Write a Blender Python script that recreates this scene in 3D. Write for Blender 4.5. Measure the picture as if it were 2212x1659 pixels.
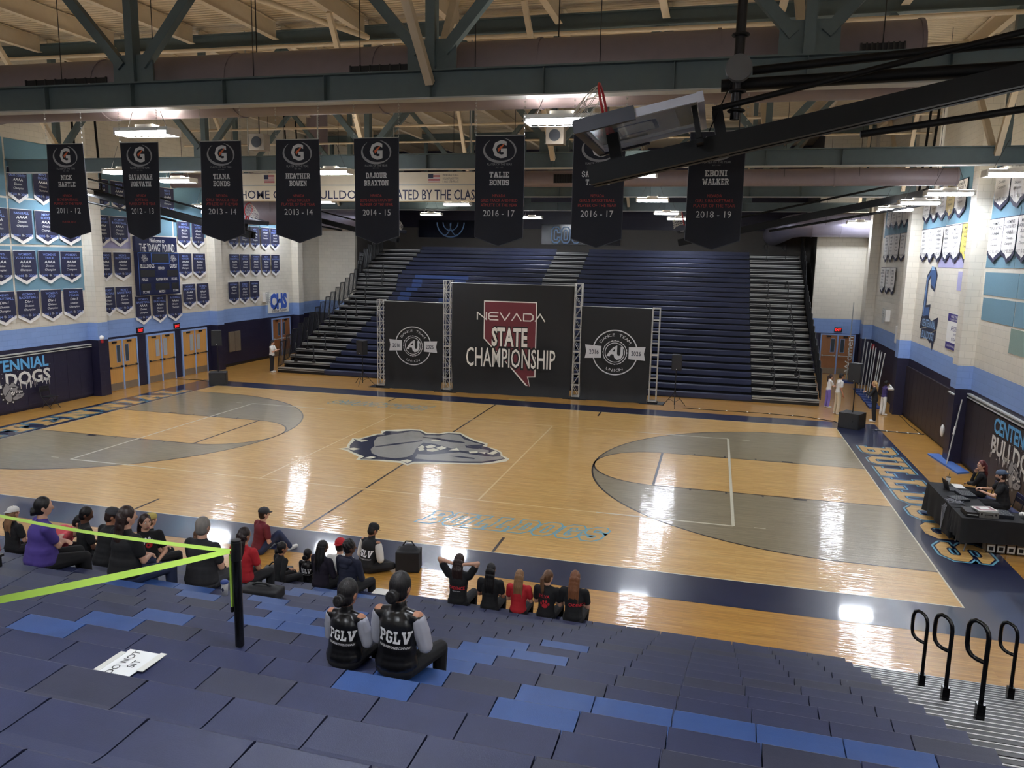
import bpy, bmesh, math, random
from mathutils import Vector, Matrix
from mathutils.bvhtree import BVHTree
for _o in list(bpy.data.objects):
    bpy.data.objects.remove(_o, do_unlink=True)
random.seed(7)
SC = bpy.context.scene
COL = SC.collection
V = Vector
# ------------------------------------------------------------------ camera
CAM_POS = V((8.3057, -22.0045, 5.8684))
YAW, PITCH, ROLL = 0.252128, -0.161363, -0.020416
_cam = bpy.data.cameras.new('camera')
_cam.sensor_width = 36.0
_cam.lens = 1681.225 / 2212.0 * 36.0
_cam.clip_end = 200
cam = bpy.data.objects.new('camera', _cam)
COL.objects.link(cam)
_R = Matrix.Rotation(YAW, 3, 'Z') @ Matrix.Rotation(PITCH, 3, 'X') @ Matrix.Rotation(ROLL, 3, 'Y')
_c0, _c1, _c2 = _R.col[0], _R.col[1], _R.col[2]
cam.matrix_world = Matrix(((_c0[0], _c2[0], -_c1[0], CAM_POS[0]), (_c0[1], _c2[1], -_c1[1], CAM_POS[1]), (_c0[2], _c2[2], -_c1[2], CAM_POS[2]), (0, 0, 0, 1)))
SC.camera = cam
# ------------------------------------------------------------------ world, exposure
SC.view_settings.view_transform = 'Standard'
SC.view_settings.look = 'None'
SC.view_settings.gamma = 1.0
SC.view_settings.exposure = 1.15
SC.view_settings.use_curve_mapping = False
W = bpy.data.worlds.new('world'); SC.world = W
W.use_nodes = True
W.node_tree.nodes['Background'].inputs[0].default_value = (0.5, 0.5, 0.52, 1)
W.node_tree.nodes['Background'].inputs[1].default_value = 0.05
LAMP_POWER = 62.0

# ------------------------------------------------------------------ colour and materials
def lin(c):
    return tuple((x / 12.92 if x <= 0.04045 else ((x + 0.055) / 1.055) ** 2.4) for x in (v / 255.0 for v in c))
def rgba(c):
    return lin(c) + (1.0,)
MATS = {}
def mat(name, c, rough=0.6, metal=0.0, var=0.06, nscale=6.0, bump=0.0, bscale=60.0, coat=0.0, emit=None, estr=0.0, alpha=None, spec=0.5, stretch=(1, 1, 1)):
    if name in MATS: return MATS[name]
    m = bpy.data.materials.new(name); m.use_nodes = True
    nt = m.node_tree; N = nt.nodes; L = nt.links
    b = N['Principled BSDF']
    b.inputs['Roughness'].default_value = rough
    b.inputs['Metallic'].default_value = metal
    b.inputs['Specular IOR Level'].default_value = spec
    b.inputs['Coat Weight'].default_value = coat
    b.inputs['Coat Roughness'].default_value = 0.06
    tc = N.new('ShaderNodeTexCoord'); mp = N.new('ShaderNodeMapping')
    mp.inputs['Scale'].default_value = stretch
    L.new(tc.outputs['Object'], mp.inputs[0])
    nz = N.new('ShaderNodeTexNoise'); nz.inputs['Scale'].default_value = nscale; nz.inputs['Detail'].default_value = 4
    L.new(mp.outputs[0], nz.inputs['Vector'])
    mx = N.new('ShaderNodeMix'); mx.data_type = 'RGBA'
    lc = lin(c)
    mx.inputs[6].default_value = tuple(max(0, v * (1 - var * 2)) for v in lc) + (1,)
    mx.inputs[7].default_value = tuple(min(1, v * (1 + var * 2)) for v in lc) + (1,)
    L.new(nz.outputs['Fac'], mx.inputs[0])
    L.new(mx.outputs[2], b.inputs['Base Color'])
    if bump:
        n2 = N.new('ShaderNodeTexNoise'); n2.inputs['Scale'].default_value = bscale; n2.inputs['Detail'].default_value = 3
        L.new(mp.outputs[0], n2.inputs['Vector'])
        bp = N.new('ShaderNodeBump'); bp.inputs['Strength'].default_value = bump; bp.inputs['Distance'].default_value = 0.01
        L.new(n2.outputs['Fac'], bp.inputs['Height']); L.new(bp.outputs[0], b.inputs['Normal'])
    if emit:
        b.inputs['Emission Color'].default_value = rgba(emit); b.inputs['Emission Strength'].default_value = estr
    if alpha is not None:
        b.inputs['Transmission Weight'].default_value = alpha
    MATS[name] = m
    return m

def wood_floor(name, ca, cb, cc, plank=0.057, rough=0.32):
    """strip flooring running along X, lacquered"""
    m = bpy.data.materials.new(name); m.use_nodes = True
    nt = m.node_tree; N = nt.nodes; L = nt.links; b = N['Principled BSDF']
    ge = N.new('ShaderNodeNewGeometry')
    mp = N.new('ShaderNodeMapping'); L.new(ge.outputs['Position'], mp.inputs[0])
    br = N.new('ShaderNodeTexBrick')
    br.offset = 0.37; br.offset_frequency = 2
    br.inputs['Scale'].default_value = 1.0; br.inputs['Brick Width'].default_value = 0.9; br.inputs['Row Height'].default_value = plank
    br.inputs['Mortar Size'].default_value = 0.0012; br.inputs['Mortar Smooth'].default_value = 0.5
    br.inputs['Color1'].default_value = rgba(ca); br.inputs['Color2'].default_value = rgba(cb); br.inputs['Mortar'].default_value = rgba(cc)
    L.new(mp.outputs[0], br.inputs['Vector'])
    m2 = N.new('ShaderNodeMapping'); m2.inputs['Scale'].default_value = (0.9, 17, 1); L.new(ge.outputs['Position'], m2.inputs[0])
    nz = N.new('ShaderNodeTexNoise'); nz.inputs['Scale'].default_value = 1.6; nz.inputs['Detail'].default_value = 5; nz.inputs['Roughness'].default_value = 0.65
    L.new(m2.outputs[0], nz.inputs['Vector'])
    rp = N.new('ShaderNodeValToRGB'); rp.color_ramp.elements[0].position = 0.3; rp.color_ramp.elements[1].position = 0.72
    rp.color_ramp.elements[0].color = (0.66, 0.63, 0.58, 1); rp.color_ramp.elements[1].color = (1.1, 1.1, 1.1, 1)
    L.new(nz.outputs['Fac'], rp.inputs[0])
    mx = N.new('ShaderNodeMix'); mx.data_type = 'RGBA'; mx.blend_type = 'MULTIPLY'; mx.inputs[0].default_value = 1.0
    L.new(br.outputs['Color'], mx.inputs[6]); L.new(rp.outputs[0], mx.inputs[7]); L.new(mx.outputs[2], b.inputs['Base Color'])
    n3 = N.new('ShaderNodeTexNoise'); n3.inputs['Scale'].default_value = 1.0; n3.inputs['Detail'].default_value = 2
    m3 = N.new('ShaderNodeMapping'); m3.inputs['Scale'].default_value = (1.2, 15, 1); L.new(ge.outputs['Position'], m3.inputs[0]); L.new(m3.outputs[0], n3.inputs['Vector'])
    bp = N.new('ShaderNodeBump'); bp.inputs['Strength'].default_value = 0.2; bp.inputs['Distance'].default_value = 0.02
    L.new(n3.outputs['Fac'], bp.inputs['Height']); L.new(bp.outputs[0], b.inputs['Normal']); L.new(bp.outputs[0], b.inputs['Coat Normal'])
    b.inputs['Roughness'].default_value = rough
    b.inputs['Coat Weight'].default_value = 0.7; b.inputs['Coat Roughness'].default_value = 0.06
    MATS[name] = m
    return m

def block_wall(name, c, mortar, rough=0.5, w=0.4, h=0.2):
    m = bpy.data.materials.new(name); m.use_nodes = True
    nt = m.node_tree; N = nt.nodes; L = nt.links; b = N['Principled BSDF']
    ge = N.new('ShaderNodeNewGeometry'); sp = N.new('ShaderNodeSeparateXYZ'); L.new(ge.outputs['Position'], sp.inputs[0])
    ad = N.new('ShaderNodeMath'); L.new(sp.outputs[0], ad.inputs[0]); L.new(sp.outputs[1], ad.inputs[1])
    cb = N.new('ShaderNodeCombineXYZ'); L.new(ad.outputs[0], cb.inputs[0]); L.new(sp.outputs[2], cb.inputs[1])
    br = N.new('ShaderNodeTexBrick'); br.inputs['Scale'].default_value = 1.0
    br.inputs['Brick Width'].default_value = w; br.inputs['Row Height'].default_value = h
    br.inputs['Mortar Size'].default_value = 0.006; br.inputs['Mortar Smooth'].default_value = 0.6
    lc = lin(c)
    br.inputs['Color1'].default_value = tuple(v * 0.96 for v in lc) + (1,); br.inputs['Color2'].default_value = tuple(v * 1.02 for v in lc) + (1,)
    br.inputs['Mortar'].default_value = rgba(mortar)
    L.new(cb.outputs[0], br.inputs['Vector']); L.new(br.outputs['Color'], b.inputs['Base Color'])
    bp = N.new('ShaderNodeBump'); bp.inputs['Strength'].default_value = 0.35; bp.inputs['Distance'].default_value = 0.01; bp.invert = True
    L.new(br.outputs['Fac'], bp.inputs['Height']); L.new(bp.outputs[0], b.inputs['Normal'])
    b.inputs['Roughness'].default_value = rough
    MATS[name] = m
    return m

def deck_metal(name, c):
    """corrugated roof deck, ribs along X"""
    m = bpy.data.materials.new(name); m.use_nodes = True
    nt = m.node_tree; N = nt.nodes; L = nt.links; b = N['Principled BSDF']
    ge = N.new('ShaderNodeNewGeometry'); sp = N.new('ShaderNodeSeparateXYZ'); L.new(ge.outputs['Position'], sp.inputs[0])
    mu = N.new('ShaderNodeMath'); mu.operation = 'MULTIPLY'; mu.inputs[1].default_value = 2 * math.pi / 0.19; L.new(sp.outputs[1], mu.inputs[0])
    sn = N.new('ShaderNodeMath'); sn.operation = 'SINE'; L.new(mu.outputs[0], sn.inputs[0])
    bp = N.new('ShaderNodeBump'); bp.inputs['Strength'].default_value = 1.0; bp.inputs['Distance'].default_value = 0.035
    L.new(sn.outputs[0], bp.inputs['Height']); L.new(bp.outputs[0], b.inputs['Normal'])
    b.inputs['Base Color'].default_value = rgba(c); b.inputs['Roughness'].default_value = 0.6
    MATS[name] = m
    return m

# ------------------------------------------------------------------ mesh builder
class MB:
    def __init__(s):
        s.v = []; s.f = []; s.mi = []; s.sm = []; s.mats = []; s.cur = 0; s.smooth = False
    def use(s, m, smooth=None):
        if m not in s.mats: s.mats.append(m)
        s.cur = s.mats.index(m)
        if smooth is not None: s.smooth = smooth
        return s
    def add(s, vs, fs, smooth=None):
        o = len(s.v); s.v.extend([tuple(p) for p in vs])
        for f in fs:
            s.f.append(tuple(i + o for i in f)); s.mi.append(s.cur); s.sm.append(s.smooth if smooth is None else smooth)
        return s
    def box(s, x0, x1, y0, y1, z0, z1):
        if x0 > x1: x0, x1 = x1, x0
        if y0 > y1: y0, y1 = y1, y0
        if z0 > z1: z0, z1 = z1, z0
        return s.add([(x0, y0, z0), (x1, y0, z0), (x1, y1, z0), (x0, y1, z0), (x0, y0, z1), (x1, y0, z1), (x1, y1, z1), (x0, y1, z1)],
                     [(0, 3, 2, 1), (4, 5, 6, 7), (0, 1, 5, 4), (1, 2, 6, 5), (2, 3, 7, 6), (3, 0, 4, 7)], False)
    def bar(s, p, q, w, h, up=(0, 0, 1)):
        """rectangular bar from p to q, w across, h along up"""
        p = V(p); q = V(q); d = (q - p).normalized(); u = V(up)
        r = d.cross(u)
        if r.length < 1e-4: r = d.cross(V((1, 0, 0)))
        r.normalize(); u = r.cross(d).normalized()
        vs = []
        for c in (p, q):
            for a, b in ((-1, -1), (1, -1), (1, 1), (-1, 1)):
                vs.append(c + r * (a * w / 2) + u * (b * h / 2))
        return s.add(vs, [(0, 1, 2, 3), (7, 6, 5, 4), (0, 4, 5, 1), (1, 5, 6, 2), (2, 6, 7, 3), (3, 7, 4, 0)], False)
    def tube(s, pts, r, n=10, caps=True, closed=False):
        pts = [V(p) for p in pts]; rs = r if isinstance(r, (list, tuple)) else [r] * len(pts)
        k = len(pts); rings = []; pr = None
        for i, p in enumerate(pts):
            if closed: d = pts[(i + 1) % k] - pts[i - 1]
            else: d = pts[min(i + 1, k - 1)] - pts[max(i - 1, 0)]
            d.normalize()
            if pr is None:
                a = V((0, 0, 1)) if abs(d.z) < 0.9 else V((1, 0, 0))
                pr = d.cross(a).normalized()
            else:
                pr = pr - d * pr.dot(d)
                if pr.length < 1e-5: pr = d.cross(V((0, 0, 1)))
                pr.normalize()
            u = d.cross(pr)
            rings.append([p + (pr * math.cos(2 * math.pi * j / n) + u * math.sin(2 * math.pi * j / n)) * rs[i] for j in range(n)])
        vs = [p for rg in rings for p in rg]; fs = []
        for i in range(k if closed else k - 1):
            a = i * n; b = ((i + 1) % k) * n
            for j in range(n): fs.append((a + j, a + (j + 1) % n, b + (j + 1) % n, b + j))
        s.add(vs, fs, True)
        if caps and not closed:
            o = len(s.v); s.add(rings[0], [tuple(range(n - 1, -1, -1))], False); s.add(rings[-1], [tuple(range(n))], False)
        return s
    def ell(s, c, r, nu=14, nv=9, M=None):
        c = V(c); vs = []; fs = []
        r = (r, r, r) if not isinstance(r, (tuple, list)) else r
        for i in range(nv + 1):
            t = math.pi * i / nv
            for j in range(nu):
                a = 2 * math.pi * j / nu
                p = V((r[0] * math.sin(t) * math.cos(a), r[1] * math.sin(t) * math.sin(a), r[2] * math.cos(t)))
                if M is not None: p = M @ p
                vs.append(c + p)
        for i in range(nv):
            for j in range(nu):
                fs.append((i * nu + j, (i + 1) * nu + j, (i + 1) * nu + (j + 1) % nu, i * nu + (j + 1) % nu))
        return s.add(vs, fs, True)
    def lathe(s, c, prof, n=16):
        c = V(c); vs = []; fs = []
        for (r, z) in prof:
            for j in range(n):
                a = 2 * math.pi * j / n; vs.append(c + V((r * math.cos(a), r * math.sin(a), z)))
        for i in range(len(prof) - 1):
            for j in range(n): fs.append((i * n + j, i * n + (j + 1) % n, (i + 1) * n + (j + 1) % n, (i + 1) * n + j))
        return s.add(vs, fs, True)
    def poly(s, pts2, O, R, U, off=0.0, thick=0.0):
        """flat (concave allowed) polygon in the plane O + x R + y U, lifted by off along the normal"""
        O = V(O); R = V(R); U = V(U); Nn = R.cross(U).normalized()
        bm = bmesh.new(); vs = [bm.verts.new((a, b, 0)) for a, b in pts2]
        es = [bm.edges.new((vs[i], vs[(i + 1) % len(vs)])) for i in range(len(vs))]
        bmesh.ops.triangle_fill(bm, edges=es, use_beauty=True, normal=(0, 0, 1))
        bm.verts.index_update()
        P = [O + R * v.co.x + U * v.co.y + Nn * off for v in bm.verts]
        F = []
        for f in bm.faces:
            idx = [v.index for v in f.verts]
            if f.normal.z < 0: idx.reverse()
            F.append(tuple(idx))
        bm.free()
        s.add(P, F, False)
        if thick:
            k = len(pts2); Q = [O + R * a + U * b + Nn * off for a, b in pts2]; Q2 = [q - Nn * thick for q in Q]
            s.add(Q + Q2, [(i, k + i, k + (i + 1) % k, (i + 1) % k) for i in range(k)], False)
            s.add([p - Nn * thick for p in P], [tuple(reversed(f)) for f in F], False)
        return s
    def ring2(s, r0, r1, O, R, U, off=0.0, a0=0.0, a1=2 * math.pi, n=40, sx=1.0, sy=1.0):
        O = V(O); R = V(R); U = V(U); Nn = R.cross(U).normalized(); vs = []
        for i in range(n + 1):
            a = a0 + (a1 - a0) * i / n
            for r in (r0, r1): vs.append(O + R * (r * sx * math.cos(a)) + U * (r * sy * math.sin(a)) + Nn * off)
        return s.add(vs, [(2 * i, 2 * i + 1, 2 * i + 3, 2 * i + 2) for i in range(n)], False)
    def glyphs(s, T, O, R, U, off=0.0):
        vs, fs = T; O = V(O); R = V(R); U = V(U); Nn = R.cross(U).normalized()
        return s.add([O + R * x + U * y + Nn * off for x, y in vs], fs, False)
    def build(s, name, parent=None, **kw):
        me = bpy.data.meshes.new(name)
        me.from_pydata(s.v, [], s.f)
        for m in s.mats: me.materials.append(m)
        me.polygons.foreach_set('material_index', s.mi); me.polygons.foreach_set('use_smooth', s.sm)
        me.validate(); me.update()
        o = bpy.data.objects.new(name, me); COL.objects.link(o)
        if parent is not None: o.parent = parent
        for k, v in kw.items(): o[k] = v
        return o
def empty(name, loc=(0, 0, 0), rz=0.0, **kw):
    o = bpy.data.objects.new(name, None); COL.objects.link(o); o.location = loc; o.rotation_euler = (0, 0, rz); o.empty_display_size = 0.2
    for k, v in kw.items(): o[k] = v
    return o
def tag(o, label, category, group=None):
    o['label'] = label; o['category'] = category
    if group: o['group'] = group
    return o
def struct(o):
    o['kind'] = 'structure'; return o
def dup(o, parent=None):
    c = o.copy(); COL.objects.link(c)
    c.parent = parent
    for ch in o.children: dup(ch, c)
    return c

# ------------------------------------------------------------------ lettering
_TC = {}
def text(body, h=1.0, w=None, shear=0.0, off=0.0, space=1.0, sx=1.0, line=1.0):
    """built-in font as 2D glyph mesh, centred, cap height h; squeezed to width w"""
    key = (body, round(h, 4), w, shear, off, space, sx, line)
    if key in _TC: return _TC[key]
    cu = bpy.data.curves.new('t', 'FONT'); cu.body = body; cu.shear = shear; cu.offset = off if off > .05 else min(off, .006) if ('M' in body or 'W' in body) else off; cu.space_character = space; cu.space_line = line
    cu.align_x = 'CENTER'; cu.resolution_u = 2; cu.fill_mode = 'FRONT'
    ob = bpy.data.objects.new('t', cu); COL.objects.link(ob)
    dg = bpy.context.evaluated_depsgraph_get(); ev = ob.evaluated_get(dg); me = ev.to_mesh()
    vs = [(v.co.x, v.co.y) for v in me.vertices]; fs = []
    for p in me.polygons:
        ix = list(p.vertices)
        if p.normal.z < 0: ix.reverse()
        fs.append(tuple(ix))
    ev.to_mesh_clear(); bpy.data.objects.remove(ob); bpy.data.curves.remove(cu)
    if not vs: return ([], [])
    x0 = min(v[0] for v in vs); x1 = max(v[0] for v in vs); y0 = min(v[1] for v in vs); y1 = max(v[1] for v in vs)
    k = h / 0.72
    kx = k * sx
    if w is not None: kx = w / (x1 - x0)
    nl = body.count('\n')
    cx = (x0 + x1) / 2; cy = (y0 + y1) / 2 if nl else 0.36
    r = ([((x - cx) * kx, (y - cy) * k) for x, y in vs], fs)
    _TC[key] = r
    return r
# slab block letters on a 7 x 10 grid: list of loops (outer first, then holes)
_ch = lambda x0, y0, x1, y1, c: [(x0 + c, y0), (x1 - c, y0), (x1, y0 + c), (x1, y1 - c), (x1 - c, y1), (x0 + c, y1), (x0, y1 - c), (x0, y0 + c)]
BLK = {
 'B': (7, [[(0, 0), (5.4, 0), (7, 1.6), (7, 4.2), (6.2, 5), (7, 5.8), (7, 8.4), (5.4, 10), (0, 10), (0, 8.2), (0.9, 8.2), (0.9, 1.8), (0, 1.8)], [(2.9, 1.8), (4.5, 1.8), (5, 2.3), (5, 3.6), (4.5, 4.1), (2.9, 4.1)], [(2.9, 5.9), (4.5, 5.9), (5, 6.4), (5, 7.7), (4.5, 8.2), (2.9, 8.2)]]),
 'U': (7.6, [[(2.4, 0), (5.2, 0), (6.8, 1.6), (6.8, 8.2), (7.6, 8.2), (7.6, 10), (4.2, 10), (4.2, 8.2), (4.9, 8.2), (4.9, 2.4), (4.4, 1.9), (3.2, 1.9), (2.7, 2.4), (2.7, 8.2), (3.4, 8.2), (3.4, 10), (0, 10), (0, 8.2), (0.8, 8.2), (0.8, 1.6)]]),
 'L': (6.6, [[(0, 0), (6.6, 0), (6.6, 3.6), (4.8, 3.6), (4.8, 1.9), (2.9, 1.9), (2.9, 8.2), (3.8, 8.2), (3.8, 10), (0, 10), (0, 8.2), (0.9, 8.2), (0.9, 1.8), (0, 1.8)]]),
 'D': (7, [[(0, 0), (5.2, 0), (7, 1.8), (7, 8.2), (5.2, 10), (0, 10), (0, 8.2), (0.9, 8.2), (0.9, 1.8), (0, 1.8)], [(2.9, 1.9), (4.3, 1.9), (5, 2.6), (5, 7.4), (4.3, 8.1), (2.9, 8.1)]]),
 'O': (7, [_ch(0, 0, 7, 10, 1.8), [(2.1, 2.6), (2.8, 1.9), (4.2, 1.9), (4.9, 2.6), (4.9, 7.4), (4.2, 8.1), (2.8, 8.1), (2.1, 7.4)]]),
 'G': (7, [[(1.8, 0), (5.2, 0), (7, 1.8), (7, 5.4), (3.8, 5.4), (3.8, 3.7), (4.9, 3.7), (4.9, 2.6), (4.2, 1.9), (2.8, 1.9), (2.1, 2.6), (2.1, 7.4), (2.8, 8.1), (4.2, 8.1), (4.9, 7.4), (4.9, 6.7), (7, 6.7), (7, 8.2), (5.2, 10), (1.8, 10), (0, 8.2), (0, 1.8)]]),
 'S': (7, [[(1.8, 0), (5.2, 0), (7, 1.8), (7, 4.3), (5.4, 5.9), (2.6, 5.9), (2.1, 6.4), (2.1, 7.6), (2.6, 8.1), (4.4, 8.1), (4.9, 7.6), (4.9, 6.8), (7, 6.8), (7, 8.2), (5.2, 10), (1.8, 10), (0, 8.2), (0, 5.7), (1.6, 4.1), (4.4, 4.1), (4.9, 3.6), (4.9, 2.4), (4.4, 1.9), (2.6, 1.9), (2.1, 2.4), (2.1, 3.2), (0, 3.2), (0, 1.8)]]),
 'C': (7, [[(1.8, 0), (5.2, 0), (7, 1.8), (7, 3.5), (4.9, 3.5), (4.9, 2.6), (4.2, 1.9), (2.8, 1.9), (2.1, 2.6), (2.1, 7.4), (2.8, 8.1), (4.2, 8.1), (4.9, 7.4), (4.9, 6.5), (7, 6.5), (7, 8.2), (5.2, 10), (1.8, 10), (0, 8.2), (0, 1.8)]]),
 'E': (6.6, [[(0, 0), (6.6, 0), (6.6, 3.4), (4.8, 3.4), (4.8, 1.9), (2.9, 1.9), (2.9, 4.2), (4.2, 4.2), (4.2, 5.9), (2.9, 5.9), (2.9, 8.1), (4.8, 8.1), (4.8, 6.7), (6.6, 6.7), (6.6, 10), (0, 10), (0, 8.2), (0.9, 8.2), (0.9, 1.8), (0, 1.8)]]),
 'N': (8, [[(0, 0), (3.2, 0), (3.2, 1.8), (2.6, 1.8), (2.6, 6.6), (5.4, 0), (7.3, 0), (7.3, 8.2), (8, 8.2), (8, 10), (4.9, 10), (4.9, 8.2), (5.5, 8.2), (5.5, 4.4), (3.1, 10), (0, 10), (0, 8.2), (0.7, 8.2), (0.7, 1.8), (0, 1.8)]]),
 'T': (7, [[(1.7, 0), (5.3, 0), (5.3, 1.8), (4.5, 1.8), (4.5, 8.1), (5.2, 8.1), (5.2, 6.6), (7, 6.6), (7, 10), (0, 10), (0, 6.6), (1.8, 6.6), (1.8, 8.1), (2.5, 8.1), (2.5, 1.8), (1.7, 1.8)]]),
 'I': (3.8, [[(0, 0), (3.8, 0), (3.8, 1.8), (2.9, 1.8), (2.9, 8.2), (3.8, 8.2), (3.8, 10), (0, 10), (0, 8.2), (0.9, 8.2), (0.9, 1.8), (0, 1.8)]]),
 'A': (8, [[(0, 0), (3.2, 0), (3.2, 1.8), (2.7, 1.8), (3, 3), (5, 3), (5.3, 1.8), (4.8, 1.8), (4.8, 0), (8, 0), (8, 1.8), (7.4, 1.8), (5.3, 10), (2.7, 10), (0.6, 1.8), (0, 1.8)], [(3.4, 4.7), (4.6, 4.7), (4, 7.6)]]),
}
def grow(loop, off, outer):
    """offset a closed loop away from the solid (outer loops grow, holes shrink)"""
    ar = sum(p[0] * q[1] - q[0] * p[1] for p, q in zip(loop, loop[1:] + loop[:1]))
    if (ar > 0) != outer: loop = loop[::-1]
    n = len(loop); out = []
    for i in range(n):
        p0, p1, p2 = loop[i - 1], loop[i], loop[(i + 1) % n]
        d1 = V((p1[0] - p0[0], p1[1] - p0[1])).normalized(); d2 = V((p2[0] - p1[0], p2[1] - p1[1])).normalized()
        n1 = V((d1.y, -d1.x)); n2 = V((d2.y, -d2.x)); m = n1 + n2
        k = 2.0 / max(.35, m.length_squared)
        out.append((p1[0] + m.x * off * k, p1[1] + m.y * off * k))
    return out
def fill(loops):
    bm = bmesh.new(); es = []
    for lp in loops:
        vs = [bm.verts.new((a, b, 0)) for a, b in lp]; es += [bm.edges.new((vs[i], vs[(i + 1) % len(vs)])) for i in range(len(vs))]
    bmesh.ops.triangle_fill(bm, edges=es, use_beauty=True, normal=(0, 0, 1))
    bm.verts.index_update(); P = [(v.co.x, v.co.y) for v in bm.verts]; F = []
    for f in bm.faces:
        ix = [v.index for v in f.verts]
        if f.normal.z < 0: ix.reverse()
        F.append(tuple(ix))
    bm.free()
    return P, F
def block_text(body, width, height, gap=0.9, off=0.0, shear=0.0):
    """glyph mesh of slab letters, grown outward by off (in final metres)"""
    tot = sum(BLK[c][0] for c in body) + gap * (len(body) - 1)
    kx = width / tot; ky = height / 10.0; x = -tot / 2; P = []; F = []
    for ch in body:
        loops = []
        for q, loop in enumerate(BLK[ch][1]):
            lp = [((x + a) * kx + (b - 5) * ky * shear, (b - 5) * ky) for a, b in loop]
            loops.append(grow(lp, off, q == 0) if off else lp)
        vs, fs = fill(loops); o = len(P); P += vs; F += [tuple(i + o for i in f) for f in fs]
        x += BLK[ch][0] + gap
    return (P, F)
def finer(T, cuts=3):
    bm = bmesh.new(); vs = [bm.verts.new((a, b, 0)) for a, b in T[0]]
    for f in T[1]:
        try: bm.faces.new([vs[i] for i in f])
        except ValueError: pass
    bmesh.ops.triangulate(bm, faces=bm.faces[:])
    bmesh.ops.subdivide_edges(bm, edges=[e for e in bm.edges if e.calc_length() > .02], cuts=cuts, use_grid_fill=True)
    bmesh.ops.triangulate(bm, faces=bm.faces[:])
    bm.verts.index_update(); r = ([(v.co.x, v.co.y) for v in bm.verts], [tuple(v.index for v in f.verts) for f in bm.faces]); bm.free()
    return r
BLK['H'] = (8, [[(0, 0), (3.6, 0), (3.6, 1.8), (2.8, 1.8), (2.8, 4.1), (5.2, 4.1), (5.2, 1.8), (4.4, 1.8), (4.4, 0), (8, 0), (8, 1.8), (7.2, 1.8), (7.2, 8.2), (8, 8.2), (8, 10), (4.4, 10), (4.4, 8.2), (5.2, 8.2), (5.2, 5.9), (2.8, 5.9), (2.8, 8.2), (3.6, 8.2), (3.6, 10), (0, 10), (0, 8.2), (.8, 8.2), (.8, 1.8), (0, 1.8)]])
BLK['K'] = (8, [[(0, 0), (3.6, 0), (3.6, 1.8), (2.8, 1.8), (2.8, 3.6), (3.4, 4.4), (5, 1.8), (4.6, 1.8), (4.6, 0), (8, 0), (8, 1.8), (7.3, 1.8), (4.8, 5.8), (6.6, 8.2), (7.6, 8.2), (7.6, 10), (4.4, 10), (4.4, 8.2), (4.6, 8.2), (2.8, 6), (2.8, 8.2), (3.6, 8.2), (3.6, 10), (0, 10), (0, 8.2), (.8, 8.2), (.8, 1.8), (0, 1.8)]])
BLK['R'] = (7.6, [[(0, 0), (3.6, 0), (3.6, 1.8), (2.8, 1.8), (2.8, 4), (3.4, 4), (4.6, 1.8), (4.6, 0), (7.6, 0), (7.6, 1.8), (6.9, 1.8), (5.7, 4.2), (7, 5.6), (7, 8.4), (5.4, 10), (0, 10), (0, 8.2), (.8, 8.2), (.8, 1.8), (0, 1.8)], [(2.8, 5.8), (4.4, 5.8), (4.9, 6.3), (4.9, 7.7), (4.4, 8.2), (2.8, 8.2)]])
BLK['M'] = (9.6, [[(0, 0), (3.4, 0), (3.4, 1.8), (2.7, 1.8), (2.7, 6), (4.3, 1.6), (5.3, 1.6), (6.9, 6), (6.9, 1.8), (6.2, 1.8), (6.2, 0), (9.6, 0), (9.6, 1.8), (8.9, 1.8), (8.9, 8.2), (9.6, 8.2), (9.6, 10), (6.7, 10), (4.8, 4.9), (2.9, 10), (0, 10), (0, 8.2), (.7, 8.2), (.7, 1.8), (0, 1.8)]])
BLK['W'] = (10, [[(2.2, 0), (4, 0), (5, 4.6), (6, 0), (7.8, 0), (9.4, 8.2), (10, 8.2), (10, 10), (6.8, 10), (6.8, 8.2), (7.5, 8.2), (6.8, 4), (5.8, 8.2), (4.2, 8.2), (3.2, 4), (2.5, 8.2), (3.2, 8.2), (3.2, 10), (0, 10), (0, 8.2), (.6, 8.2)]])
BLK['X'] = (8, [[(0, 0), (3.3, 0), (3.3, 1.8), (4, 3.3), (4.7, 1.8), (4.7, 0), (8, 0), (8, 1.8), (7.2, 1.8), (5.2, 5), (7.2, 8.2), (8, 8.2), (8, 10), (4.7, 10), (4.7, 8.2), (4, 6.7), (3.3, 8.2), (3.3, 10), (0, 10), (0, 8.2), (.8, 8.2), (2.8, 5), (.8, 1.8), (0, 1.8)]])
BLK['J'] = (6, [[(1.6, 0), (3.6, 0), (5.2, 1.6), (5.2, 8.2), (6, 8.2), (6, 10), (2.2, 10), (2.2, 8.2), (3.2, 8.2), (3.2, 2.4), (2.7, 1.9), (2.4, 1.9), (2, 2.4), (2, 3.6), (0, 3.6), (0, 1.6)]])
BLK['P'] = (7, [[(0, 0), (3.8, 0), (3.8, 1.8), (2.9, 1.8), (2.9, 4.1), (5.2, 4.1), (7, 5.7), (7, 8.4), (5.4, 10), (0, 10), (0, 8.2), (0.9, 8.2), (0.9, 1.8), (0, 1.8)], [(2.9, 5.9), (4.5, 5.9), (5, 6.4), (5, 7.7), (4.5, 8.2), (2.9, 8.2)]])
BLK['V'] = (7.6, [[(2.8, 0), (4.8, 0), (7, 8.2), (7.6, 8.2), (7.6, 10), (4.4, 10), (4.4, 8.2), (5, 8.2), (3.85, 3.2), (2.7, 8.2), (3.3, 8.2), (3.3, 10), (0, 10), (0, 8.2), (0.6, 8.2)]])
X_, Y_, Z_ = V((1, 0, 0)), V((0, 1, 0)), V((0, 0, 1))
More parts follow.
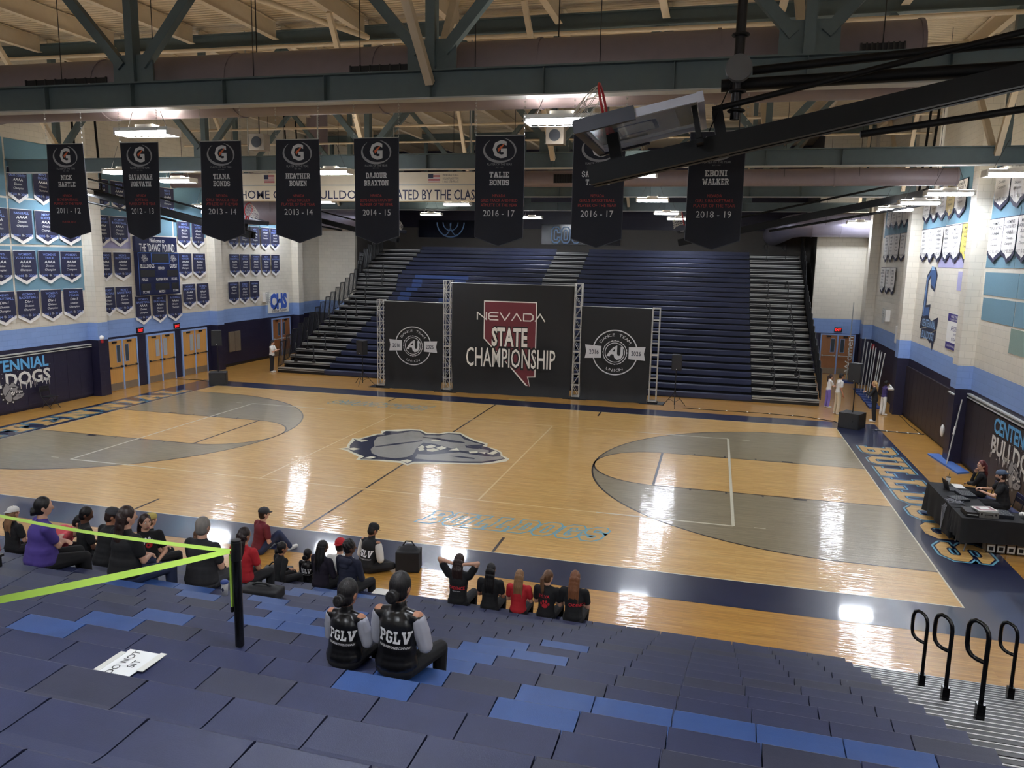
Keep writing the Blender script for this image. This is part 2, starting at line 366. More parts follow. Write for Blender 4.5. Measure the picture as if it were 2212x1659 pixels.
# ------------------------------------------------------------------ palette
M_WOOD = wood_floor('lacquered maple, court', (230, 190, 120), (216, 170, 98), (170, 124, 70))
M_AMBER = wood_floor('lacquered maple, apron', (204, 154, 74), (188, 136, 58), (142, 98, 40))
M_STAIN = wood_floor('grey stained maple', (160, 148, 120), (148, 136, 108), (120, 108, 84))
M_NAVYF = mat('navy floor paint', (30, 36, 66), 0.28, var=0.03, nscale=3, coat=0.9, bump=0.04, bscale=14, stretch=(1, 12, 1))
M_LINE = mat('dark floor line', (52, 42, 42), 0.3, coat=0.9)
M_WLINE = mat('white floor line', (226, 220, 196), 0.3, coat=0.9)
M_CLINE = mat('cream floor line', (240, 216, 160), 0.3, coat=0.9)
M_SKYF = mat('sky blue floor paint', (112, 180, 204), 0.3, coat=0.9)
M_GREYF = mat('grey floor paint', (158, 156, 148), 0.3, coat=0.9)
M_CREAMF = mat('cream floor paint', (240, 236, 208), 0.3, coat=0.9)
M_CREAM = block_wall('cream painted block', (214, 208, 194), (186, 180, 166))
M_BAND = block_wall('light blue painted block', (128, 156, 206), (112, 140, 190))
M_NAVYW = block_wall('navy painted block', (30, 28, 52), (22, 22, 40), 0.42)
M_DIMW = mat('dim recess wall', (92, 88, 84), 0.7, var=0.03)  # recess walls, dimness of the recess put into the colour
M_BROWNW = mat('dark wall pad vinyl', (42, 34, 40), 0.45, var=0.04)
M_DECK = deck_metal('painted roof deck', (214, 196, 166))
M_BEIGE = mat('beige painted steel', (206, 190, 164), 0.55, var=0.04)
M_STEEL = mat('grey green painted steel', (84, 98, 100), 0.5, var=0.05)
M_FLANGE = mat('pale flange paint', (176, 178, 174), 0.5)
M_DUCT = mat('mauve painted duct', (128, 116, 122), 0.45, var=0.04)
M_DUCTM = mat('galvanised duct', (156, 152, 170), 0.35, metal=0.5, var=0.04)
M_BLACK = mat('black metal', (22, 22, 25), 0.4, var=0.03)
M_DARK = mat('dark void', (14, 14, 18), 0.7)
M_ALU = mat('aluminium tread', (172, 172, 168), 0.35, metal=0.6, var=0.05, nscale=30)
M_ALUD = mat('worn aluminium', (62, 60, 60), 0.4, metal=0.5, var=0.06, nscale=30)
M_TRUSS = mat('truss aluminium', (205, 203, 196), 0.3, metal=0.45, var=0.03)
M_DOOR = mat('maple door veneer', (196, 146, 80), 0.4, var=0.07, nscale=2.2, stretch=(6, 6, 0.7))
M_DOORD = mat('brown door veneer', (150, 100, 62), 0.4, var=0.07, nscale=2.2, stretch=(6, 6, 0.7))
M_FRAME = mat('light blue door frame', (138, 166, 214), 0.4)
M_KICK = mat('kick plate steel', (142, 128, 110), 0.4, metal=0.5)
M_GLASSD = mat('dark door glass', (70, 78, 84), 0.1, var=0.02)
M_GLASSP = mat('pale door glass', (168, 172, 170), 0.12, var=0.02)
M_WHITE = mat('white paint', (232, 230, 224), 0.5, var=0.02)
M_RED = mat('red', (170, 34, 40), 0.5)
M_SKY = mat('sky blue paint', (92, 164, 214), 0.5)
M_NAVY = mat('navy cloth', (30, 32, 62), 0.75, bump=0.2, bscale=8)
M_TEAL = mat('teal acoustic panel', (104, 140, 158), 0.9, var=0.05, nscale=40, bump=0.3, bscale=120)
M_LAV = mat('lavender acoustic panel', (160, 158, 194), 0.9, var=0.05, nscale=40, bump=0.3, bscale=120)
M_SAGE = mat('sage acoustic panel', (124, 146, 138), 0.9, var=0.05, nscale=40, bump=0.3, bscale=120)
M_EMBG = mat('emblem grey', (140, 138, 138), 0.5)
M_LED = mat('lamp diffuser', (255, 255, 255), 0.4, emit=(238, 244, 255), estr=LAMP_POWER)

M_UP = mat('added roof fill glow', (255, 255, 255), 0.4, emit=(255, 246, 230), estr=LAMP_POWER * .26)  # upward glow added to the lamps to brighten the roof
# ------------------------------------------------------------------ lamps
LIGHTS = [  # x, y
 (-2.7, -8.44), (5.65, -8.69), (14.6, -8.6), (-10.6, -8.4),
 (-9.08, .75), (-8.91, -1.87), (-2.38, -1.44), (5.98, -.21), (14.45, -2.4), (-14.45, -3.0),
 (-14.45, 2.2), (-8.92, 10.2), (-2.9, 8.43), (-3.01, 11.6), (5.75, 8.97), (14.5, 6.3), (14.45, 2.7),
 (-7.3, 19.8), (-2.2, 22.6), (5.76, 17.4), (6.08, 22.5), (14.45, 9.7), (14.95, 20.0), (-14.45, 9.6), (-14.45, 17.0),
 (-9.0, -17.2), (-2.6, -17.2), (5.7, -17.4), (13.8, -17.2), (-2.6, -22.5), (5.7, -22.5), (13.2, -22.5)]  # unseen rows over the near bleachers, added as fill light
LZ = 8.13
def lamp_proto():
    r = empty('ceiling_light')
    mb = MB().use(M_WHITE); mb.box(-.62, .62, -.2, .2, .02, .09); mb.box(-.62, -.58, -.2, .2, -.05, .03); mb.box(.58, .62, -.2, .2, -.05, .03)
    mb.box(-.2, .2, -.1, .1, .09, .16); mb.build('housing', r)
    mb = MB().use(M_UP); mb.box(-.56, -.22, -.16, .16, .0905, .096); mb.box(.22, .56, -.16, .16, .0905, .096); mb.build('fill_strip', r)  # glowing strips added on the housing top, lift the roof deck
    for sy in (-.1, .1):
        mb = MB().use(M_LED, False); mb.box(-.57, .57, sy - .075, sy + .075, -.012, .018); mb.build('diffuser', r)
    mb = MB().use(M_FLANGE)
    for i in range(9): mb.tube([(-.56 + i * .14, -.19, -.05), (-.56 + i * .14, .19, -.05)], .004, 5)
    for y in (-.19, 0, .19): mb.tube([(-.6, y, -.05), (.6, y, -.05)], .004, 5)
    mb.build('wire_guard', r)
    mb = MB().use(M_BLACK)
    for x in (-.45, .45): mb.tube([(x, 0, .09), (x * .4, 0, .75)], .006, 5)
    mb.build('suspension_wire', r)
    return r
def place_lamps():
    p = lamp_proto(); p.location = (LIGHTS[0][0], LIGHTS[0][1], LZ)
    for i, (x, y) in enumerate(LIGHTS):
        o = p if i == 0 else dup(p); o.location = (x, y, LZ if abs(x) < 14 else 7.87)
        side = 'far left' if x < -12 else 'left' if x < -4 else 'centre left' if x < 2 else 'centre right' if x < 10 else 'right wall'
        dep = 'added fill lamp over the near bleachers' if y < -20 else 'added fill lamp above the near seats' if y < -12 else 'under the near mauve duct' if y < -8 else 'just before the second truss' if y < .0 else 'under the second truss' if y < 2 else 'between second and third trusses' if y < 9.5 else 'under the third truss' if y < 13 else 'between third and fourth trusses' if y < 19 else 'past the fourth truss'
        tag(o, 'white high bay light, %s column, %s' % (side, dep), 'light', 'high bay ceiling lights')
place_lamps()

# ------------------------------------------------------------------ walls
WX = 15.8; RZ = 12.8; YB = 22.6; YN = -24.6; YR = 28.9; RXL, RXR = -13.35, 13.35
def side_wall(name, sx, pil):
    mb = MB()
    def seg(x0, x1, y0, y1):
        mb.use(M_NAVYW).box(x0, x1, y0, y1, 0, 2.27); mb.use(M_BAND).box(x0, x1, y0, y1, 2.27, 2.97); mb.use(M_CREAM).box(x0, x1, y0, y1, 2.97, RZ)
    seg(sx * WX, sx * (WX + .3), YN, YB)
    for y in pil: seg(sx * (WX - .42), sx * WX, y - .27, y + .27)
    return struct(mb.build(name))
side_wall('wall_left', -1, [4.0, 11.75, 19.6])
side_wall('wall_right', 1, [3.75, 11.5, 19.4])
mb = MB()
for x0, x1 in ((-WX - .3, RXL), (RXR, WX + .3)):
    mb.use(M_NAVYW).box(x0, x1, YB, YB + .3, 0, 2.2); mb.use(M_BAND).box(x0, x1, YB, YB + .3, 2.2, 2.97); mb.use(M_CREAM).box(x0, x1, YB, YB + .3, 2.97, RZ)
for x0, x1 in ((RXL - .3, RXL), (RXR, RXR + .3)): mb.use(M_DIMW).box(x0, x1, YB + .3, YR, 0, RZ)
mb.use(M_DIMW).box(RXL - .3, RXR + .3, YR, YR + .3, 0, 7.75); mb.use(M_NAVYW).box(RXL - .3, RXR + .3, YR, YR + .3, 7.75, RZ)
struct(mb.build('wall_back'))
struct(MB().use(M_CREAM).box(-WX - .3, WX + .3, YN - .3, YN, 0, RZ).build('wall_front'))
struct(MB().use(M_DECK).box(-WX - .3, WX + .3, YN - .3, YR + .3, RZ, RZ + .1).build('ceiling'))
struct(MB().use(M_AMBER).box(-WX - .3, WX + .3, YN - .3, YR + .3, -.2, 0).build('floor'))
for nm, sx in (('baseboard_left', -1), ('baseboard_right', 1)):
    mb = MB().use(M_BLACK)
    a, b = (11.6, 16.9) if sx < 0 else (-24, 22.5)
    mb.box(sx * WX, sx * (WX - .02), a, b, 0, .14)
    struct(mb.build(nm))
# pale rail trims along the top of the wall pads
mb = MB().use(M_FLANGE); mb.box(-WX, -WX + .09, -12, 3.73, 2.08, 2.12); mb.box(-WX, -WX + .09, -12, 3.73, 2.0, 2.03); struct(mb.build('trim_1'))
mb = MB().use(M_FLANGE); mb.box(WX - .09, WX, -12, 3.48, 2.12, 2.16); mb.box(WX - .09, WX, -12, 3.48, 2.03, 2.06); mb.box(WX - .47, WX - .42, 3.45, 4.02, 2.08, 2.12); struct(mb.build('trim_2'))
# wall pads
def pads(name, sx, y0, y1, lab):
    r = empty(name, (sx * WX, y0, 0)); tag(r, lab, 'wall pad')
    n = round((y1 - y0) / .61)
    for i in range(n):
        a = i * (y1 - y0) / n
        MB().use(M_BROWNW if sx > 0 else M_NAVYW).box(-sx * .002, -sx * .07, a + .004, a + (y1 - y0) / n - .004, .1, 1.98).build('pad', r)
    return r
pads('wall_padding', -1, -6.2, 3.7, 'navy safety padding on the left wall behind the painted team name')
pads('wall_padding', 1, -6.2, 3.45, 'dark brown safety padding on the right wall behind the painted team name')
pads('wall_padding', 1, 4.05, 11.2, 'plain dark brown safety padding on the right wall between two pilasters')

# ------------------------------------------------------------------ doors
def double_door(name, O, R, w, h, mleaf, glass=M_GLASSD, sign=False):
    """O = lower left corner on the wall, R = direction along the wall, facing R x Z"""
    O = V(O); R = V(R); Nn = R.cross(Z_)
    rz = math.atan2(R.y, R.x)
    r = empty(name, O, rz); struct(r)   # local x along the wall, local -y faces the room
    mb = MB().use(M_FRAME); mb.box(0, .07, -.06, -.001, 0, h); mb.box(w - .07, w, -.06, -.001, 0, h); mb.box(w / 2 - .04, w / 2 + .04, -.06, -.001, 0, h - .07); mb.box(.07, w - .07, -.06, -.001, h - .07, h)
    mb.build('door_frame', r)
    lw = w / 2 - .115
    for k in (0, 1):
        x0 = .075 if k == 0 else w / 2 + .04
        lf = MB().use(mleaf).box(x0, x0 + lw, -.045, -.001, .01, h - .07).build('leaf', r)
        gx = x0 + lw * (.62 if k == 0 else .15)
        mb = MB().use(M_FRAME).box(gx - .02, gx + .2, -.052, -.046, 1.18, 1.92)
        mb.use(glass).box(gx, gx + .18, -.056, -.0525, 1.2, 1.9); mb.build('window', lf)
        mb = MB().use(M_BLACK if mleaf is M_DOOR else M_FLANGE); mb.tube([(x0 + .04, -.12, 1.0), (x0 + lw - .04, -.12, 1.0)], .018, 8); mb.box(x0 + .04, x0 + .1, -.12, -.046, .96, 1.04); mb.box(x0 + lw - .1, x0 + lw - .04, -.12, -.046, .96, 1.04)
        mb.build('push_bar', lf)
        MB().use(M_KICK).box(x0 + .02, x0 + lw - .02, -.05, -.046, .03, .33).build('kick_plate', lf)
        MB().use(M_BLACK).box(x0 + lw * .3, x0 + lw * .6, -.09, -.046, h - .17, h - .1).build('door_closer', lf)
    return r
double_door('door_1', (-WX, 4.55, 0), (0, 1, 0), 1.78, 2.18, M_DOOR)
double_door('door_2', (-WX, 6.9, 0), (0, 1, 0), 1.86, 2.18, M_DOOR, M_GLASSP)
double_door('door_3', (-WX, 9.25, 0), (0, 1, 0), 1.88, 2.18, M_DOOR, M_GLASSP)
double_door('door_4', (-WX, 16.98, 0), (0, 1, 0), 1.95, 2.18, M_DOORD)
d5 = double_door('door_5', (13.9, YB, 0), (1, 0, 0), 1.75, 2.17, M_DOORD)
# the word reads upward on the right leaf of the far right doors
MB().use(M_WHITE).glyphs(text('Women', .32, 1.9, off=.03), (1.47, -.058, 1.1), Z_, -X_, .0).build('lettering', d5.children[2])
def exit_sign(O, rz, lab):
    r = empty('exit_sign', O, rz); tag(r, lab, 'exit sign')
    MB().use(M_BLACK).box(-.19, .19, -.06, 0, 0, .24).build('housing', r)
    MB().use(mat('exit letters', (190, 40, 40), .5, emit=(255, 40, 40), estr=1.2)).glyphs(text('EXIT', .13, .3), (0, -.062, .12), X_, Z_).build('lettering', r)
exit_sign((14.75, YB, 2.28), 0, 'red EXIT sign above the far right double doors')
exit_sign((-WX, 6.55, 2.3), math.pi / 2, 'red EXIT sign below the scoreboard, above the first pair of doors')
exit_sign((-WX, 8.95, 2.3), math.pi / 2, 'red EXIT sign under the rightmost banner below the scoreboard')

# ------------------------------------------------------------------ court markings (painted on the floor)
fl = bpy.data.objects['floor']
def quad(mb, x0, x1, y0, y1, z): mb.add([(x0, y0, z), (x1, y0, z), (x1, y1, z), (x0, y1, z)], [(0, 1, 2, 3)], False)
HX, HY = 12.8, 7.62
mb = MB().use(M_WOOD); quad(mb, -HX, HX, -HY, HY, .002); mb.build('court', fl)
mb = MB().use(M_NAVYF); z = .0022
OX, OY = 14.32, 8.82
quad(mb, -OX, OX, HY, OY, z); quad(mb, -OX, OX, -OY, -HY, z); quad(mb, -OX, -HX, -HY, HY, z); quad(mb, HX, OX, -HY, HY, z)
mb.build('border', fl)
mb = MB().use(M_WLINE); z = .0030; t = .03
quad(mb, -HX - t, HX + t, HY, HY + t, z); quad(mb, -HX - t, HX + t, -HY - t, -HY, z); quad(mb, -HX - t, -HX, -HY, HY, z); quad(mb, HX, HX + t, -HY, HY, z)
mb.build('boundary_line', fl)
RA = 6.02; CX = HX - 1.6; FX = HX - 5.79; LW = 1.83
def end_zone(sx):
    for sy in (1, -1):
        P = [(HX, LW), (FX, LW)]
        P += [(FX - LW * math.sin(a), LW * math.cos(a)) for a in [math.pi / 2 * i / 14 for i in range(1, 15)]]
        P += [(CX - RA * math.cos(a), RA * math.sin(a)) for a in [math.pi / 2 * i / 26 for i in range(1, 27)]] + [(HX, RA)]
        MB().use(M_STAIN).poly([(sx * a, sy * b) for a, b in (P if sx * sy < 0 else P[::-1])], (0, 0, 0), X_, Y_, .0034).build('three_point_area', fl)
    mb = MB().use(M_LINE); z = .0046; w = .05
    def seg(a, b, w=w):
        a = V((sx * a[0], a[1], z)); b = V((sx * b[0], b[1], z)); d = (b - a).normalized(); n = V((-d.y, d.x, 0)) * w / 2
        mb.add([a - n, b - n, b + n, a + n], [(0, 1, 2, 3)], False)
    for s in (1, -1):
        seg((HX, s * LW), (FX, s * LW)); seg((HX, s * RA), (CX, s * RA))
        for d in (2.13, 3.03, 3.93, 4.83): seg((HX - d, s * (LW + .03)), (HX - d, s * (LW + .17)), .05 if d > 2.2 else .3)
    seg((FX, -LW), (FX, LW), .07)
    O = (sx * FX, 0, z); mb.ring2(LW - .025, LW + .025, O, V((-sx, 0, 0)), V((0, -sx, 0)), 0, -math.pi / 2, math.pi / 2, 40)
    O = (sx * CX, 0, z); mb.ring2(RA - .025, RA + .025, O, V((-sx, 0, 0)), V((0, -sx, 0)), 0, -math.pi / 2, math.pi / 2, 70)
    mb.build('basketball_line', fl)
end_zone(1); end_zone(-1)
mb = MB().use(M_LINE); z = .0046
for a, b in ((-HY, -4.62), (-4.42, -1.9), (1.75, 4.42), (4.62, HY)): quad(mb, -.03, .03, a, b, z)
for x in (-4.27, 4.27):
    quad(mb, x - .03, x + .03, HY - .85, HY, z); quad(mb, x - .03, x + .03, -HY, -HY + .85, z)
mb.build('division_line', fl)
mb = MB().use(M_WLINE); z = .0052; w = .035
for sx in (1, -1):
    quad(mb, sx * 9 - w, sx * 9 + w, -4.5, 4.5, z)
    for s in (1, -1):
        quad(mb, min(sx * 5.9, sx * 9), max(sx * 5.9, sx * 9), s * 4.5 - w, s * 4.5 + w, z); quad(mb, min(sx * 9.45, sx * 9.7), max(sx * 9.45, sx * 9.7), s * 4.46 - .02, s * 4.46 + .02, z)
mb.use(M_CLINE)
for s in (1, -1): quad(mb, -5.9, 5.9, s * 4.5 - .025, s * 4.5 + .025, z)
for x in (-3, 3): quad(mb, x - .025, x + .025, -4.5, 4.5, z)
mb.build('volleyball_line', fl)
# painted words
def floor_word(name, body, O, R, U, width, height, l1, l2, mats, shear=0.0, gap=.9):
    for k, (m, off) in enumerate(zip(mats, (l1, l2, 0.0))):
        if m is None: continue
        T = block_text(body, width, height, gap, off, shear)
        MB().use(m).glyphs(T, O, R, U, .0054 + .0008 * k).build(name, fl)
floor_word('painted_word', 'BULLDOGS', (13.62, -.15, 0), -Y_, X_, 10.2, .98, .075, .035, (M_SKYF, M_NAVYF, M_WOOD), 0, 1.4)
floor_word('painted_word', 'CENTENNIAL', (-13.55, -.2, 0), Y_, -X_, 12.6, .98, .075, .035, (M_SKYF, M_NAVYF, M_WOOD), 0, 1.4)
floor_word('painted_word', 'BULLDOGS', (4.27, -5.98, 0), X_, Y_, 4.05, .86, .042, None, (M_SKYF, None, M_WOOD), .25, 1.6)
floor_word('painted_word', 'BULLDOGS', (-4.27, 5.98, 0), -X_, -Y_, 4.05, .86, .042, None, (M_SKYF, None, M_WOOD), .25, 1.6)
# ------------------------------------------------------------------ team emblem (centre court and wall pads)
EMB = {
 'white': [(-2.57, -0.99), (-2.38, -0.75), (-2.55, -0.29), (-2.69, 0.23), (-2.76, 0.44), (-2.53, 0.44), (-2.44, 0.81), (-2.32, 1.27), (-2.16, 1.39), (-2.33, 1.72), (-2.12, 1.97), (-1.57, 2.30), (-1.16, 2.36), (-0.79, 1.97), (-0.36, 2.03), (-0.14, 2.35), (0.29, 2.35), (0.67, 1.90), (1.06, 1.52), (1.57, 1.19), (1.68, 0.76), (2.00, 0.60), (2.31, 0.23), (2.42, -0.12), (2.72, -0.42), (2.71, -0.74), (2.43, -1.07), (2.14, -1.31), (1.59, -1.47), (1.08, -1.61), (0.59, -1.72), (0.27, -1.83), (0.17, -2.09), (-0.11, -1.90), (-0.45, -1.88), (-0.86, -1.90), (-1.18, -1.94), (-1.45, -2.01), (-1.54, -1.64), (-1.98, -1.29), (-2.24, -1.09)],
 'navy': [(-2.45, -0.95), (-2.25, -0.78), (-2.42, -0.43), (-2.54, 0.16), (-2.68, 0.37), (-2.46, 0.31), (-2.34, 0.75), (-2.20, 1.17), (-2.01, 1.28), (-2.13, 1.34), (-2.17, 1.75), (-1.77, 1.83), (-1.42, 2.15), (-1.08, 2.16), (-0.75, 1.81), (-0.31, 1.89), (-0.08, 2.18), (0.32, 2.19), (0.67, 1.74), (1.07, 1.36), (1.53, 1.05), (1.51, 0.81), (1.77, 0.66), (2.27, 0.17), (2.37, -0.17), (2.61, -0.46), (2.35, -0.91), (2.07, -1.18), (1.55, -1.33), (1.02, -1.46), (0.52, -1.54), (0.20, -1.65), (0.11, -1.94), (-0.18, -1.70), (-0.52, -1.72), (-0.91, -1.78), (-1.38, -1.91), (-1.40, -1.56), (-1.91, -1.23), (-2.18, -0.98)],
 'head': [(-1.93, 0.26), (-2.06, 0.85), (-1.82, 1.28), (-1.58, 1.60), (-1.36, 2.02), (-1.08, 2.03), (-0.71, 1.58), (-0.26, 1.74), (-0.03, 2.03), (0.38, 2.00), (0.66, 1.51), (1.02, 1.23), (1.47, 0.99), (0.99, 0.76), (1.55, 0.44), (1.86, 0.34), (1.96, -0.01), (1.55, -0.03), (1.01, 0.04), (0.59, 0.25), (0.03, 0.57), (-0.39, 0.62), (-0.34, -0.07), (-0.14, -0.87), (-0.19, -1.22), (-0.46, -1.48), (-0.99, -1.42), (-1.36, -1.13), (-1.60, -0.69), (-1.65, -0.31)],
 'jaw': [(0.08, -1.30), (-0.03, -0.80), (0.31, -0.75), (0.68, -0.50), (1.09, -0.19), (1.64, -0.34), (2.19, -0.37), (2.41, -0.23), (2.57, -0.47), (2.30, -0.72), (2.05, -1.00), (1.50, -1.17), (0.96, -1.28), (0.53, -1.33)],
}
EMB_DARK = [[(-2.17, 1.69), (-1.74, 1.62), (-1.45, 1.72), (-1.58, 1.60), (-1.89, 1.5)], [(0.97, 0.70), (1.48, 0.53), (1.52, 0.36), (1.10, 0.43)], [(-0.72, 1.37), (-0.11, 1.34), (0.63, 1.17), (0.84, 1.09), (0.87, 0.97), (0.39, 0.95), (-0.26, 1.2), (-0.62, 1.26)], [(-1.63, -0.34), (-1.18, 0.22), (-0.54, 0.89), (-0.49, 0.77), (-1.03, 0.12), (-1.54, -0.44)], [(0.91, -0.68), (1.30, -0.62), (1.74, -0.68), (1.75, -0.82), (1.29, -0.78)]]
EMB_LIGHT = [[(-2.59, 0.26), (-2.50, 0.38), (-2.14, 0.33), (-2.24, 0.04)], [(-2.31, -0.92), (-2.15, -0.71), (-1.89, -0.79), (-2.01, -1.01)], [(-1.36, -1.82), (-1.22, -1.48), (-1.04, -1.53), (-1.11, -1.77)], [(-0.21, -1.68), (-0.08, -1.48), (0.11, -1.57), (0.08, -1.86)], [(-0.29, 0.98), (-0.17, 1.16), (0.06, 1.05), (-0.07, 0.9)], [(-0.31, -0.10), (-0.31, 0.30), (-0.13, 0.09), (-0.13, -0.18)], [(-0.15, 0.17), (-0.05, 0.43), (0.15, 0.32), (0.13, 0.06), (-0.01, -0.03)], [(0.23, 0.09), (0.32, 0.38), (0.54, 0.20), (0.46, -0.12)], [(-0.24, -0.22), (-0.14, -0.04), (0.00, -0.27), (-0.11, -0.45)], [(0.02, -0.17), (0.18, 0.04), (0.42, -0.13), (0.30, -0.38), (0.12, -0.37)], [(0.70, -0.07), (0.84, 0.30), (1.02, 0.01)], [(1.33, -0.02), (1.56, 0.13), (1.63, -0.09), (1.43, -0.20)], [(1.65, -0.02), (1.82, 0.11), (1.88, -0.14)], [(1.92, -0.09), (2.05, 0.37), (2.21, 0.14), (2.12, -0.12)]]
def emblem(mb, O, R, U, k, m_out, m_dark, m_grey, m_light, dz=.0008, base=0.0):
    sc = lambda P: [(a * k, b * k) for a, b in P]
    if m_out: mb.use(m_out).poly(sc(EMB['white']), O, R, U, base)
    mb.use(m_dark).poly(sc(EMB['navy']), O, R, U, base + dz)
    mb.use(m_grey).poly(sc(EMB['head']), O, R, U, base + 2 * dz).poly(sc(EMB['jaw']), O, R, U, base + 2 * dz)
    mb.use(m_dark)
    for p in EMB_DARK: mb.poly(sc(p), O, R, U, base + 3 * dz)
    mb.use(m_light)
    for p in EMB_LIGHT: mb.poly(sc(p), O, R, U, base + 4 * dz)
    return mb
emblem(MB(), (0, 0, .0062), X_, Y_, 1.0, M_CREAMF, M_NAVYF, M_GREYF, M_CREAMF).build('centre_emblem', fl)

# ------------------------------------------------------------------ near bleachers (we stand on them)
Y0, RUN, Z0, RISE, TH, XE = -11.0, .571, .44, .2335, -.02, 10.36
XA = 12.75; NROW = 19; SW = .508
M_SEAT = mat('dark navy seat plastic', (38, 44, 76), .5, var=.12, nscale=5, bump=.12, bscale=180)
M_SEATB = mat('bright blue seat plastic', (46, 76, 132), .45, var=.10, nscale=5, bump=.12, bscale=180)
M_SEATG = mat('charcoal seat plastic', (44, 47, 68), .5, var=.12, nscale=5, bump=.12, bscale=180)
nb = empty('bleachers', (10, Y0, 0), math.atan(TH)); tag(nb, 'near telescopic bleachers of navy plastic seat modules in the foreground', 'bleachers')
LX = lambda x: x - 10.0                      # local x
def ry(j): return -RUN * j
def seat_mesh(mb, x0, x1, y, z, m):
    mb.use(m)
    pr = [(0.0, -.035), (.004, -.008), (-.012, 0), (-.10, -.006), (-.24, -.012), (-.325, -.004), (-.345, -.02), (-.345, -.07), (-.01, -.07)]
    a, b = x0 + .004, x1 - .004
    vs = [(a + (.006 if i in (2,) else 0), y + p[0], z + p[1]) for i, p in enumerate(pr)] + [(b, y + p[0], z + p[1]) for p in pr]
    n = len(pr)
    mb.add(vs, [(i, i + n, (i + 1) % n + n, (i + 1) % n) for i in range(n)], False)
    mb.add(vs[:n], [tuple(range(n - 1, -1, -1)) if False else tuple(range(n))], False); mb.add(vs[n:], [tuple(range(n - 1, -1, -1))], False)
# which module each of the bright replacement seats is
BS = {(12, 7), (6, 15), (3, 13), (11, 2), (9, 8), (11, 5), (8, 6), (9, 11), (10, 12), (2, 14), (7, 7), (6, 11), (7, 16), (12, 12), (4, 14), (9, 7), (11, 4), (8, 11), (9, 10), (11, 7), (11, 1), (2, 13), (6, 13), (7, 12), (6, 16), (12, 5), (3, 14), (8, 7), (11, 3), (10, 7), (11, 12), (6, 6), (7, 11), (7, 14)}
seats = []
for j in range(NROW):
    n = int((XE + 13.2) / SW)
    for k in range(n):
        x1 = XE - k * SW
        d = (V((x1 - SW / 2, Y0 + ry(j) + TH * (x1 - 10), Z0 + RISE * j)) - CAM_POS)
        seats.append((d.length, j, k))
seats.sort()
def seat_mat(j, k):
    if (j, k) in BS: return M_SEATB
    return M_SEATG if (j * 7 + k * 13) % 5 == 0 else M_SEAT
vis = [s for s in seats if not (s[1] >= 17)]
near100 = set((j, k) for _, j, k in vis[:100])
rest = MB()
for _, j, k in seats:
    x1 = LX(XE - k * SW)
    if (j, k) in near100:
        mb = MB(); seat_mesh(mb, x1 - SW, x1, ry(j), Z0 + RISE * j, seat_mat(j, k)); mb.build('seat', nb)
    else: seat_mesh(rest, x1 - SW, x1, ry(j), Z0 + RISE * j, seat_mat(j, k))
rest.build('seat', nb, kind='stuff')
for j in range(NROW + 1):
    y = ry(j); z = Z0 + RISE * j
    mb = MB().use(M_BLACK)
    mb.box(LX(-13.2), LX(XA), y - .28, y + .291, z - .47, z - .43)       # foot deck
    mb.box(LX(-13.2), LX(XE), y - .275, y - .255, z - .43, z - .07)      # riser under the seats
    mb.build('foot_deck', nb)
    if j < 14:
        mb = MB()
        for zt, yt in ((z - .12, y + .02), (z - .237, y + .3)):
            mb.use(M_BLACK).box(LX(XE + .02), LX(XA), yt - .29, yt, zt - .10, zt - .03)
            mb.use(M_ALUD).box(LX(XE + .02), LX(XA), yt - .29, yt, zt - .03, zt)
            mb.use(M_BLACK)
            for g in range(4): mb.box(LX(XE + .02), LX(XA), yt - .07 * g - .07, yt - .07 * g - .016, zt, zt + .004)
            mb.use(M_ALU).box(LX(XE + .02), LX(XA), yt - .012, yt + .004, zt - .004, zt + .006)
        mb.build('aisle_step', nb)
def loop_rail(x, y, z):
    mb = MB().use(mat('glossy black rail', (16, 16, 18), .18, var=.02), True)
    mb.tube([(x, y, z), (x, y, z + .78), (x - .006, y + .01, z + .84), (x - .025, y + .035, z + .885), (x - .05, y + .065, z + .905), (x - .085, y + .10, z + .912), (x - .115, y + .125, z + .89), (x - .13, y + .14, z + .84), (x - .132, y + .142, z + .76), (x - .13, y + .14, z + .66), (x - .12, y + .125, z + .60), (x - .095, y + .1, z + .565), (x - .06, y + .06, z + .552), (x, y, z + .55)], .021, 10)
    mb.box(x - .035, x + .035, y - .035, y + .035, z - .01, z + .15)
    mb.build('handrail', nb)
for x, j in ((11.05, 2), (11.0, 4), (10.98, 6), (12.01, 2), (12.0, 4), (11.98, 6)):
    loop_rail(LX(x), ry(j) - .03 + .02, Z0 + RISE * j - .117)

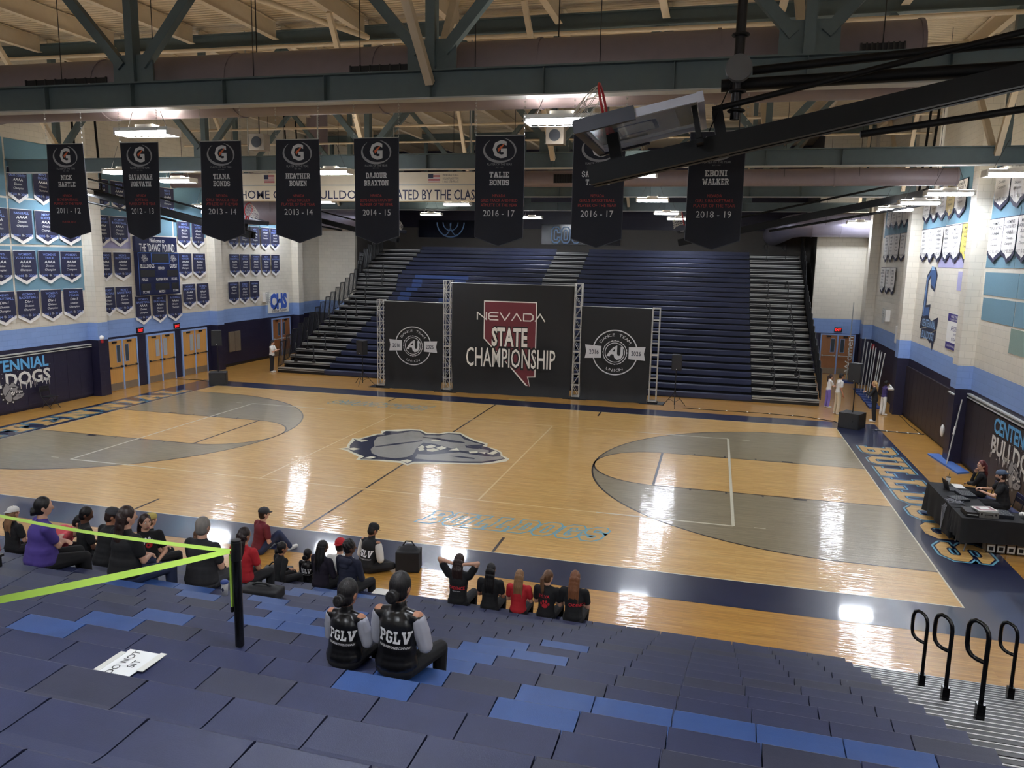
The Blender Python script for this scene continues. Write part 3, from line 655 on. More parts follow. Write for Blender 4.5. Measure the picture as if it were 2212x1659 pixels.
# ------------------------------------------------------------------ far bleachers
FY = [12.1 + .6 * i for i in range(15)] + [20.98, 21.1, 21.22, 21.34] + [21.92 + .6 * (i - 19) for i in range(19, 25)]
FZ = [.25 + .249 * i for i in range(25)]
M_FSEAT = mat('navy bench plastic', (35, 41, 68), .45, var=.06, nscale=3)
M_FSEATB = mat('bright bench plastic', (50, 72, 122), .45, var=.05, nscale=3)
fb = empty('bleachers', (0, 12.1, 0)); tag(fb, 'far telescopic bleachers of navy bench rows with pale aisle steps behind the stage backdrop', 'bleachers')
ay = lambda y: y - 12.1
AISL = [(-12.5, -9.98), (-1.2, .75), (10.06, 12.75)]
SEC = [(-9.96, -1.22), (.77, 10.04)]
for i in range(25):
    y = ay(FY[i]); z = FZ[i]; yn = ay(FY[i + 1]) if i < 24 else y + .6
    mb = MB().use(M_BLACK); mb.box(-12.5, 12.75, min(y + .27, yn - .02), yn + .25, z - .2, z - .17); mb.box(-12.5, 12.75, yn + .235, yn + .25, z - .17, z + .05); mb.build('foot_deck', fb)
    for (x0, x1) in SEC:
        if i == 24: zz = z + .0
        mb = MB().use(M_FSEAT)
        pr = [(0, -.2), (-.0, -.03), (.02, -.004), (.06, 0), (.26, -.004), (.28, -.03), (.28, -.06), (.06, -.06), (.03, -.2)]
        n = len(pr); vs = [(x0, y + p, z + q) for p, q in pr] + [(x1, y + p, z + q) for p, q in pr]
        mb.add(vs, [(k, (k + 1) % n, (k + 1) % n + n, k + n) for k in range(n)], False); mb.add(vs[:n], [tuple(range(n - 1, -1, -1))], False); mb.add(vs[n:], [tuple(range(n))], False)
        mb.build('bench_row', fb)
    for (x0, x1) in AISL:
        if x0 > -5 and x0 < 5 and i == 24: pass
        mb = MB()
        for zt, yt in ((z, y), (z - .085, y - .025)):
            mb.use(M_ALU).box(x0, x1, yt, yt + .25 if zt == z else yt + .02, zt - .045 if zt == z else zt - .03, zt)
            if zt == z: mb.use(M_BLACK).box(x0, x1, yt + .005, yt + .02, zt - .17, zt - .045)
        mb.build('aisle_step', fb)
mb = MB().use(M_BLACK); mb.box(-9.98, 10.06, .03, .06, .0, .06); mb.box(-12.5, 12.75, .02, .28, .0, .13); mb.build('kick_board', fb)
mb = MB().use(M_FSEAT)
for (x0, x1) in SEC: mb.box(x0, x1, ay(FY[24]) + .3, ay(FY[24]) + .34, FZ[24] - .05, FZ[24] + .2)
mb.build('rear_panel', fb)
# brighter replacement modules in the left section
mb = MB().use(M_FSEATB)
for i, x0, x1 in ((18, -8.9, -5.6), (17, -9.0, -8.4), (17, -6.4, -5.7), (16, -9.0, -8.4), (15, -9.3, -8.6), (14, -9.5, -8.8), (13, -9.4, -8.7), (13, -6.9, -6.2), (13, -5.6, -4.9)):
    mb.box(x0, x1, ay(FY[i]) - .004, ay(FY[i]) + .27, FZ[i] - .19, FZ[i] + .004)
mb.build('replacement_module', fb, label='brighter blue seat modules')
def far_rail(x, y, z, s=1):
    mb = MB().use(M_BLACK); mb.tube([(x, y, z), (x, y, z + .8), (x - s * .05, y + .08, z + .9), (x - s * .1, y + .16, z + .92), (x - s * .16, y + .2, z + .8), (x - s * .16, y + .2, z + .66), (x - s * .08, y + .1, z + .56), (x, y, z + .56)], .02, 6); mb.box(x - .09, x + .09, y - .03, y + .03, z - .02, z + .08)
    mb.build('handrail', fb)
for xs in ((-11.85, -10.85), (10.95, 11.95)):
    for x in xs:
        for i in (1, 3, 5, 7, 9, 11, 15, 23 if xs[0] > 0 else 17): far_rail(x, ay(FY[i]) + .03, FZ[i])
for i in range(0, 24):
    y = ay(FY[i]) + .1; z = FZ[i]
    for sx, x in ((-1, -12.55), (1, 12.8)):
        mb = MB().use(M_BLACK); lean = .32 if i < 15 else .2
        a = V((x, y, z + .12 - .1)); b = V((x, y + .1 + lean * .6, z + 1.25)); c = V((x, y + .5, z + .1)); d = V((x, y + .6 + lean * .6, z + 1.25))
        for p, q in ((a, b), (b, d), (d, c), (c, a)): mb.bar(p, q, .03, .035)
        for k in range(1, 6):
            t = k / 6; mb.bar(a.lerp(c, t), b.lerp(d, t), .016, .016)
        if sx > 0: mb.bar(a.lerp(c, .5) + V((0, 0, .0)), b.lerp(d, .5), .012, .42, up=(0, 1, 0))
        mb.build('guard_panel', fb)
# dark side skirt of the left stair tower
mb = MB().use(M_DARK)
for i in range(0, 24):
    for x in (-12.5, 12.72): mb.box(x, x + .03, ay(FY[i]) + .02, ay(FY[i]) + .62, .02 if i < 19 else 3.2, FZ[i] - .2)
mb.build('side_skirt', fb)

# ------------------------------------------------------------------ roof steel
TY = [-9.35, .6, 10.95, 20.4]; TB = 8.40; TT = 12.55
NODES = [-13.65, -7.87, -2.18, 3.58, 9.4, 15.1]
TN = ['first', 'second', 'third', 'fourth']
M_WEBW = M_BEIGE
def ibeam(mb, x0, x1, y, z0, z1, w, m, mf):
    t = .025
    mb.use(m).box(x0, x1, y - .015, y + .015, z0 + t, z1 - t); mb.use(mf).box(x0, x1, y - w / 2, y + w / 2, z0, z0 + t); mb.use(m).box(x0, x1, y - w / 2, y + w / 2, z1 - t, z1)
for n, y in enumerate(TY):
    t = empty('roof_truss', (0, y, TB)); tag(t, '%s grey green roof truss from the camera, spanning wall to wall' % TN[n], 'roof truss', 'roof trusses')
    xl = 15.78 if n < 2 else 15.36
    mb = MB(); ibeam(mb, -xl, xl, 0, 0, .46, .28, M_STEEL, M_FLANGE)
    mb.use(M_STEEL)
    for x in NODES[1:-1]:
        mb.box(x - .42, x + .42, -.02, .02, .44, .95)                         # gusset
        for d in (-1.9, 0, 1.9): mb.box(x + d - .006, x + d + .006, -.12, .12, .03, .43)
    mb.build('bottom_chord', t)
    mb = MB(); ibeam(mb, -xl, xl, 0, TT - TB - .42, TT - TB, .28, M_STEEL, M_STEEL); mb.build('top_chord', t)
    for x in NODES:
        if abs(x) < 15.2:
            MB().use(M_STEEL).bar((x, 0, .44), (x, 0, TT - TB - .4), .2, .16, up=(1, 0, 0)).build('web_post', t)
    for k in range(len(NODES)):
        x = NODES[k]
        for s in (-1, 1):
            xm = x + s * 2.88
            if abs(xm) > 15.5 or abs(x) > 15.0: continue
            MB().use(M_STEEL).bar((x + s * .22, 0, .75), (xm, 0, TT - TB - .42), .17, .15, up=(0, 1, 0)).build('web_diagonal', t)
    # pale kicker braces running from the bottom chord up to the joists
    for x, s in ((-13.2, -1), (-2.18, -1), (3.58, 1), (3.58, -1), (14.9, 1), (14.9, -1), (9.4, 1)):
        if (n == 3 and s > 0) or (n == 0 and x < -2): continue
        MB().use(M_BEIGE).bar((x, s * .08, .25), (x + (.25 if x < 0 else -.25), s * 2.9, TT - TB - .45), .13, .13, up=(1, 0, 0)).build('kicker_brace', t)
# joists from truss to truss
JX = [-2.2 + 2.93 * k for k in range(-4, 7)]
def joist(x, y0, y1):
    mb = MB(); m = M_BEIGE
    o = empty('roof_joist', (x, y0, 12.27))
    L = y1 - y0
    mb.use(m).box(-.012, .012, .16, L - .16, .02, .5); mb.box(-.1, .1, .16, L - .16, 0, .02); mb.box(-.1, .1, .16, L - .16, .48, .5)
    mb.build('joist', o); return o
bays = [(-19.0, TY[0]), (TY[0], TY[1]), (TY[1], TY[2]), (TY[2], TY[3]), (TY[3], YR)]
bn = ['bay above the near bleachers', 'bay between the first and second roof trusses', 'bay between the second and third roof trusses', 'bay between the third and fourth roof trusses', 'bay behind the fourth roof truss']
for b, (y0, y1) in enumerate(bays):
    for x in JX:
        o = joist(x, y0, y1); tag(o, 'beige roof joist in the ' + bn[b], 'roof joist', 'roof joists in the ' + bn[b])
# end diaphragm steel across each bay
def pipe(pts, r, name, lab, cat, m=None):
    o = MB().use(m or M_BEIGE).tube(pts, r, 10).build(name); return tag(o, lab, cat)
pipe([(-15.7, -.35, 11.9), (15.7, -.35, 11.75)], .055, 'sprinkler_pipe', 'beige sprinkler pipe running across below the top of the second roof truss', 'pipe')
pipe([(-15.7, 1.7, 11.6), (15.7, 1.7, 11.6)], .05, 'sprinkler_pipe', 'beige sprinkler pipe just behind the second roof truss', 'pipe')
pipe([(-15.7, 9.6, 11.2), (15.7, 9.6, 11.2)], .05, 'sprinkler_pipe', 'beige sprinkler pipe in front of the third roof truss', 'pipe')
pipe([(-15.7, 10.0, 10.6), (15.5, 10.0, 10.6)], .04, 'sprinkler_pipe', 'thin lower sprinkler pipe in front of the third roof truss', 'pipe')
pipe([(-4.4, -7.2, 12.1), (-1.6, -.6, 11.9)], .075, 'sprinkler_pipe', 'thick beige branch pipe sloping at the upper left of the roof', 'pipe')
pipe([(15.2, 7.2, 12.5), (15.2, 7.2, 8.6), (15.2, 7.35, 8.3), (15.2, 7.2, 8.1)], .075, 'drain_pipe', 'white vertical drain pipe with a curl at its foot on the right wall', 'pipe', M_WHITE)
# ducts
def duct(x0, x1, y, z, r, m, lab, vents=(), seams=4):
    o = empty('air_duct', ((x0 + x1) / 2, y, z)); tag(o, lab, 'air duct')
    h = (x1 - x0) / 2
    MB().use(m).tube([(-h, 0, 0), (h, 0, 0)], r, 28).build('duct_tube', o)
    for k in range(seams + 1):
        x = -h + .02 + (2 * h - .04) * k / seams
        MB().use(m).tube([(x - .03, 0, 0), (x + .03, 0, 0)], r + .018, 28).build('duct_collar', o)
    for vx, w in vents:
        mb = MB().use(M_DARK).box(vx - (x0 + x1) / 2 - w / 2, vx - (x0 + x1) / 2 + w / 2, -r - .015, -r * .7, -.16, .12)
        mb.use(M_BLACK)
        for k in range(9): xx = vx - (x0 + x1) / 2 - w / 2 + w * k / 8; mb.box(xx - .012, xx + .012, -r - .03, -r, -.17, .13)
        mb.build('vent_grille', o)
    nh = max(2, int(h))
    for k in range(nh):
        x = -h + .6 + (2 * h - 1.2) * k / (nh - 1)
        MB().use(M_BLACK).tube([(x, -r, 0), (x, -r, RZ - z)], .008, 5).build('hanger_rod', o)
    return o
duct(-15.6, 11.1, -8.15, 9.02, .57, M_DUCT, 'long round mauve duct hanging just behind the first roof truss', ((-4.28, 1.9), (2.57, 1.5), (10.5, .6)), 9)
duct(-12.5, 15.2, 5.0, 8.56, .27, M_DUCT, 'round mauve duct between the second and third roof trusses', ((3.1, .7), (8.3, .9)), 8)
duct(12.9, 15.7, 21.6, 7.82, .6, M_DUCTM, 'fat shiny round duct at the right above the far double doors', (), 2)
def elbow(pts, r, m, lab):
    return tag(MB().use(m).tube(pts, r, 24).build('duct_elbow'), lab, 'air duct')
elbow([(12.95, 21.6, 7.82), (12.4, 21.65, 7.82), (11.9, 21.9, 7.75), (11.6, 22.5, 7.62), (11.5, 23.6, 7.55), (11.5, 28.8, 7.5)], .6, M_DUCTM, 'curved duct elbow turning back over the right end of the far bleachers')
duct(-15.6, -12.0, 12.6, 7.8, .62, M_DUCT, 'round mauve duct at the left wall below the third roof truss', (), 2)
duct(-15.6, -11.9, 21.5, 8.0, .62, M_DUCTM, 'round duct at the left over the alcove beside the far bleachers', (), 2)
elbow([(-12.0, 12.6, 7.8), (-11.5, 12.65, 7.85), (-11.1, 12.9, 8.1), (-10.9, 13.3, 8.6), (-10.85, 13.5, 9.6), (-10.85, 13.5, 12.7)], .5, M_DUCT, 'duct elbow rising to the roof at the left behind the player banners')
# ------------------------------------------------------------------ player banners under the first truss
M_PB = mat('black banner cloth', (30, 32, 42), .8, var=.05, nscale=2, bump=.25, bscale=3)
M_PBI = mat('banner hem', (70, 72, 80), .8)
M_PTXT = mat('banner silver print', (205, 205, 205), .7)
M_PRED = mat('banner red print', (170, 62, 58), .7)
M_PGREY = mat('banner grey print', (150, 150, 152), .7)
M_ORANGE = mat('banner orange print', (214, 104, 60), .7)
def pennant(w, h, tip, nx=9, nz=12, wave=.02, ph=0.0, twist=0.0):
    """hanging cloth grid, top edge at z=0, pointed lower edge"""
    def f(u, t):
        x = (u - .5) * w; hb = h + (tip - h) * (1 - abs(2 * u - 1)); z = -t * hb
        y = wave * t * math.sin(u * 7 + ph) + wave * .6 * t * math.sin(u * 3.1 + t * 4 + ph * 2) + twist * t * (u - .5)
        return V((x, y, z))
    return f
def player_banner(x, name, lines, years, foot, ph, tw, lab):
    o = empty('banner', (x, TY[0], 7.82)); tag(o, lab, 'banner', 'player banners under the first roof truss')
    f = pennant(.82, 1.63, 1.77, ph=ph, twist=tw)
    mb = MB().use(M_PB, True); nx, nz = 14, 14
    vs = [f(i / nx, j / nz) for j in range(nz + 1) for i in range(nx + 1)]
    fs = [(j * (nx + 1) + i, (j + 1) * (nx + 1) + i, (j + 1) * (nx + 1) + i + 1, j * (nx + 1) + i + 1) for j in range(nz) for i in range(nx)]
    mb.add(vs, fs, True); mb.add([v + V((0, .012, 0)) for v in vs], [tuple(reversed(q)) for q in fs], True)
    mb.use(M_PBI)
    for u in (0, 1): mb.tube([f(u, j / nz) + V((0, .006, 0)) for j in range(nz + 1)], .007, 5)
    mb.tube([f(i / nx, 1) + V((0, .006, 0)) for i in range(nx + 1)], .009, 5)
    def put(mb, T, cz, cx=0.0):
        vs, fs = T; P = []
        for a, b in vs:
            u = min(1, max(0, (a + cx) / .82 + .5)); hb = 1.63 + .14 * (1 - abs(2 * u - 1)); t = -(cz + b) / hb
            P.append(f(u, t) + V((0, -.006, 0)))
        mb.add(P, fs, False)
    mb.use(M_PTXT)
    n2 = name.split(' ')
    for k, s in enumerate(n2): put(mb, block_text(s, min(.6, .066 * len(s)), .092, .7), -.62 - .125 * k)
    put(mb, text(years, .105, .53), -1.235)
    mb.use(M_PGREY); put(mb, text('PLAYER OF THE YEAR', .036, .42), -.455); put(mb, text('EST. 1985', .016, .12), -.50)
    mb.use(M_PRED)
    for k, s in enumerate(lines): put(mb, text(s, .05, min(.62, .036 * len(s))), -.955 - .075 * k)
    if foot: put(mb, text(foot, .04, .3), -1.45)
    # sweeping ring and letter mark
    mb.use(M_PGREY)
    for a0, a1, r in ((2.2, 5.9, .05), (5.6, 7.6, .035)):
        vs = []; fs = []; n = 22
        for i in range(n + 1):
            a = a0 + (a1 - a0) * i / n; th = r * math.sin(math.pi * i / n) + .004
            for q in (0, 1): vs.append((.28 * math.cos(a) * (1 - q * th * 3), .2 * math.sin(a) * (1 - q * th * 4)))
        fs = [(2 * i, 2 * i + 2, 2 * i + 3, 2 * i + 1) for i in range(n)]
        put(mb, (vs, fs), -.235)
    mb.use(M_PTXT); put(mb, text('G', .27, .24, off=.03), -.21)
    mb.use(M_ORANGE); put(mb, ([(-.03, -.05), (.06, .05), (.075, .09), (-.045, .0)], [(0, 1, 2, 3)]), -.21, .01)
    mb.build('cloth', o)
    mb = MB().use(M_FLANGE)
    for u in (0, 1):
        p = f(u, 0)
        for k in range(13): mb.ring2(.008, .016, (p.x, 0, .02 + k * .045), X_ if k % 2 else Y_, Z_, 0, n=8)
    mb.tube([f(0, 0), f(1, 0)], .008, 6)
    mb.build('chain', o)
PB = [(-3.82, 'NICK HARTLE', ['NEVADA', 'BOYS BASEBALL', 'PLAYER OF THE YEAR'], '2011 - 12', 'PLAYER 2012', 'leftmost black player banner hanging from the first roof truss, dated 2011-12'),
 (-2.16, 'SAVANNAH HORVATH', ['NEVADA', 'SOFTBALL', 'PLAYER OF THE YEAR'], '2012 - 13', '', 'black player banner dated 2012-13, second from the left of the hanging row'),
 (-.44, 'TIANA BONDS', ['NEVADA', 'GIRLS TRACK & FIELD', 'ATHLETE OF THE YEAR'], '2013 - 14', '', 'black player banner dated 2013-14, third from the left of the hanging row'),
 (1.09, 'HEATHER BOWEN', ['NEVADA', 'GIRLS SOCCER', 'PLAYER OF THE YEAR'], '2013 - 14', '', 'black player banner dated 2013-14, fourth from the left of the hanging row'),
 (2.58, 'DAJOUR BRAXTON', ['NEVADA', 'BOYS CROSS COUNTRY', 'RUNNER OF THE YEAR'], '2014 - 15', '', 'black player banner dated 2014-15, fifth from the left of the hanging row'),
 (4.76, 'TALIE BONDS', ['NEVADA', 'GIRLS TRACK AND FIELD', 'ATHLETE OF THE YEAR'], '2016 - 17', '', 'black player banner dated 2016-17 hanging clear, right of the long white sign'),
 (6.39, 'SAMANTHA THOMAS', ['NEVADA', 'GIRLS BASKETBALL', 'PLAYER OF THE YEAR'], '2016 - 17', '', 'black player banner dated 2016-17, half hidden by the folded backboard'),
 (8.2, 'EBONI WALKER', ['NEVADA', 'GIRLS BASKETBALL', 'PLAYER OF THE YEAR'], '2018 - 19', '', 'rightmost black player banner, dated 2018-19, below the black backboard mast')]
for i, (x, n, l, yv, ft, lab) in enumerate(PB): player_banner(x, n, l, yv, ft, i * 1.7, (.1, -.12, .08, .14, -.06, .05, -.1, .06)[i], lab)

# ------------------------------------------------------------------ long white sign (flag case) under the second truss
o = empty('flag_case_sign', (-2.9, 1.05, 7.52)); tag(o, 'long white sign reading HOME OF THE BULLDOGS under the second roof truss', 'sign')
M_SIGN = mat('cream sign board', (226, 214, 190), .5, var=.02)
mb = MB().use(M_SIGN); mb.box(-4.2, 4.2, 0, .3, 0, .48); mb.box(-4.2, 4.2, -.02, .3, .5, .86); mb.use(M_FLANGE).box(-4.2, 4.2, -.03, .02, .47, .5); mb.build('case', o)
M_NTXT = mat('navy print', (44, 46, 74), .6)
mb = MB().use(M_NTXT); mb.glyphs(text('HOME OF THE BULLDOGS', .27, 4.6, off=.012), (-1.75, -.004, .2), X_, Z_); mb.glyphs(text('DONATED BY THE CLASS', .3, 3.35, off=.012), (2.45, -.004, .2), X_, Z_)
mb.use(M_SKY).box(.6, .78, -.004, 0, .05, .4); mb.build('lettering', o)
def flag(mb, x, z, w, h):
    for k in range(13):
        mb.use(M_RED if k % 2 == 0 else M_WHITE).box(x, x + w, -.024, -.0205, z + h * k / 13, z + h * (k + 1) / 13)
    mb.use(M_NTXT).box(x, x + w * .42, -.028, -.0245, z + h * 6 / 13, z + h)
for x in (-3.15, 2.5):
    mb = MB(); flag(mb, x, .56, .38, .25); mb.build('flag_print', o)
mb = MB().use(M_NTXT)
for k, s in enumerate(('MORGAN FLAGS', 'ROLLING FLAG SYSTEMS', '1-866-678-FLAG')): mb.glyphs(text(s, .06, .5), (3.22, -.0225, .77 - .095 * k), X_, Z_)
mb.build('maker_print', o)
for x in (-3.8, -1.3, 1.3, 3.8): MB().use(M_FLANGE).tube([(x, .15, .86), (x, .15, RZ - 7.52)], .02, 6).build('hanger_rod', o)

# ------------------------------------------------------------------ wall banners
M_BW = mat('white banner cloth', (228, 226, 222), .8, bump=.2, bscale=9)
M_BY = mat('yellow banner cloth', (232, 206, 96), .8, bump=.2, bscale=9)
M_BT = mat('tan banner cloth', (196, 176, 122), .8, bump=.2, bscale=9)
M_BLUET = mat('periwinkle print', (126, 146, 214), .7)
M_DKT = mat('dark print', (34, 36, 52), .7)
def wall_banner(sx, y0, y1, zt, zp, sport, div, yr, lab, grp, kind='navy', tilt=0.0):
    w = y1 - y0; yc = (y0 + y1) / 2; h = zt - zp
    m0, mt, m1, m2 = {'navy': (M_NAVY, M_BW, M_BLUET, M_BW), 'white': (M_BW, M_NAVY, M_DKT, M_DKT), 'yellow': (M_BY, M_NAVY, M_DKT, M_DKT), 'tan': (M_BT, M_NAVY, M_DKT, M_DKT)}[kind]
    hb = .8 * h
    ph = random.random() * 6
    mb = MB()
    def sheet(m, w, a, b, yo, dy):
        n = 12; vs = []; fs = []
        for i in range(n + 1):
            u = i / n
            x = (u - .5) * w; ff = .008 * math.sin(u * 14 + ph) + .005 * math.sin(u * 31 + ph * 3)
            e = b + (a - b) * abs(2 * u - 1)
            vs += [V((x, -.02 + yo, -dy)), V((x, -.02 + yo + ff, -(dy + e) * .5)), V((x, -.024 + yo + ff * 1.6, -e))]
        for i in range(n):
            k = 3 * i; fs += [(k, k + 1, k + 4, k + 3), (k + 1, k + 2, k + 5, k + 4)]
        mb.use(m).add(vs, fs, True)
    sheet(mt, w, hb, h, 0.0, .0)
    sheet(m0, w * .985, hb - .1 * h, h - .1 * h, -.006, .0)
    mb.use(mt).tube([(-w / 2, -.02, 0), (w / 2, -.02, 0)], .012, 6)
    k = h / 1.2
    mb.use(m1)
    sl = sport.split('|')
    for i, s in enumerate(sl): mb.glyphs(text(s, .085 * k, min(w * .86, w * .085 * len(s)), off=.01), (0, -.045, (-.13 - .12 * i) * k), X_, Z_)
    mb.use(m2)
    z = (-.13 - .12 * len(sl)) * k
    mb.glyphs(text('AAAA' if div == 4 else 'Div-1', .095 * k, w * (.5 if div == 4 else .38), shear=.2, off=.01), (0, -.045, z - .02), X_, Z_)
    mb.glyphs(text('Division', .08 * k, w * .4, shear=.25), (0, -.045, z - .17 * k), X_, Z_)
    mb.glyphs(text('Champion', .08 * k, w * .5, shear=.25), (0, -.045, z - .31 * k), X_, Z_)
    zy = -.84 * h + .1 * h
    if yr:
        mb.use(m1); a, b = yr.split(' ')
        mb.glyphs(text(a, .085 * k, w * .3), (-w * .27, -.045, zy), X_, Z_); mb.glyphs(text(b, .085 * k, w * .3), (w * .27, -.045, zy), X_, Z_)
        emblem(mb, (0, -.042, zy), X_, Z_, .028 * w, None, m0, M_EMBG, M_BW, .0006)
    o = mb.build('wall_banner'); o.location = (sx * (WX - .03), yc, zt); o.rotation_euler = (0, 0, math.pi / 2 if sx < 0 else -math.pi / 2)   # local x to the viewer's right, local -y faces the room
    return tag(o, lab, 'banner', grp)
RN = {1: 'top row', 2: 'second row', 3: 'third row', 4: 'lowest row', 5: 'row under the scoreboard'}
RZt = {1: (8.62, 7.4), 2: (7.2, 5.97), 3: (5.75, 4.55), 4: (4.33, 3.13), 5: (3.88, 2.64)}
LB = [  # row, y0, y1, sport, div, years, place
 (1, .49, 1.30, "WOMEN'S|CROSS COUNTRY", 4, '2001 2002', 0), (1, 1.56, 2.35, "MEN'S|SOCCER", 4, '2001 2002', 0), (1, 2.6, 3.5, "WOMEN'S|GOLF", 4, '2002 2003', 0),
 (2, -.55, .38, "MEN'S|FOOTBALL", 4, '2004 2005', 0), (2, .47, 1.40, 'BASEBALL', 4, '2004 2005', 0), (2, 1.51, 2.5, "MEN'S|SOCCER", 4, '2005 2006', 0), (2, 2.56, 3.6, "WOMEN'S|TENNIS", 4, '2005 2006', 0),
 (3, -.55, .38, "MEN'S|FOOTBALL", 4, '2008 2009', 0), (3, .47, 1.42, "WOMEN'S|VOLLEYBALL", 4, '2008 2009', 0), (3, 1.53, 2.48, "WOMEN'S|TRACK", 4, '2008 2009', 0), (3, 2.53, 3.5, "WOMEN'S|CROSS COUNTRY", 4, '2008 2009', 0),
 (4, -.52, .40, "MEN'S|BASKETBALL", 1, '2014 2015', 0), (4, .49, 1.44, "WOMEN'S|BASKETBALL", 1, '2014 2015', 0), (4, 1.52, 2.45, "WOMEN'S|GOLF", 1, '2015 2016', 0), (4, 2.54, 3.5, "MEN'S|TENNIS", 1, '2015 2016', 0),
 (1, 4.35, 5.2, "WOMEN'S|SOCCER", 4, '2003 2004', 1), (1, 5.3, 6.2, "MEN'S|GOLF", 4, '2003 2004', 1), (1, 8.24, 9.16, "MEN'S|TRACK", 4, '2003 2004', 1),
 (2, 4.35, 5.11, "WOMEN'S|VOLLEYBALL", 4, '2007 2008', 1), (2, 5.18, 6.13, "WOMEN'S|BASKETBALL", 4, '2008 2009', 1), (2, 9.3, 10.2, "MEN'S|BASKETBALL", 4, '2015 2016', 1), (2, 10.3, 11.2, "WOMEN'S|SOCCER", 4, '2010 2011', 1),
 (3, 4.44, 5.13, "WOMEN'S|SOCCER", 4, '2008 2009', 1), (3, 5.23, 6.22, "MEN'S|CROSS COUNTRY", 4, '2009 2010', 1), (3, 9.23, 10.21, "MEN'S|SOCCER", 4, '2010 2011', 1), (3, 10.3, 11.23, "WOMEN'S|BASKETBALL", 4, '2010 2011', 1),
 (4, 4.48, 5.17, "WOMEN'S|BASKETBALL", 1, '2015 2016', 1), (4, 5.23, 6.19, "MEN'S|BASKETBALL", 1, '2015 2016', 1), (4, 9.46, 10.38, "WOMEN'S|BASKETBALL", 4, '2017 2018', 1), (4, 10.48, 11.4, "WOMEN'S|GOLF", 4, '2017 2018', 1),
 (5, 6.33, 7.26, "WOMEN'S|BASKETBALL", 4, '2016 2017', 1), (5, 7.40, 8.30, "MEN'S|BASKETBALL", 4, '2016 2017', 1), (5, 8.40, 9.35, 'BASEBALL', 4, '2016 2017', 1)]
for i, y in enumerate((13.17, 14.11, 15.1, 16.1, 17.06)):
    LB.append((1, y, y + .86, ('BASEBALL', "MEN'S|GOLF", "WOMEN'S|TRACK", "MEN'S|TENNIS", 'SOFTBALL')[i], 4, '2011 2012', 2))
    LB.append((2, y, y + .87, ("WOMEN'S|GOLF", "MEN'S|TRACK", "MEN'S|SOCCER", 'SOFTBALL', "WOMEN'S|BASKETBALL")[i], 4, '2012 2013', 2))
    LB.append((3, y, y + .87, ("WOMEN'S|BASKETBALL", "MEN'S|BOWLING", "WOMEN'S|SOCCER", "MEN'S|BASKETBALL", "WOMEN'S|BASKETBALL")[i], 4, '2018 2019', 2))
LB += [(4, 13.0, 13.92, 'FOOTBALL', 4, '2019 2020', 2), (4, 13.98, 14.86, "WOMEN'S|SOCCER", 4, '2019 2020', 2), (4, 14.93, 15.78, 'FOOTBALL', 4, '2020 2021', 2)]
PLC = ['left wall nearest us', 'left wall above the doors', 'left wall past the scoreboard']
ORD = ['first', 'second', 'third', 'fourth', 'fifth', 'sixth']
cnt = {}
for r, y0, y1, sp, dv, yr, pl in sorted(LB, key=lambda b: b[1]):
    k = cnt.get((r, pl), 0); cnt[(r, pl)] = k + 1
    zt, zp = RZt[r]
    wall_banner(-1, y0, y1, zt, zp, sp, dv, yr, '%s from left, %s of navy banners, %s' % (ORD[k], RN[r], PLC[pl]), 'navy championship banners on the left wall')
RB = []
for i, (a, b) in enumerate(((2.03, 3.27), (.85, 2.0))): RB.append((1, a, b, ('FOOTBALL', "WOMEN'S|SOCCER")[i], 0, 'white', '2018 2019'))
for i, (a, b) in enumerate(((2.15, 3.3), (1.1, 2.12), (.1, 1.08))): RB.append((2, a, b, ("WOMEN'S|TRACK & FIELD", "WOMEN'S|TRACK & FIELD", "MEN'S|BASKETBALL")[i], 0, 'white', '2017 2023'))
for i, (a, b) in enumerate(((10.13, 11.15), (9.1, 10.1), (8.1, 9.07), (7.1, 8.07), (5.9, 7.06))): RB.append((1, a, b, ("WOMEN'S|BASKETBALL", "WOMEN'S|GOLF", "MEN'S|TRACK", "WOMEN'S|BASKETBALL", "WOMEN'S|SOCCER")[i], 1, 'tan' if i == 3 else 'white', '2017 2018'))
for i, (a, b) in enumerate(((10.05, 11.05), (9.06, 10.02), (8.05, 9.03), (7.12, 8.02), (5.92, 7.08), (4.82, 5.88))): RB.append((2, a, b, ("MEN'S|GOLF", "MEN'S|CROSS COUNTRY", "MEN'S|BASEBALL", "MEN'S|TRACK", "MEN'S|CROSS COUNTRY", "MEN'S|BASKETBALL")[i], 1, 'yellow' if i == 5 else 'white', '2025 2026' if i < 2 else '2016 2017'))
for i, y in enumerate((16.85, 15.8, 14.75, 13.65, 12.6)):
    RB.append((1, y, y + 1.0, ("MEN'S|TRACK", "WOMEN'S|GOLF", "MEN'S|GOLF", 'SOFTBALL', 'BASEBALL')[i], 2, 'white', '2021 2022'))
    RB.append((2, y, y + 1.0, ("MEN'S|TRACK", "WOMEN'S|GOLF", "MEN'S|GOLF", 'SOFTBALL', 'BASEBALL')[i], 2, 'white', '2024 2025'))
for i, y in enumerate((17.05, 15.95, 14.9)): RB.append((3, y, y + .98, ("WOMEN'S|BASKETBALL", "WOMEN'S|TRACK", "MEN'S|SOCCER")[i], 2, 'white', '2021 2022'))
PLR = ['right wall nearest us', 'right wall above the painted crest', 'far stretch of the right wall']
cnt = {}
for r, y0, y1, sp, pl, kd, yr in sorted(RB, key=lambda b: -b[1]):
    k = cnt.get((r, pl), 0); cnt[(r, pl)] = k + 1
    zt, zp = RZt[r]
    wall_banner(1, y0, y1, zt, zp, sp, 4, yr, '%s from left, %s of %s banners, %s' % (ORD[k], RN[r], kd, PLR[pl]), 'pale championship banners on the right wall', kd)

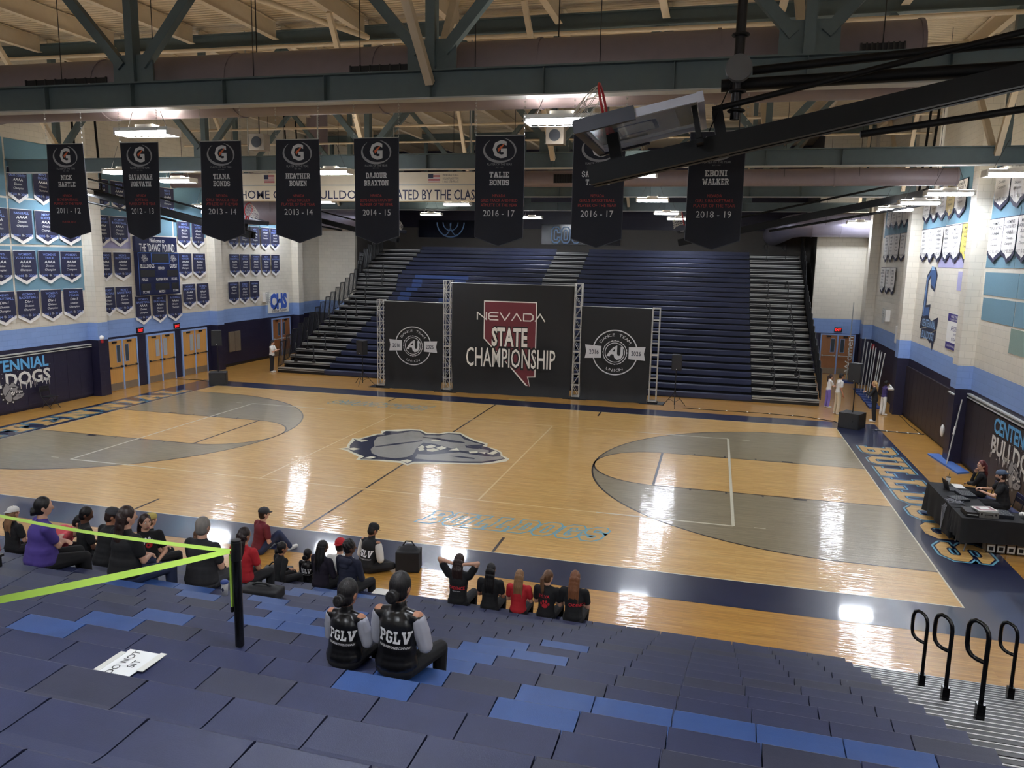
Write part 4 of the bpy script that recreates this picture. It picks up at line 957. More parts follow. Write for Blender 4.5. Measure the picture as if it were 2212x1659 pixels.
# ------------------------------------------------------------------ acoustic panels
def panel(sx, y0, y1, z0, z1, m, lab):
    mb = MB().use(m).box(sx * (WX - .001), sx * (WX - .012), y0, y1, z0, z1)
    return tag(mb.build('acoustic_panel'), lab, 'acoustic panel')
k = 0
for (y0, y1) in ((-3.5, .42), (.5, 3.65)):
    for i, (z0, z1) in enumerate(((7.62, 9.6), (5.98, 7.55), (4.25, 5.9))):
        panel(-1, y0, y1, z0, z1, M_TEAL, 'teal acoustic panel behind the navy banners on the left wall nearest us, %s, %s column' % (('top', 'middle', 'bottom')[i], 'left' if y0 < 0 else 'right'))
panel(-1, 4.35, 6.3, 7.2, 9.4, M_TEAL, 'teal acoustic panel on the left wall above the door pair nearest us, upper')
panel(-1, 4.35, 6.3, 5.9, 7.1, M_LAV, 'lavender acoustic panel left of the scoreboard top on the left wall')
panel(-1, 6.4, 9.0, 6.5, 9.4, M_TEAL, 'teal acoustic panel above the scoreboard')
panel(-1, 9.1, 11.4, 6.5, 9.4, M_TEAL, 'teal acoustic panel right of the scoreboard top')
panel(-1, 12.1, 16.0, 7.1, 9.4, M_TEAL, 'teal acoustic panel behind the small banners past the scoreboard, left one')
panel(-1, 16.05, 18.6, 7.1, 9.4, M_TEAL, 'teal acoustic panel behind the small banners past the scoreboard, right one')
panel(1, 1.16, 3.4, 5.85, 8.9, M_TEAL, 'tall teal acoustic panel behind the white banners at the right edge, left one')
panel(1, -1.5, 1.12, 5.85, 8.9, M_TEAL, 'tall teal acoustic panel behind the white banners at the right edge, right one')
panel(1, .72, 3.33, 5.08, 5.72, M_TEAL, 'wide teal acoustic panel under the white banners at the right edge, upper left one')
panel(1, -1.9, .68, 5.08, 5.72, M_TEAL, 'wide teal acoustic panel under the white banners at the right edge, upper right one')
panel(1, .76, 3.28, 4.36, 5.0, M_TEAL, 'wide teal acoustic panel under the white banners at the right edge, lower left one')
panel(1, -1.9, .7, 4.36, 5.0, M_TEAL, 'wide teal acoustic panel under the white banners at the right edge, lower right one')
panel(1, -1.4, .83, 3.67, 4.3, M_SAGE, 'sage green acoustic panel lowest at the right edge')
panel(1, 4.6, 8.0, 7.25, 9.4, M_TEAL, 'teal acoustic panel behind the top banners above the painted crest, right one')
panel(1, 8.05, 11.1, 7.0, 9.4, M_TEAL, 'teal acoustic panel behind the top banners above the painted crest, left one')
panel(1, 4.9, 8.45, 5.82, 6.44, M_LAV, 'long lavender acoustic panel above the painted crest')
panel(1, 4.86, 5.99, 5.11, 5.71, M_LAV, 'small lavender acoustic panel beside the near pilaster on the right wall')
panel(1, 12.3, 15.2, 7.1, 9.6, M_TEAL, 'teal acoustic panel on the far stretch of the right wall, right one')
panel(1, 15.25, 18.3, 7.1, 9.6, M_TEAL, 'teal acoustic panel on the far stretch of the right wall, left one')

# ------------------------------------------------------------------ scoreboard
o = empty('scoreboard', (-WX, 7.78, 3.92), math.pi / 2); tag(o, 'navy scoreboard headed THE DAWG POUND on the left wall above the doors', 'scoreboard')
M_SCB = mat('scoreboard navy', (24, 30, 64), .35, var=.02); M_SCL = mat('scoreboard line', (76, 118, 200), .5)
mb = MB().use(M_SCB).box(-1.34, 1.3, -.14, -.002, 1.87, 2.52)
mb.use(M_WHITE); mb.glyphs(text('Welcome to', .17, .95, shear=.35, off=.008), (0, -.143, 2.36), X_, Z_); mb.glyphs(text('THE "DAWG" POUND', .36, 2.25, off=.022), (0, -.143, 2.05), X_, Z_); mb.build('header', o)
mb = MB().use(M_SCB).box(-1.32, 1.32, -.2, -.002, 0, 1.85); mb.use(M_WHITE)
for s, x, z, h, w in (('BULLDOGS', -.75, 1.2, .17, .85), ('GUEST', .93, 1.2, .17, .5), ('PERIOD', .12, 1.1, .11, .4), ('FOULS', -.95, .62, .11, .38), ('PLAYER  FOUL', .15, .62, .11, .78), ('FOULS', .95, .62, .11, .36), ('SCORE', -.9, .08, .11, .4), ('MATCH', .1, .08, .11, .38), ('SCORE', 1.02, .1, .11, .36)):
    mb.glyphs(text(s, h, w, off=.012), (x, -.203, z + .06), X_, Z_)
mb.build('cabinet', o)
mb = MB().use(M_SCL)
for x0, x1, z0, z1 in ((-1.3, -1.28, .02, 1.83), (1.28, 1.3, .02, 1.83), (-1.3, 1.3, 1.81, 1.83), (-.5, -.48, 1.38, 1.81), (.66, .68, 1.38, 1.81), (-.5, .68, 1.36, 1.38)): mb.box(x0, x1, -.204, -.2, z0, z1)
mb.use(M_DARK)
for x0, x1, z0, z1 in ((-.46, .64, 1.42, 1.78), (-1.2, -.3, .78, 1.08), (.5, 1.22, .78, 1.08), (-1.2, -.6, .2, .5), (-.3, .6, .2, .5), (.75, 1.22, .2, .5)): mb.box(x0, x1, -.203, -.2, z0, z1)
mb.build('display_window', o)
mb = MB(); emblem(mb, (-.9, -.203, 1.58), X_, Z_, .085, M_SCB, M_SCB, M_EMBG, M_WHITE); emblem(mb, (.95, -.203, 1.58), -X_, -Z_ * -1, .085, M_SCB, M_SCB, M_EMBG, M_WHITE) if False else emblem(mb, (.95, -.203, 1.58), X_, Z_, .085, M_SCB, M_SCB, M_EMBG, M_WHITE)
mb.build('emblem', o)

# ------------------------------------------------------------------ painted team names on the pads
M_DRIP = mat('chalk white paint', (214, 212, 206), .6)
def drip_word(mb, s, h, w, O, R, U, off):
    vs, fs = text(s, h, w, off=.03)
    mb.glyphs((vs, fs), O, R, U, off)
    rnd = random.Random(5); O = V(O); R = V(R); U = V(U); N = R.cross(U)
    for k in range(34):
        x = (rnd.random() - .5) * w; l = .03 + .12 * rnd.random(); y = -h * .5 - l * .5 + .02
        mb.poly([(x - .012, y - l), (x + .012, y - l), (x + .017, y + l), (x - .017, y + l)], O, R, U, off)
    for k in range(60):
        x = (rnd.random() - .5) * w * 1.06; y = (rnd.random() - .5) * h * 1.7; r = .006 + .014 * rnd.random()
        mb.poly([(x - r, y), (x, y - r), (x + r, y), (x, y + r)], O, R, U, off)
def wall_name(sx, yc, lab):
    o = empty('painted_mural', (sx * (WX - .07), yc, 0), math.pi / 2 if sx < 0 else -math.pi / 2); tag(o, lab, 'mural')
    mb = MB().use(M_SKY).glyphs(text('CENTENNIAL', .4, 3.4, off=.03), (0, -.006, 1.73), X_, Z_); mb.build('team_word', o)
    mb = MB().use(M_DRIP); drip_word(mb, 'BULLDOGS', .46, 3.5, (0, -.006, 1.22), X_, Z_, 0); mb.build('team_word', o)
    emblem(MB(), (.06, -.008, .72), X_, Z_, .19, None, mat('mural outline', (34, 32, 40), .6), M_EMBG, M_WHITE).build('emblem', o)
wall_name(-1, -.1, 'team name mural painted on the navy pads of the left wall')
wall_name(1, -.72, 'team name mural painted on the dark pads of the right wall')
# painted crest on the right wall: big letter C over a ribbon
o = empty('painted_crest', (WX - .002, 8.9, 3.2), -math.pi / 2); tag(o, 'painted blue letter C crest with team name ribbon on the cream right wall', 'mural')
M_CB = mat('crest blue', (62, 92, 138), .6); M_CBL = mat('crest light blue', (136, 170, 206), .6); M_CN = mat('crest navy', (36, 40, 62), .6)
mb = MB().use(M_CN).poly([(-1.1, .75), (-.5, .6), (-.1, .7), (-.05, 1.3), (-.6, 1.25), (-.62, 2.1), (-.35, 2.25), (-.3, 1.9), (.35, 1.75), (.5, 2.35), (.2, 2.62), (-.4, 2.62), (-.95, 2.3)], (0, -.004, 0), X_, Z_)
mb.use(M_CB).poly([(-.98, .85), (-.5, .7), (-.18, .8), (-.14, 1.2), (-.7, 1.16), (-.72, 2.15), (-.38, 2.36), (-.2, 2.0), (.28, 1.86), (.38, 2.32), (.15, 2.52), (-.38, 2.52), (-.86, 2.25)], (0, -.006, 0), X_, Z_)
mb.use(M_CBL).poly([(-.38, 2.52), (.15, 2.52), (.02, 2.62), (-.4, 2.66)], (0, -.008, 0), X_, Z_).poly([(-.98, .85), (-.86, 2.25), (-.8, 2.22), (-.9, .86)], (0, -.008, 0), X_, Z_)
mb.use(M_CN).poly([(-1.2, .35), (-.3, .48), (.3, .3), (1.1, .5), (1.15, .92), (.3, .72), (-.3, .9), (-1.15, .78)], (0, -.010, 0), X_, Z_).poly([(-.95, -.02), (-.2, .12), (.4, -.05), (1.05, .12), (1.05, .46), (.4, .28), (-.2, .46), (-1.0, .34)], (0, -.010, 0), X_, Z_).poly([(.55, .02), (.95, .1), (.75, -.3)], (0, -.008, 0), X_, Z_)
mb.build('letter_and_ribbon', o)
mb = MB().use(M_CBL); mb.glyphs(text('CENTENNIAL', .27, 1.85, off=.02), (0, -.013, .62), X_, Z_); mb.glyphs(text('BULLDOGS', .27, 1.6, off=.02), (.02, -.013, .2), X_, Z_); mb.build('lettering', o)
# vinyl advert banner
M_PUR = mat('purple vinyl', (58, 48, 120), .5)
o = empty('vinyl_banner', (WX - .012, 5.72, 3.2), -math.pi / 2); tag(o, 'white and purple vinyl advertising banner on the right wall beside the near pilaster', 'banner')
mb = MB().use(M_WHITE).box(-.8, .8, -.012, -.002, .0, 1.15); mb.use(M_PUR).box(-.8, .8, -.014, -.012, .9, 1.15).box(-.8, .8, -.014, -.012, 0, .22); mb.build('sheet', o)
mb = MB().use(M_WHITE); mb.glyphs(text('FREE TRIAL', .08, .9), (0, -.016, 1.06), X_, Z_); mb.glyphs(text('YOUNG DANCERS', .06, 1.1), (0, -.016, .96), X_, Z_); mb.glyphs(text('CENTENNIAL HILLS', .07, 1.3), (0, -.016, .11), X_, Z_)
mb.use(M_PUR); mb.glyphs(text('AFFORDABLE', .17, 1.1), (.2, -.015, .68), X_, Z_); mb.glyphs(text('FITNESS', .08, .6), (.3, -.015, .5), X_, Z_); mb.glyphs(text('$2 DANCE', .1, .8), (.2, -.015, .35), X_, Z_); mb.build('print', o)
# CHS sign
o = empty('team_sign', (-WX, 17.75, 2.5), math.pi / 2); tag(o, 'white sign with big blue letters above the brown doors on the left wall', 'sign')
mb = MB().use(M_WHITE).box(-1.1, 1.1, -.03, -.002, 0, 1.1); mb.build('board', o)
mb = MB().use(mat('sign blue', (60, 96, 190), .5)); mb.glyphs(text('CHS', .8, 1.8, off=.06), (0, -.033, .66), X_, Z_); mb.use(M_BLACK).glyphs(text('Dance Fusion', .17, 1.5, shear=.3, off=.01), (.05, -.035, .13), X_, Z_); mb.poly([(-.5, .2), (.1, .8), (.16, .78), (-.4, .18)], (0, -.036, 0), X_, Z_); mb.build('lettering', o)
# signs on the back wall of the recess
o = empty('wall_sign', (-9.3, YR, 7.1)); tag(o, 'dark glossy sign with a blue ball outline on the far back wall', 'sign')
M_BLKG = mat('glossy black sign', (20, 24, 40), .15, var=.02); M_CYAN = mat('cyan print', (128, 168, 214), .4)
MB().use(M_BLKG).box(-2.3, 2.0, -.08, -.002, 0, 1.15).build('board', o)
mb = MB().use(M_CYAN); mb.ring2(.92, 1.0, (0, -.083, 1.0), X_, Z_, 0, math.pi, 2 * math.pi, 30); mb.ring2(.5, .56, (0, -.083, 1.0), X_, Z_, 0, math.pi, 2 * math.pi, 24); mb.ring2(.9, .96, (-.9, -.083, .9), X_, Z_, 0, -1.0, .1, 14); mb.ring2(.9, .96, (.9, -.083, .9), X_, Z_, 0, 3.1, 4.2, 14); mb.build('emblem', o)
o = empty('wall_sign', (-1.0, YR, 6.75)); tag(o, 'dark glossy sign lettered COUGARS in blue outline on the far back wall', 'sign')
MB().use(M_BLKG).box(-2.0, 3.2, -.08, -.002, 0, 1.3).build('board', o)
mb = MB().use(M_CYAN)
mb.glyphs(block_text('COU', 1.9, 1.0, 1.4, .04), (-.35, -.083, .62), X_, Z_); mb.use(M_BLKG).glyphs(block_text('COU', 1.9, 1.0, 1.4, -.035), (-.35, -.086, .62), X_, Z_); mb.build('lettering', o)
# little fittings on the walls
o = MB().use(M_KICK).box(-WX + .0, -WX + .06, 12.92, 13.38, .75, 1.78).box(-WX, -WX + .06, 13.42, 13.9, .75, 1.78).build('electrical_panel'); tag(o, 'two leaf grey electrical panel on the navy left wall', 'electrical panel')
def grille(sx, y, z, lab):
    mb = MB().use(M_FLANGE)
    for k in range(7): mb.tube([(0, -.25, .1 * k), (0, -.25, .1 * k), (.45, -.25, .1 * k)], .012, 5)
    for x in (0, .15, .3, .45): mb.tube([(x, -.25, 0), (x, -.25, .6)], .012, 5)
    mb.use(M_WHITE).box(.05, .4, -.2, -.002, .05, .55)
    o = mb.build('caged_fan'); o.location = (sx * WX, y, z); o.rotation_euler = (0, 0, math.pi / 2 if sx < 0 else -math.pi / 2); return tag(o, lab, 'wall fan')
grille(-1, 16.1, 3.1, 'white caged wall unit above the brown doors on the left wall')
grille(1, 15.8, 3.35, 'white caged wall unit under the three lowest banners on the right wall')
for sx, y, z, lab in ((-1, 4.28, 2.75, 'round white wall camera on the left wall by the second pilaster'), (1, 12.1, 2.9, 'round white wall camera on the right wall by the far pilaster')):
    mb = MB().use(M_WHITE).ell((0, 0, 0), .14).box(-.05, .05, -.05, .05, -.05, .2) if False else MB().use(M_WHITE).ell((0, 0, 0), .14)
    o = mb.build('wall_camera'); o.location = (sx * (WX - .14), 11.98 if sx < 0 else y, z); tag(o, lab, 'camera')
o = empty('mascot_knob', (-15.38, 3.9, 2.27)); tag(o, 'small white caged strobe on top of the left pad by the first doors', 'alarm')
MB().use(M_RED).box(-.05, .05, -.05, .05, -.12, .0).build('base', o); MB().use(M_WHITE).ell((0, 0, .09), .1).build('dome', o); o.name = 'wall_strobe'
o = tag(MB().use(M_RED).box(-.09, 0, -.12, .12, -.12, .12).build('fire_alarm'), 'red fire alarm box on the navy band of the far right wall', 'alarm'); o.location = (WX, 18.3, 1.98)
o = MB().use(M_WHITE, True).ell((0, 0, 0), (.07, .1, .2)).build('dispenser'); o.location = (WX - .14, 5.33, .62); tag(o, 'white wall dispenser on the dark pads of the right wall', 'dispenser')
o = MB().use(M_WHITE).box(-.03, 0, -.4, .4, 0, .7).build('poster'); o.location = (WX, 13.6, 2.62); tag(o, 'small white poster on the blue band of the right wall', 'poster')
# ------------------------------------------------------------------ folding basketball backstops
M_NPAD = mat('navy edge pad', (18, 20, 38), .5)
M_GLB = mat('backboard glass', (225, 232, 234), .05, alpha=.9, var=.0)
M_MAST = mat('black mast steel', (9, 9, 11), .6, var=.03, spec=.25)
def backstop(lab, pole=True, ln=4.7, top=7.0):
    """origin at the lower end of the board; the mast runs toward +X and slightly up, the glass lies folded flat"""
    r = empty('basketball_backstop'); tag(r, lab, 'basketball hoop')
    a = math.radians(12.4); E1 = V((math.cos(a), 0, math.sin(a))); N = V((-math.sin(a), 0, math.cos(a)))
    P = lambda s, y, n: E1 * s + V((0, y, 0)) + N * n
    mb = MB().use(M_GLB)
    q = [P(.0, -.9, 0), P(1.3, -.9, 0), P(1.3, .9, 0), P(.0, .9, 0)]
    mb.add(q + [v + N * .012 for v in q], [(0, 3, 2, 1), (4, 5, 6, 7), (0, 1, 5, 4), (1, 2, 6, 5), (2, 3, 7, 6), (3, 0, 4, 7)], False)
    gl = mb.build('backboard', r)
    mb = MB().use(mat('backboard frame', (176, 178, 190), .4))
    for y in (-.91, .91): mb.bar(P(.0, y, 0), P(1.34, y, 0), .05, .09, up=N)
    mb.bar(P(1.33, -.93, 0), P(1.33, .93, 0), .07, .11, up=N); mb.bar(P(0, -.93, 0), P(0, .93, 0), .05, .06, up=N)
    mb.bar(P(.32, -.3, .008), P(.32, .3, .008), .05, .012, up=N); mb.bar(P(.78, -.3, .008), P(.78, .3, .008), .05, .012, up=N)
    for y in (-.3, .3): mb.bar(P(.32, y, .008), P(.78, y, .008), .05, .012, up=N)
    mb.build('frame', gl)
    mb = MB().use(M_NPAD)
    mb.bar(P(-.03, -.97, 0), P(-.03, .97, 0), .09, .13, up=N)
    for y in (-.95, .95): mb.bar(P(-.06, y, 0), P(.62, y, 0), .075, .15, up=N)
    mb.build('edge_pad', gl)
    mb = MB().use(M_RED, True)
    c = P(.2, 0, .39); mb.tube([c + E1 * 0 + V((0, .23 * math.cos(t), 0)) + N * (.23 * math.sin(t)) for t in [2 * math.pi * k / 28 for k in range(28)]], .016, 8, closed=True)
    for y in (-.07, .07): mb.tube([P(.2, y, .0), P(.2, y * 1.4, .17)], .02, 6)
    mb.tube([P(.26, 0, 0), P(.21, 0, .16)], .03, 6)
    rim = mb.build('rim', r)
    mb = MB().use(mat('net cord', (206, 200, 188), .8))
    K = 12
    def npt(k, l):
        t = 2 * math.pi * (k + (l % 2) * .5) / K; rr = .225 * (1 - .1 * l)
        p = c + V((0, rr * math.cos(t), 0)) + N * (rr * math.sin(t)) - E1 * (.085 * l)
        return p + V((0, 0, -.02 * l * l * .55))
    for l in range(4):
        for k in range(K):
            mb.tube([npt(k, l), npt(k, l + 1)], .004, 4, caps=False); mb.tube([npt(k, l), npt(k - 1 if l % 2 == 0 else k + 1, l + 1)], .004, 4, caps=False)
    mb.build('net', rim)
    mb = MB().use(M_MAST)
    for y in (-.13, .13): mb.bar(P(-.1, y, -.44), P(ln, y, -.44), .15, .23, up=N)
    mb.bar(P(.25, 0, -.45), P(.25, 0, 0), .16, .14, up=E1)
    mb.bar(P(1.25, -.5, -.36), P(1.25, .5, -.36), .08, .1, up=N)
    for y in (-.5, .5): mb.bar(P(1.25, y, -.36), P(1.25, y, .0), .06, .06, up=E1)
    mb.bar(P(1.5, -.2, -.3), P(1.5, .2, -.3), .12, .5, up=N)
    mb.build('mast', r)
    mb = MB().use(M_MAST, True)
    mb.tube([P(1.45, 0, .0), P(ln - .1, 0, .02)], .035, 8); mb.tube([P(3.0, .0, -.66), P(ln, .0, -.82)], .04, 8)
    mb.build('brace', r)
    mb = MB().use(M_MAST, True); e = P(ln - .25, 0, -.35)
    for y in (-.55, .55): mb.tube([e + V((0, y, 0)), V((e.x + .2, y, RZ - top))], .04, 8)
    mb.tube([e + V((0, -.6, 0)), e + V((0, .6, 0))], .05, 8); mb.build('hanger_frame', r)
    if pole:
        mb = MB().use(M_MAST, True)
        mb.tube([(1.85, .2, .78), (ln, .2, 1.02)], .05, 8); mb.tube([(1.5, .2, .62), (ln, .2, .72)], .075, 8)
        mb.build('pivot_pipe', r)
        mb = MB().use(mat('polished dark pole', (44, 44, 48), .25, metal=.6), True); mb.tube([(1.68, .05, .2), (1.72, .05, 5.6)], .058, 12)
        mb.build('hanging_pole', r)
        mb = MB().use(mat('hoist cover', (86, 86, 88), .4), True); mb.tube([(1.69, -.1, .76), (1.69, .02, .76)], .15, 24); mb.build('hoist_wheel', r)
        mb = MB().use(M_MAST, True)
        for z in (.3, .52, 1.15): mb.tube([(1.69 + .09 * math.cos(t), .05 + .09 * math.sin(t), z) for t in [2 * math.pi * k / 12 for k in range(12)]], .016, 6, closed=True)
        mb.tube([(1.62, 0, .62), (1.4, -.3, .02)], .008, 5); mb.build('cable', r)
    return r
b1 = backstop('large glass backboard with red rim and net, folded up at the upper right', True, 5.2, 7.33); b1.location = (6.72, -12.1, 7.33)
b2 = backstop('far folded backstop with red rim, behind the rightmost player banner', False, 8.2, 6.95); b2.location = (6.9, 7.0, 6.95)
b3 = backstop('folded backstop at the left in front of the scoreboard top', False, 7.0, 6.9); b3.location = (-7.5, 2.5, 6.9); b3.rotation_euler = (0, 0, math.pi)
b4 = backstop('far folded backstop with a grey net, beside the fifth player banner', False, 6.0, 7.05); b4.location = (-7.3, 15.0, 7.05); b4.rotation_euler = (0, 0, math.pi)

# ------------------------------------------------------------------ speakers hanging, roof speakers
for x, y, z, lab in ((5.2, -7.0, 8.15, 'grey loudspeaker hung under the mauve duct, behind the first roof truss'), (8.6, -3.0, 8.3, 'grey roof loudspeaker beyond the backboard glass'), (-1.0, -7.2, 8.1, 'dark roof loudspeaker above the fourth player banner')):
    r = empty('roof_speaker', (x, y, z)); tag(r, lab, 'loudspeaker')
    mb = MB().use(M_KICK).box(-.17, .17, -.12, .12, -.16, .16); mb.build('cabinet', r)
    MB().use(M_BLACK, True).tube([(0, -.125, .0), (0, -.13, .0)], .11, 20).build('cone', r)
    MB().use(M_BLACK).tube([(0, 0, .16), (0, 0, RZ - z)], .012, 5).build('hanger_rod', r)

# ------------------------------------------------------------------ stage backdrop
M_FAB = mat('black stage fabric', (32, 32, 33), .85, var=.04, nscale=2, bump=.25, bscale=2.5)
M_SILV = mat('silver print', (200, 200, 202), .6, var=.1, nscale=3)
M_PWHT = mat('off white print', (232, 228, 218), .6, var=.01)
M_MAROON = mat('maroon print', (104, 34, 44), .6, var=.02)
def truss_tower(x, y, h, lab, ladder=False):
    r = empty('truss_tower', (x, y, 0)); tag(r, lab, 'truss tower', 'aluminium truss towers of the stage backdrop')
    MB().use(M_BLACK).box(-.5, .5, -.38, .38, 0, .015).build('base_plate', r)
    MB().use(M_BLACK).box(-.22, .22, -.2, .2, .015, .075).build('foot_block', r)
    w = .145
    mb = MB().use(M_TRUSS)
    for a in (-w, w):
        for b in (-w, w): mb.tube([(a, b, .07), (a, b, h)], .021, 8)
    mb.build('chord', r)
    mb = MB().use(M_TRUSS); n = int(h / .46)
    for k in range(n + 1):
        z = .1 + (h - .13) * k / n
        f = k % 4 == 0
        for s in (-w, w): mb.bar((-w, s, z), (w, s, z), .024, .045 if f else .022); mb.bar((s, -w, z), (s, w, z), .024, .045 if f else .022)
        if k < n:
            z2 = .1 + (h - .13) * (k + 1) / n; s = 1 if k % 2 else -1
            if not ladder:
                for q in (-w, w): mb.tube([(-w * s, q, z), (w * s, q, z2)], .01, 6)
            for q in (-w, w): mb.tube([(q, -w * s, z), (q, w * s, z2)], .01, 6)
    mb.build('lattice', r)
    return r
truss_tower(-6.0, 10.05, 3.92, 'leftmost and shorter truss tower, left of the left black backdrop panel')
truss_tower(-2.87, 10.0, 4.84, 'tall truss tower between the left and centre backdrop panels')
truss_tower(2.79, 10.3, 4.86, 'tall truss tower between the centre and right backdrop panels')
truss_tower(6.02, 10.3, 3.96, 'rightmost ladder-like truss tower, right of the right backdrop panel', True)
def sheet(name, x0, x1, y0, y1, h, lab, puddle=.25):
    """fabric hung between two towers, gathered on the floor"""
    r = empty(name, ((x0 + x1) / 2, (y0 + y1) / 2, 0)); tag(r, lab, 'backdrop')
    w = x1 - x0; sl = (y1 - y0) / w
    mb = MB().use(M_FAB, True); nx, nz = 44, 22; vs = []
    for j in range(nz + 1):
        t = j / nz
        for i in range(nx + 1):
            u = i / nx; x = (u - .5) * w * (1 - .035 * max(0, t - .75) * 4 * abs(u - .5) * 2)
            z = h * (1 - t) + .012
            amp = .012 + .03 * max(0, t - .7) / .3
            y = sl * x + amp * math.sin(u * 19 + 1.3 * math.sin(u * 6)) * t - (.16 * max(0, t - .93) / .07 if t > .93 else 0)
            vs.append(V((x, y - .06, z)))
    fs = [(j * (nx + 1) + i, (j + 1) * (nx + 1) + i, (j + 1) * (nx + 1) + i + 1, j * (nx + 1) + i + 1) for j in range(nz) for i in range(nx)]
    mb.add(vs, fs, True); mb.add([v + V((0, .02, 0)) for v in vs], [tuple(reversed(f)) for f in fs], True)
    mb.build('fabric', r)
    MB().use(M_TRUSS).tube([(-w / 2 - .1, sl * (-w / 2) - .03, h + .01), (w / 2 + .1, sl * w / 2 - .03, h + .01)], .02, 8).build('top_pipe', r)
    return r, sl
def round_logo(r, sl, cz, R0):
    O = V((0, -.085, cz)); RX = V((1, sl, 0)).normalized()
    mb = MB().use(M_SILV); mb.ring2(R0 * .95, R0, O, RX, Z_, 0, n=60)
    mb.poly([(-1.32 * R0, -.3 * R0), (-.6 * R0, -.26 * R0), (-.6 * R0, .26 * R0), (-1.32 * R0, .3 * R0), (-1.26 * R0, 0)], O, RX, Z_, .002)
    mb.poly([(1.32 * R0, -.3 * R0), (.6 * R0, -.26 * R0), (.6 * R0, .26 * R0), (1.32 * R0, .3 * R0), (1.26 * R0, 0)][::-1], O, RX, Z_, .002)
    # scalloped seal
    mb.use(M_FAB).poly([(R0 * (.58 + .015 * math.cos(24 * t)) * math.cos(t), R0 * (.58 + .015 * math.cos(24 * t)) * math.sin(t)) for t in [2 * math.pi * k / 120 for k in range(120)]], O, RX, Z_, .004)
    mb.use(M_SILV)
    mb.poly([(R0 * (.53 + .012 * math.cos(24 * t)) * math.cos(t), R0 * (.53 + .012 * math.cos(24 * t)) * math.sin(t)) for t in [2 * math.pi * k / 120 for k in range(120)]], O, RX, Z_, .005)
    mb.use(M_FAB).poly([(R0 * .5 * math.cos(2 * math.pi * k / 48), R0 * .5 * math.sin(2 * math.pi * k / 48)) for k in range(48)], O, RX, Z_, .006)
    mb.use(M_SILV); s = R0 * .44
    mb.ring2(s * .93, s, O, RX, Z_, .007, n=40)
    # the A-swoosh and U mark
    mb.poly([(-.82 * s, -.35 * s), (-.55 * s, .1 * s), (-.2 * s, .5 * s), (.22 * s, .72 * s), (.22 * s, -.1 * s), (.3 * s, -.3 * s), (.48 * s, -.3 * s), (.56 * s, -.1 * s), (.56 * s, .62 * s), (.78 * s, .62 * s), (.82 * s, -.2 * s), (.6 * s, -.62 * s), (.2 * s, -.72 * s), (-.05 * s, -.5 * s), (-.12 * s, -.2 * s), (-.4 * s, -.18 * s), (-.5 * s, -.4 * s)], O, RX, Z_, .008)
    mb.use(M_FAB).poly([(-.3 * s, .12 * s), (.02 * s, .4 * s), (.02 * s, .1 * s)], O, RX, Z_, .009)
    mb.use(M_DKT)
    for sx, t in ((-1, '2016'), (1, '2026')): mb.glyphs(text(t, .2 * R0, .42 * R0, off=.01), O + RX * (sx * .92 * R0), RX, Z_, .004)
    mb.use(M_SILV)
    def arc(s, rad, a_mid, step, up=True):
        n = len(s)
        for i, ch in enumerate(s):
            if ch == ' ': continue
            a = a_mid + (-(i - (n - 1) / 2) * step if up else (i - (n - 1) / 2) * step)
            c = O + RX * (rad * math.cos(a)) + Z_ * (rad * math.sin(a))
            tx = (RX * math.sin(a) - Z_ * math.cos(a)) if up else (-RX * math.sin(a) + Z_ * math.cos(a))
            uy = (RX * math.cos(a) + Z_ * math.sin(a)) * (1 if up else -1)
            mb.glyphs(text(ch, .13 * R0, None, sx=1.35), c, tx, uy, .003)
    arc('DANCE TEAM', R0 * .78, math.pi / 2, .2); arc('UNION', R0 * .78, -math.pi / 2, .19, False)
    mb.build('printed_logo', r)
r, sl = sheet('backdrop_panel', -5.82, -3.07, 10.0, 9.95, 3.84, 'left black backdrop panel with a round silver logo'); round_logo(r, sl, 1.93, .86)
r, sl = sheet('backdrop_panel', 2.96, 5.84, 10.25, 10.25, 3.9, 'right black backdrop panel with a round silver logo'); round_logo(r, sl, 2.05, .95)
r, sl = sheet('backdrop_panel', -2.66, 2.62, 9.98, 10.25, 4.72, 'large centre black backdrop panel reading STATE CHAMPIONSHIP over a maroon state outline')
O = V((0, -.09, 0)); RX = V((1, sl, 0)).normalized()
def tr(P): return P
ST = [(-1.2, 4.05), (1.03, 4.05), (1.03, .98), (.7, .93), (.85, .36), (-.15, 1.42), (-1.2, 2.5)]
ST = [(-1.17, 3.98), (1.04, 3.98), (1.04, .86), (.72, .84), (.86, .33), (.0, 1.24), (-1.17, 2.42)]
SO = [(-1.215, 4.025), (1.085, 4.025), (1.085, .82), (.775, .8), (.885, .2), (-.03, 1.2), (-1.215, 2.4)]
mb = MB().use(M_PWHT).poly(SO, O, RX, Z_, 0); mb.use(M_MAROON).poly(ST, O, RX, Z_, .003)
mb.use(M_FAB); mb.glyphs(text('STATE', .78, 1.58, off=.085), O + Z_ * 2.52 - RX * .08, RX, Z_, .005); mb.glyphs(text('CHAMPIONSHIP', .84, 3.92, off=.085), O + Z_ * 1.62 - RX * .03, RX, Z_, .006)
mb.use(M_PWHT); mb.glyphs(text('STATE', .78, 1.56, off=.03), O + Z_ * 2.52 - RX * .08, RX, Z_, .008); mb.glyphs(text('CHAMPIONSHIP', .84, 3.9, off=.03), O + Z_ * 1.62 - RX * .03, RX, Z_, .008)
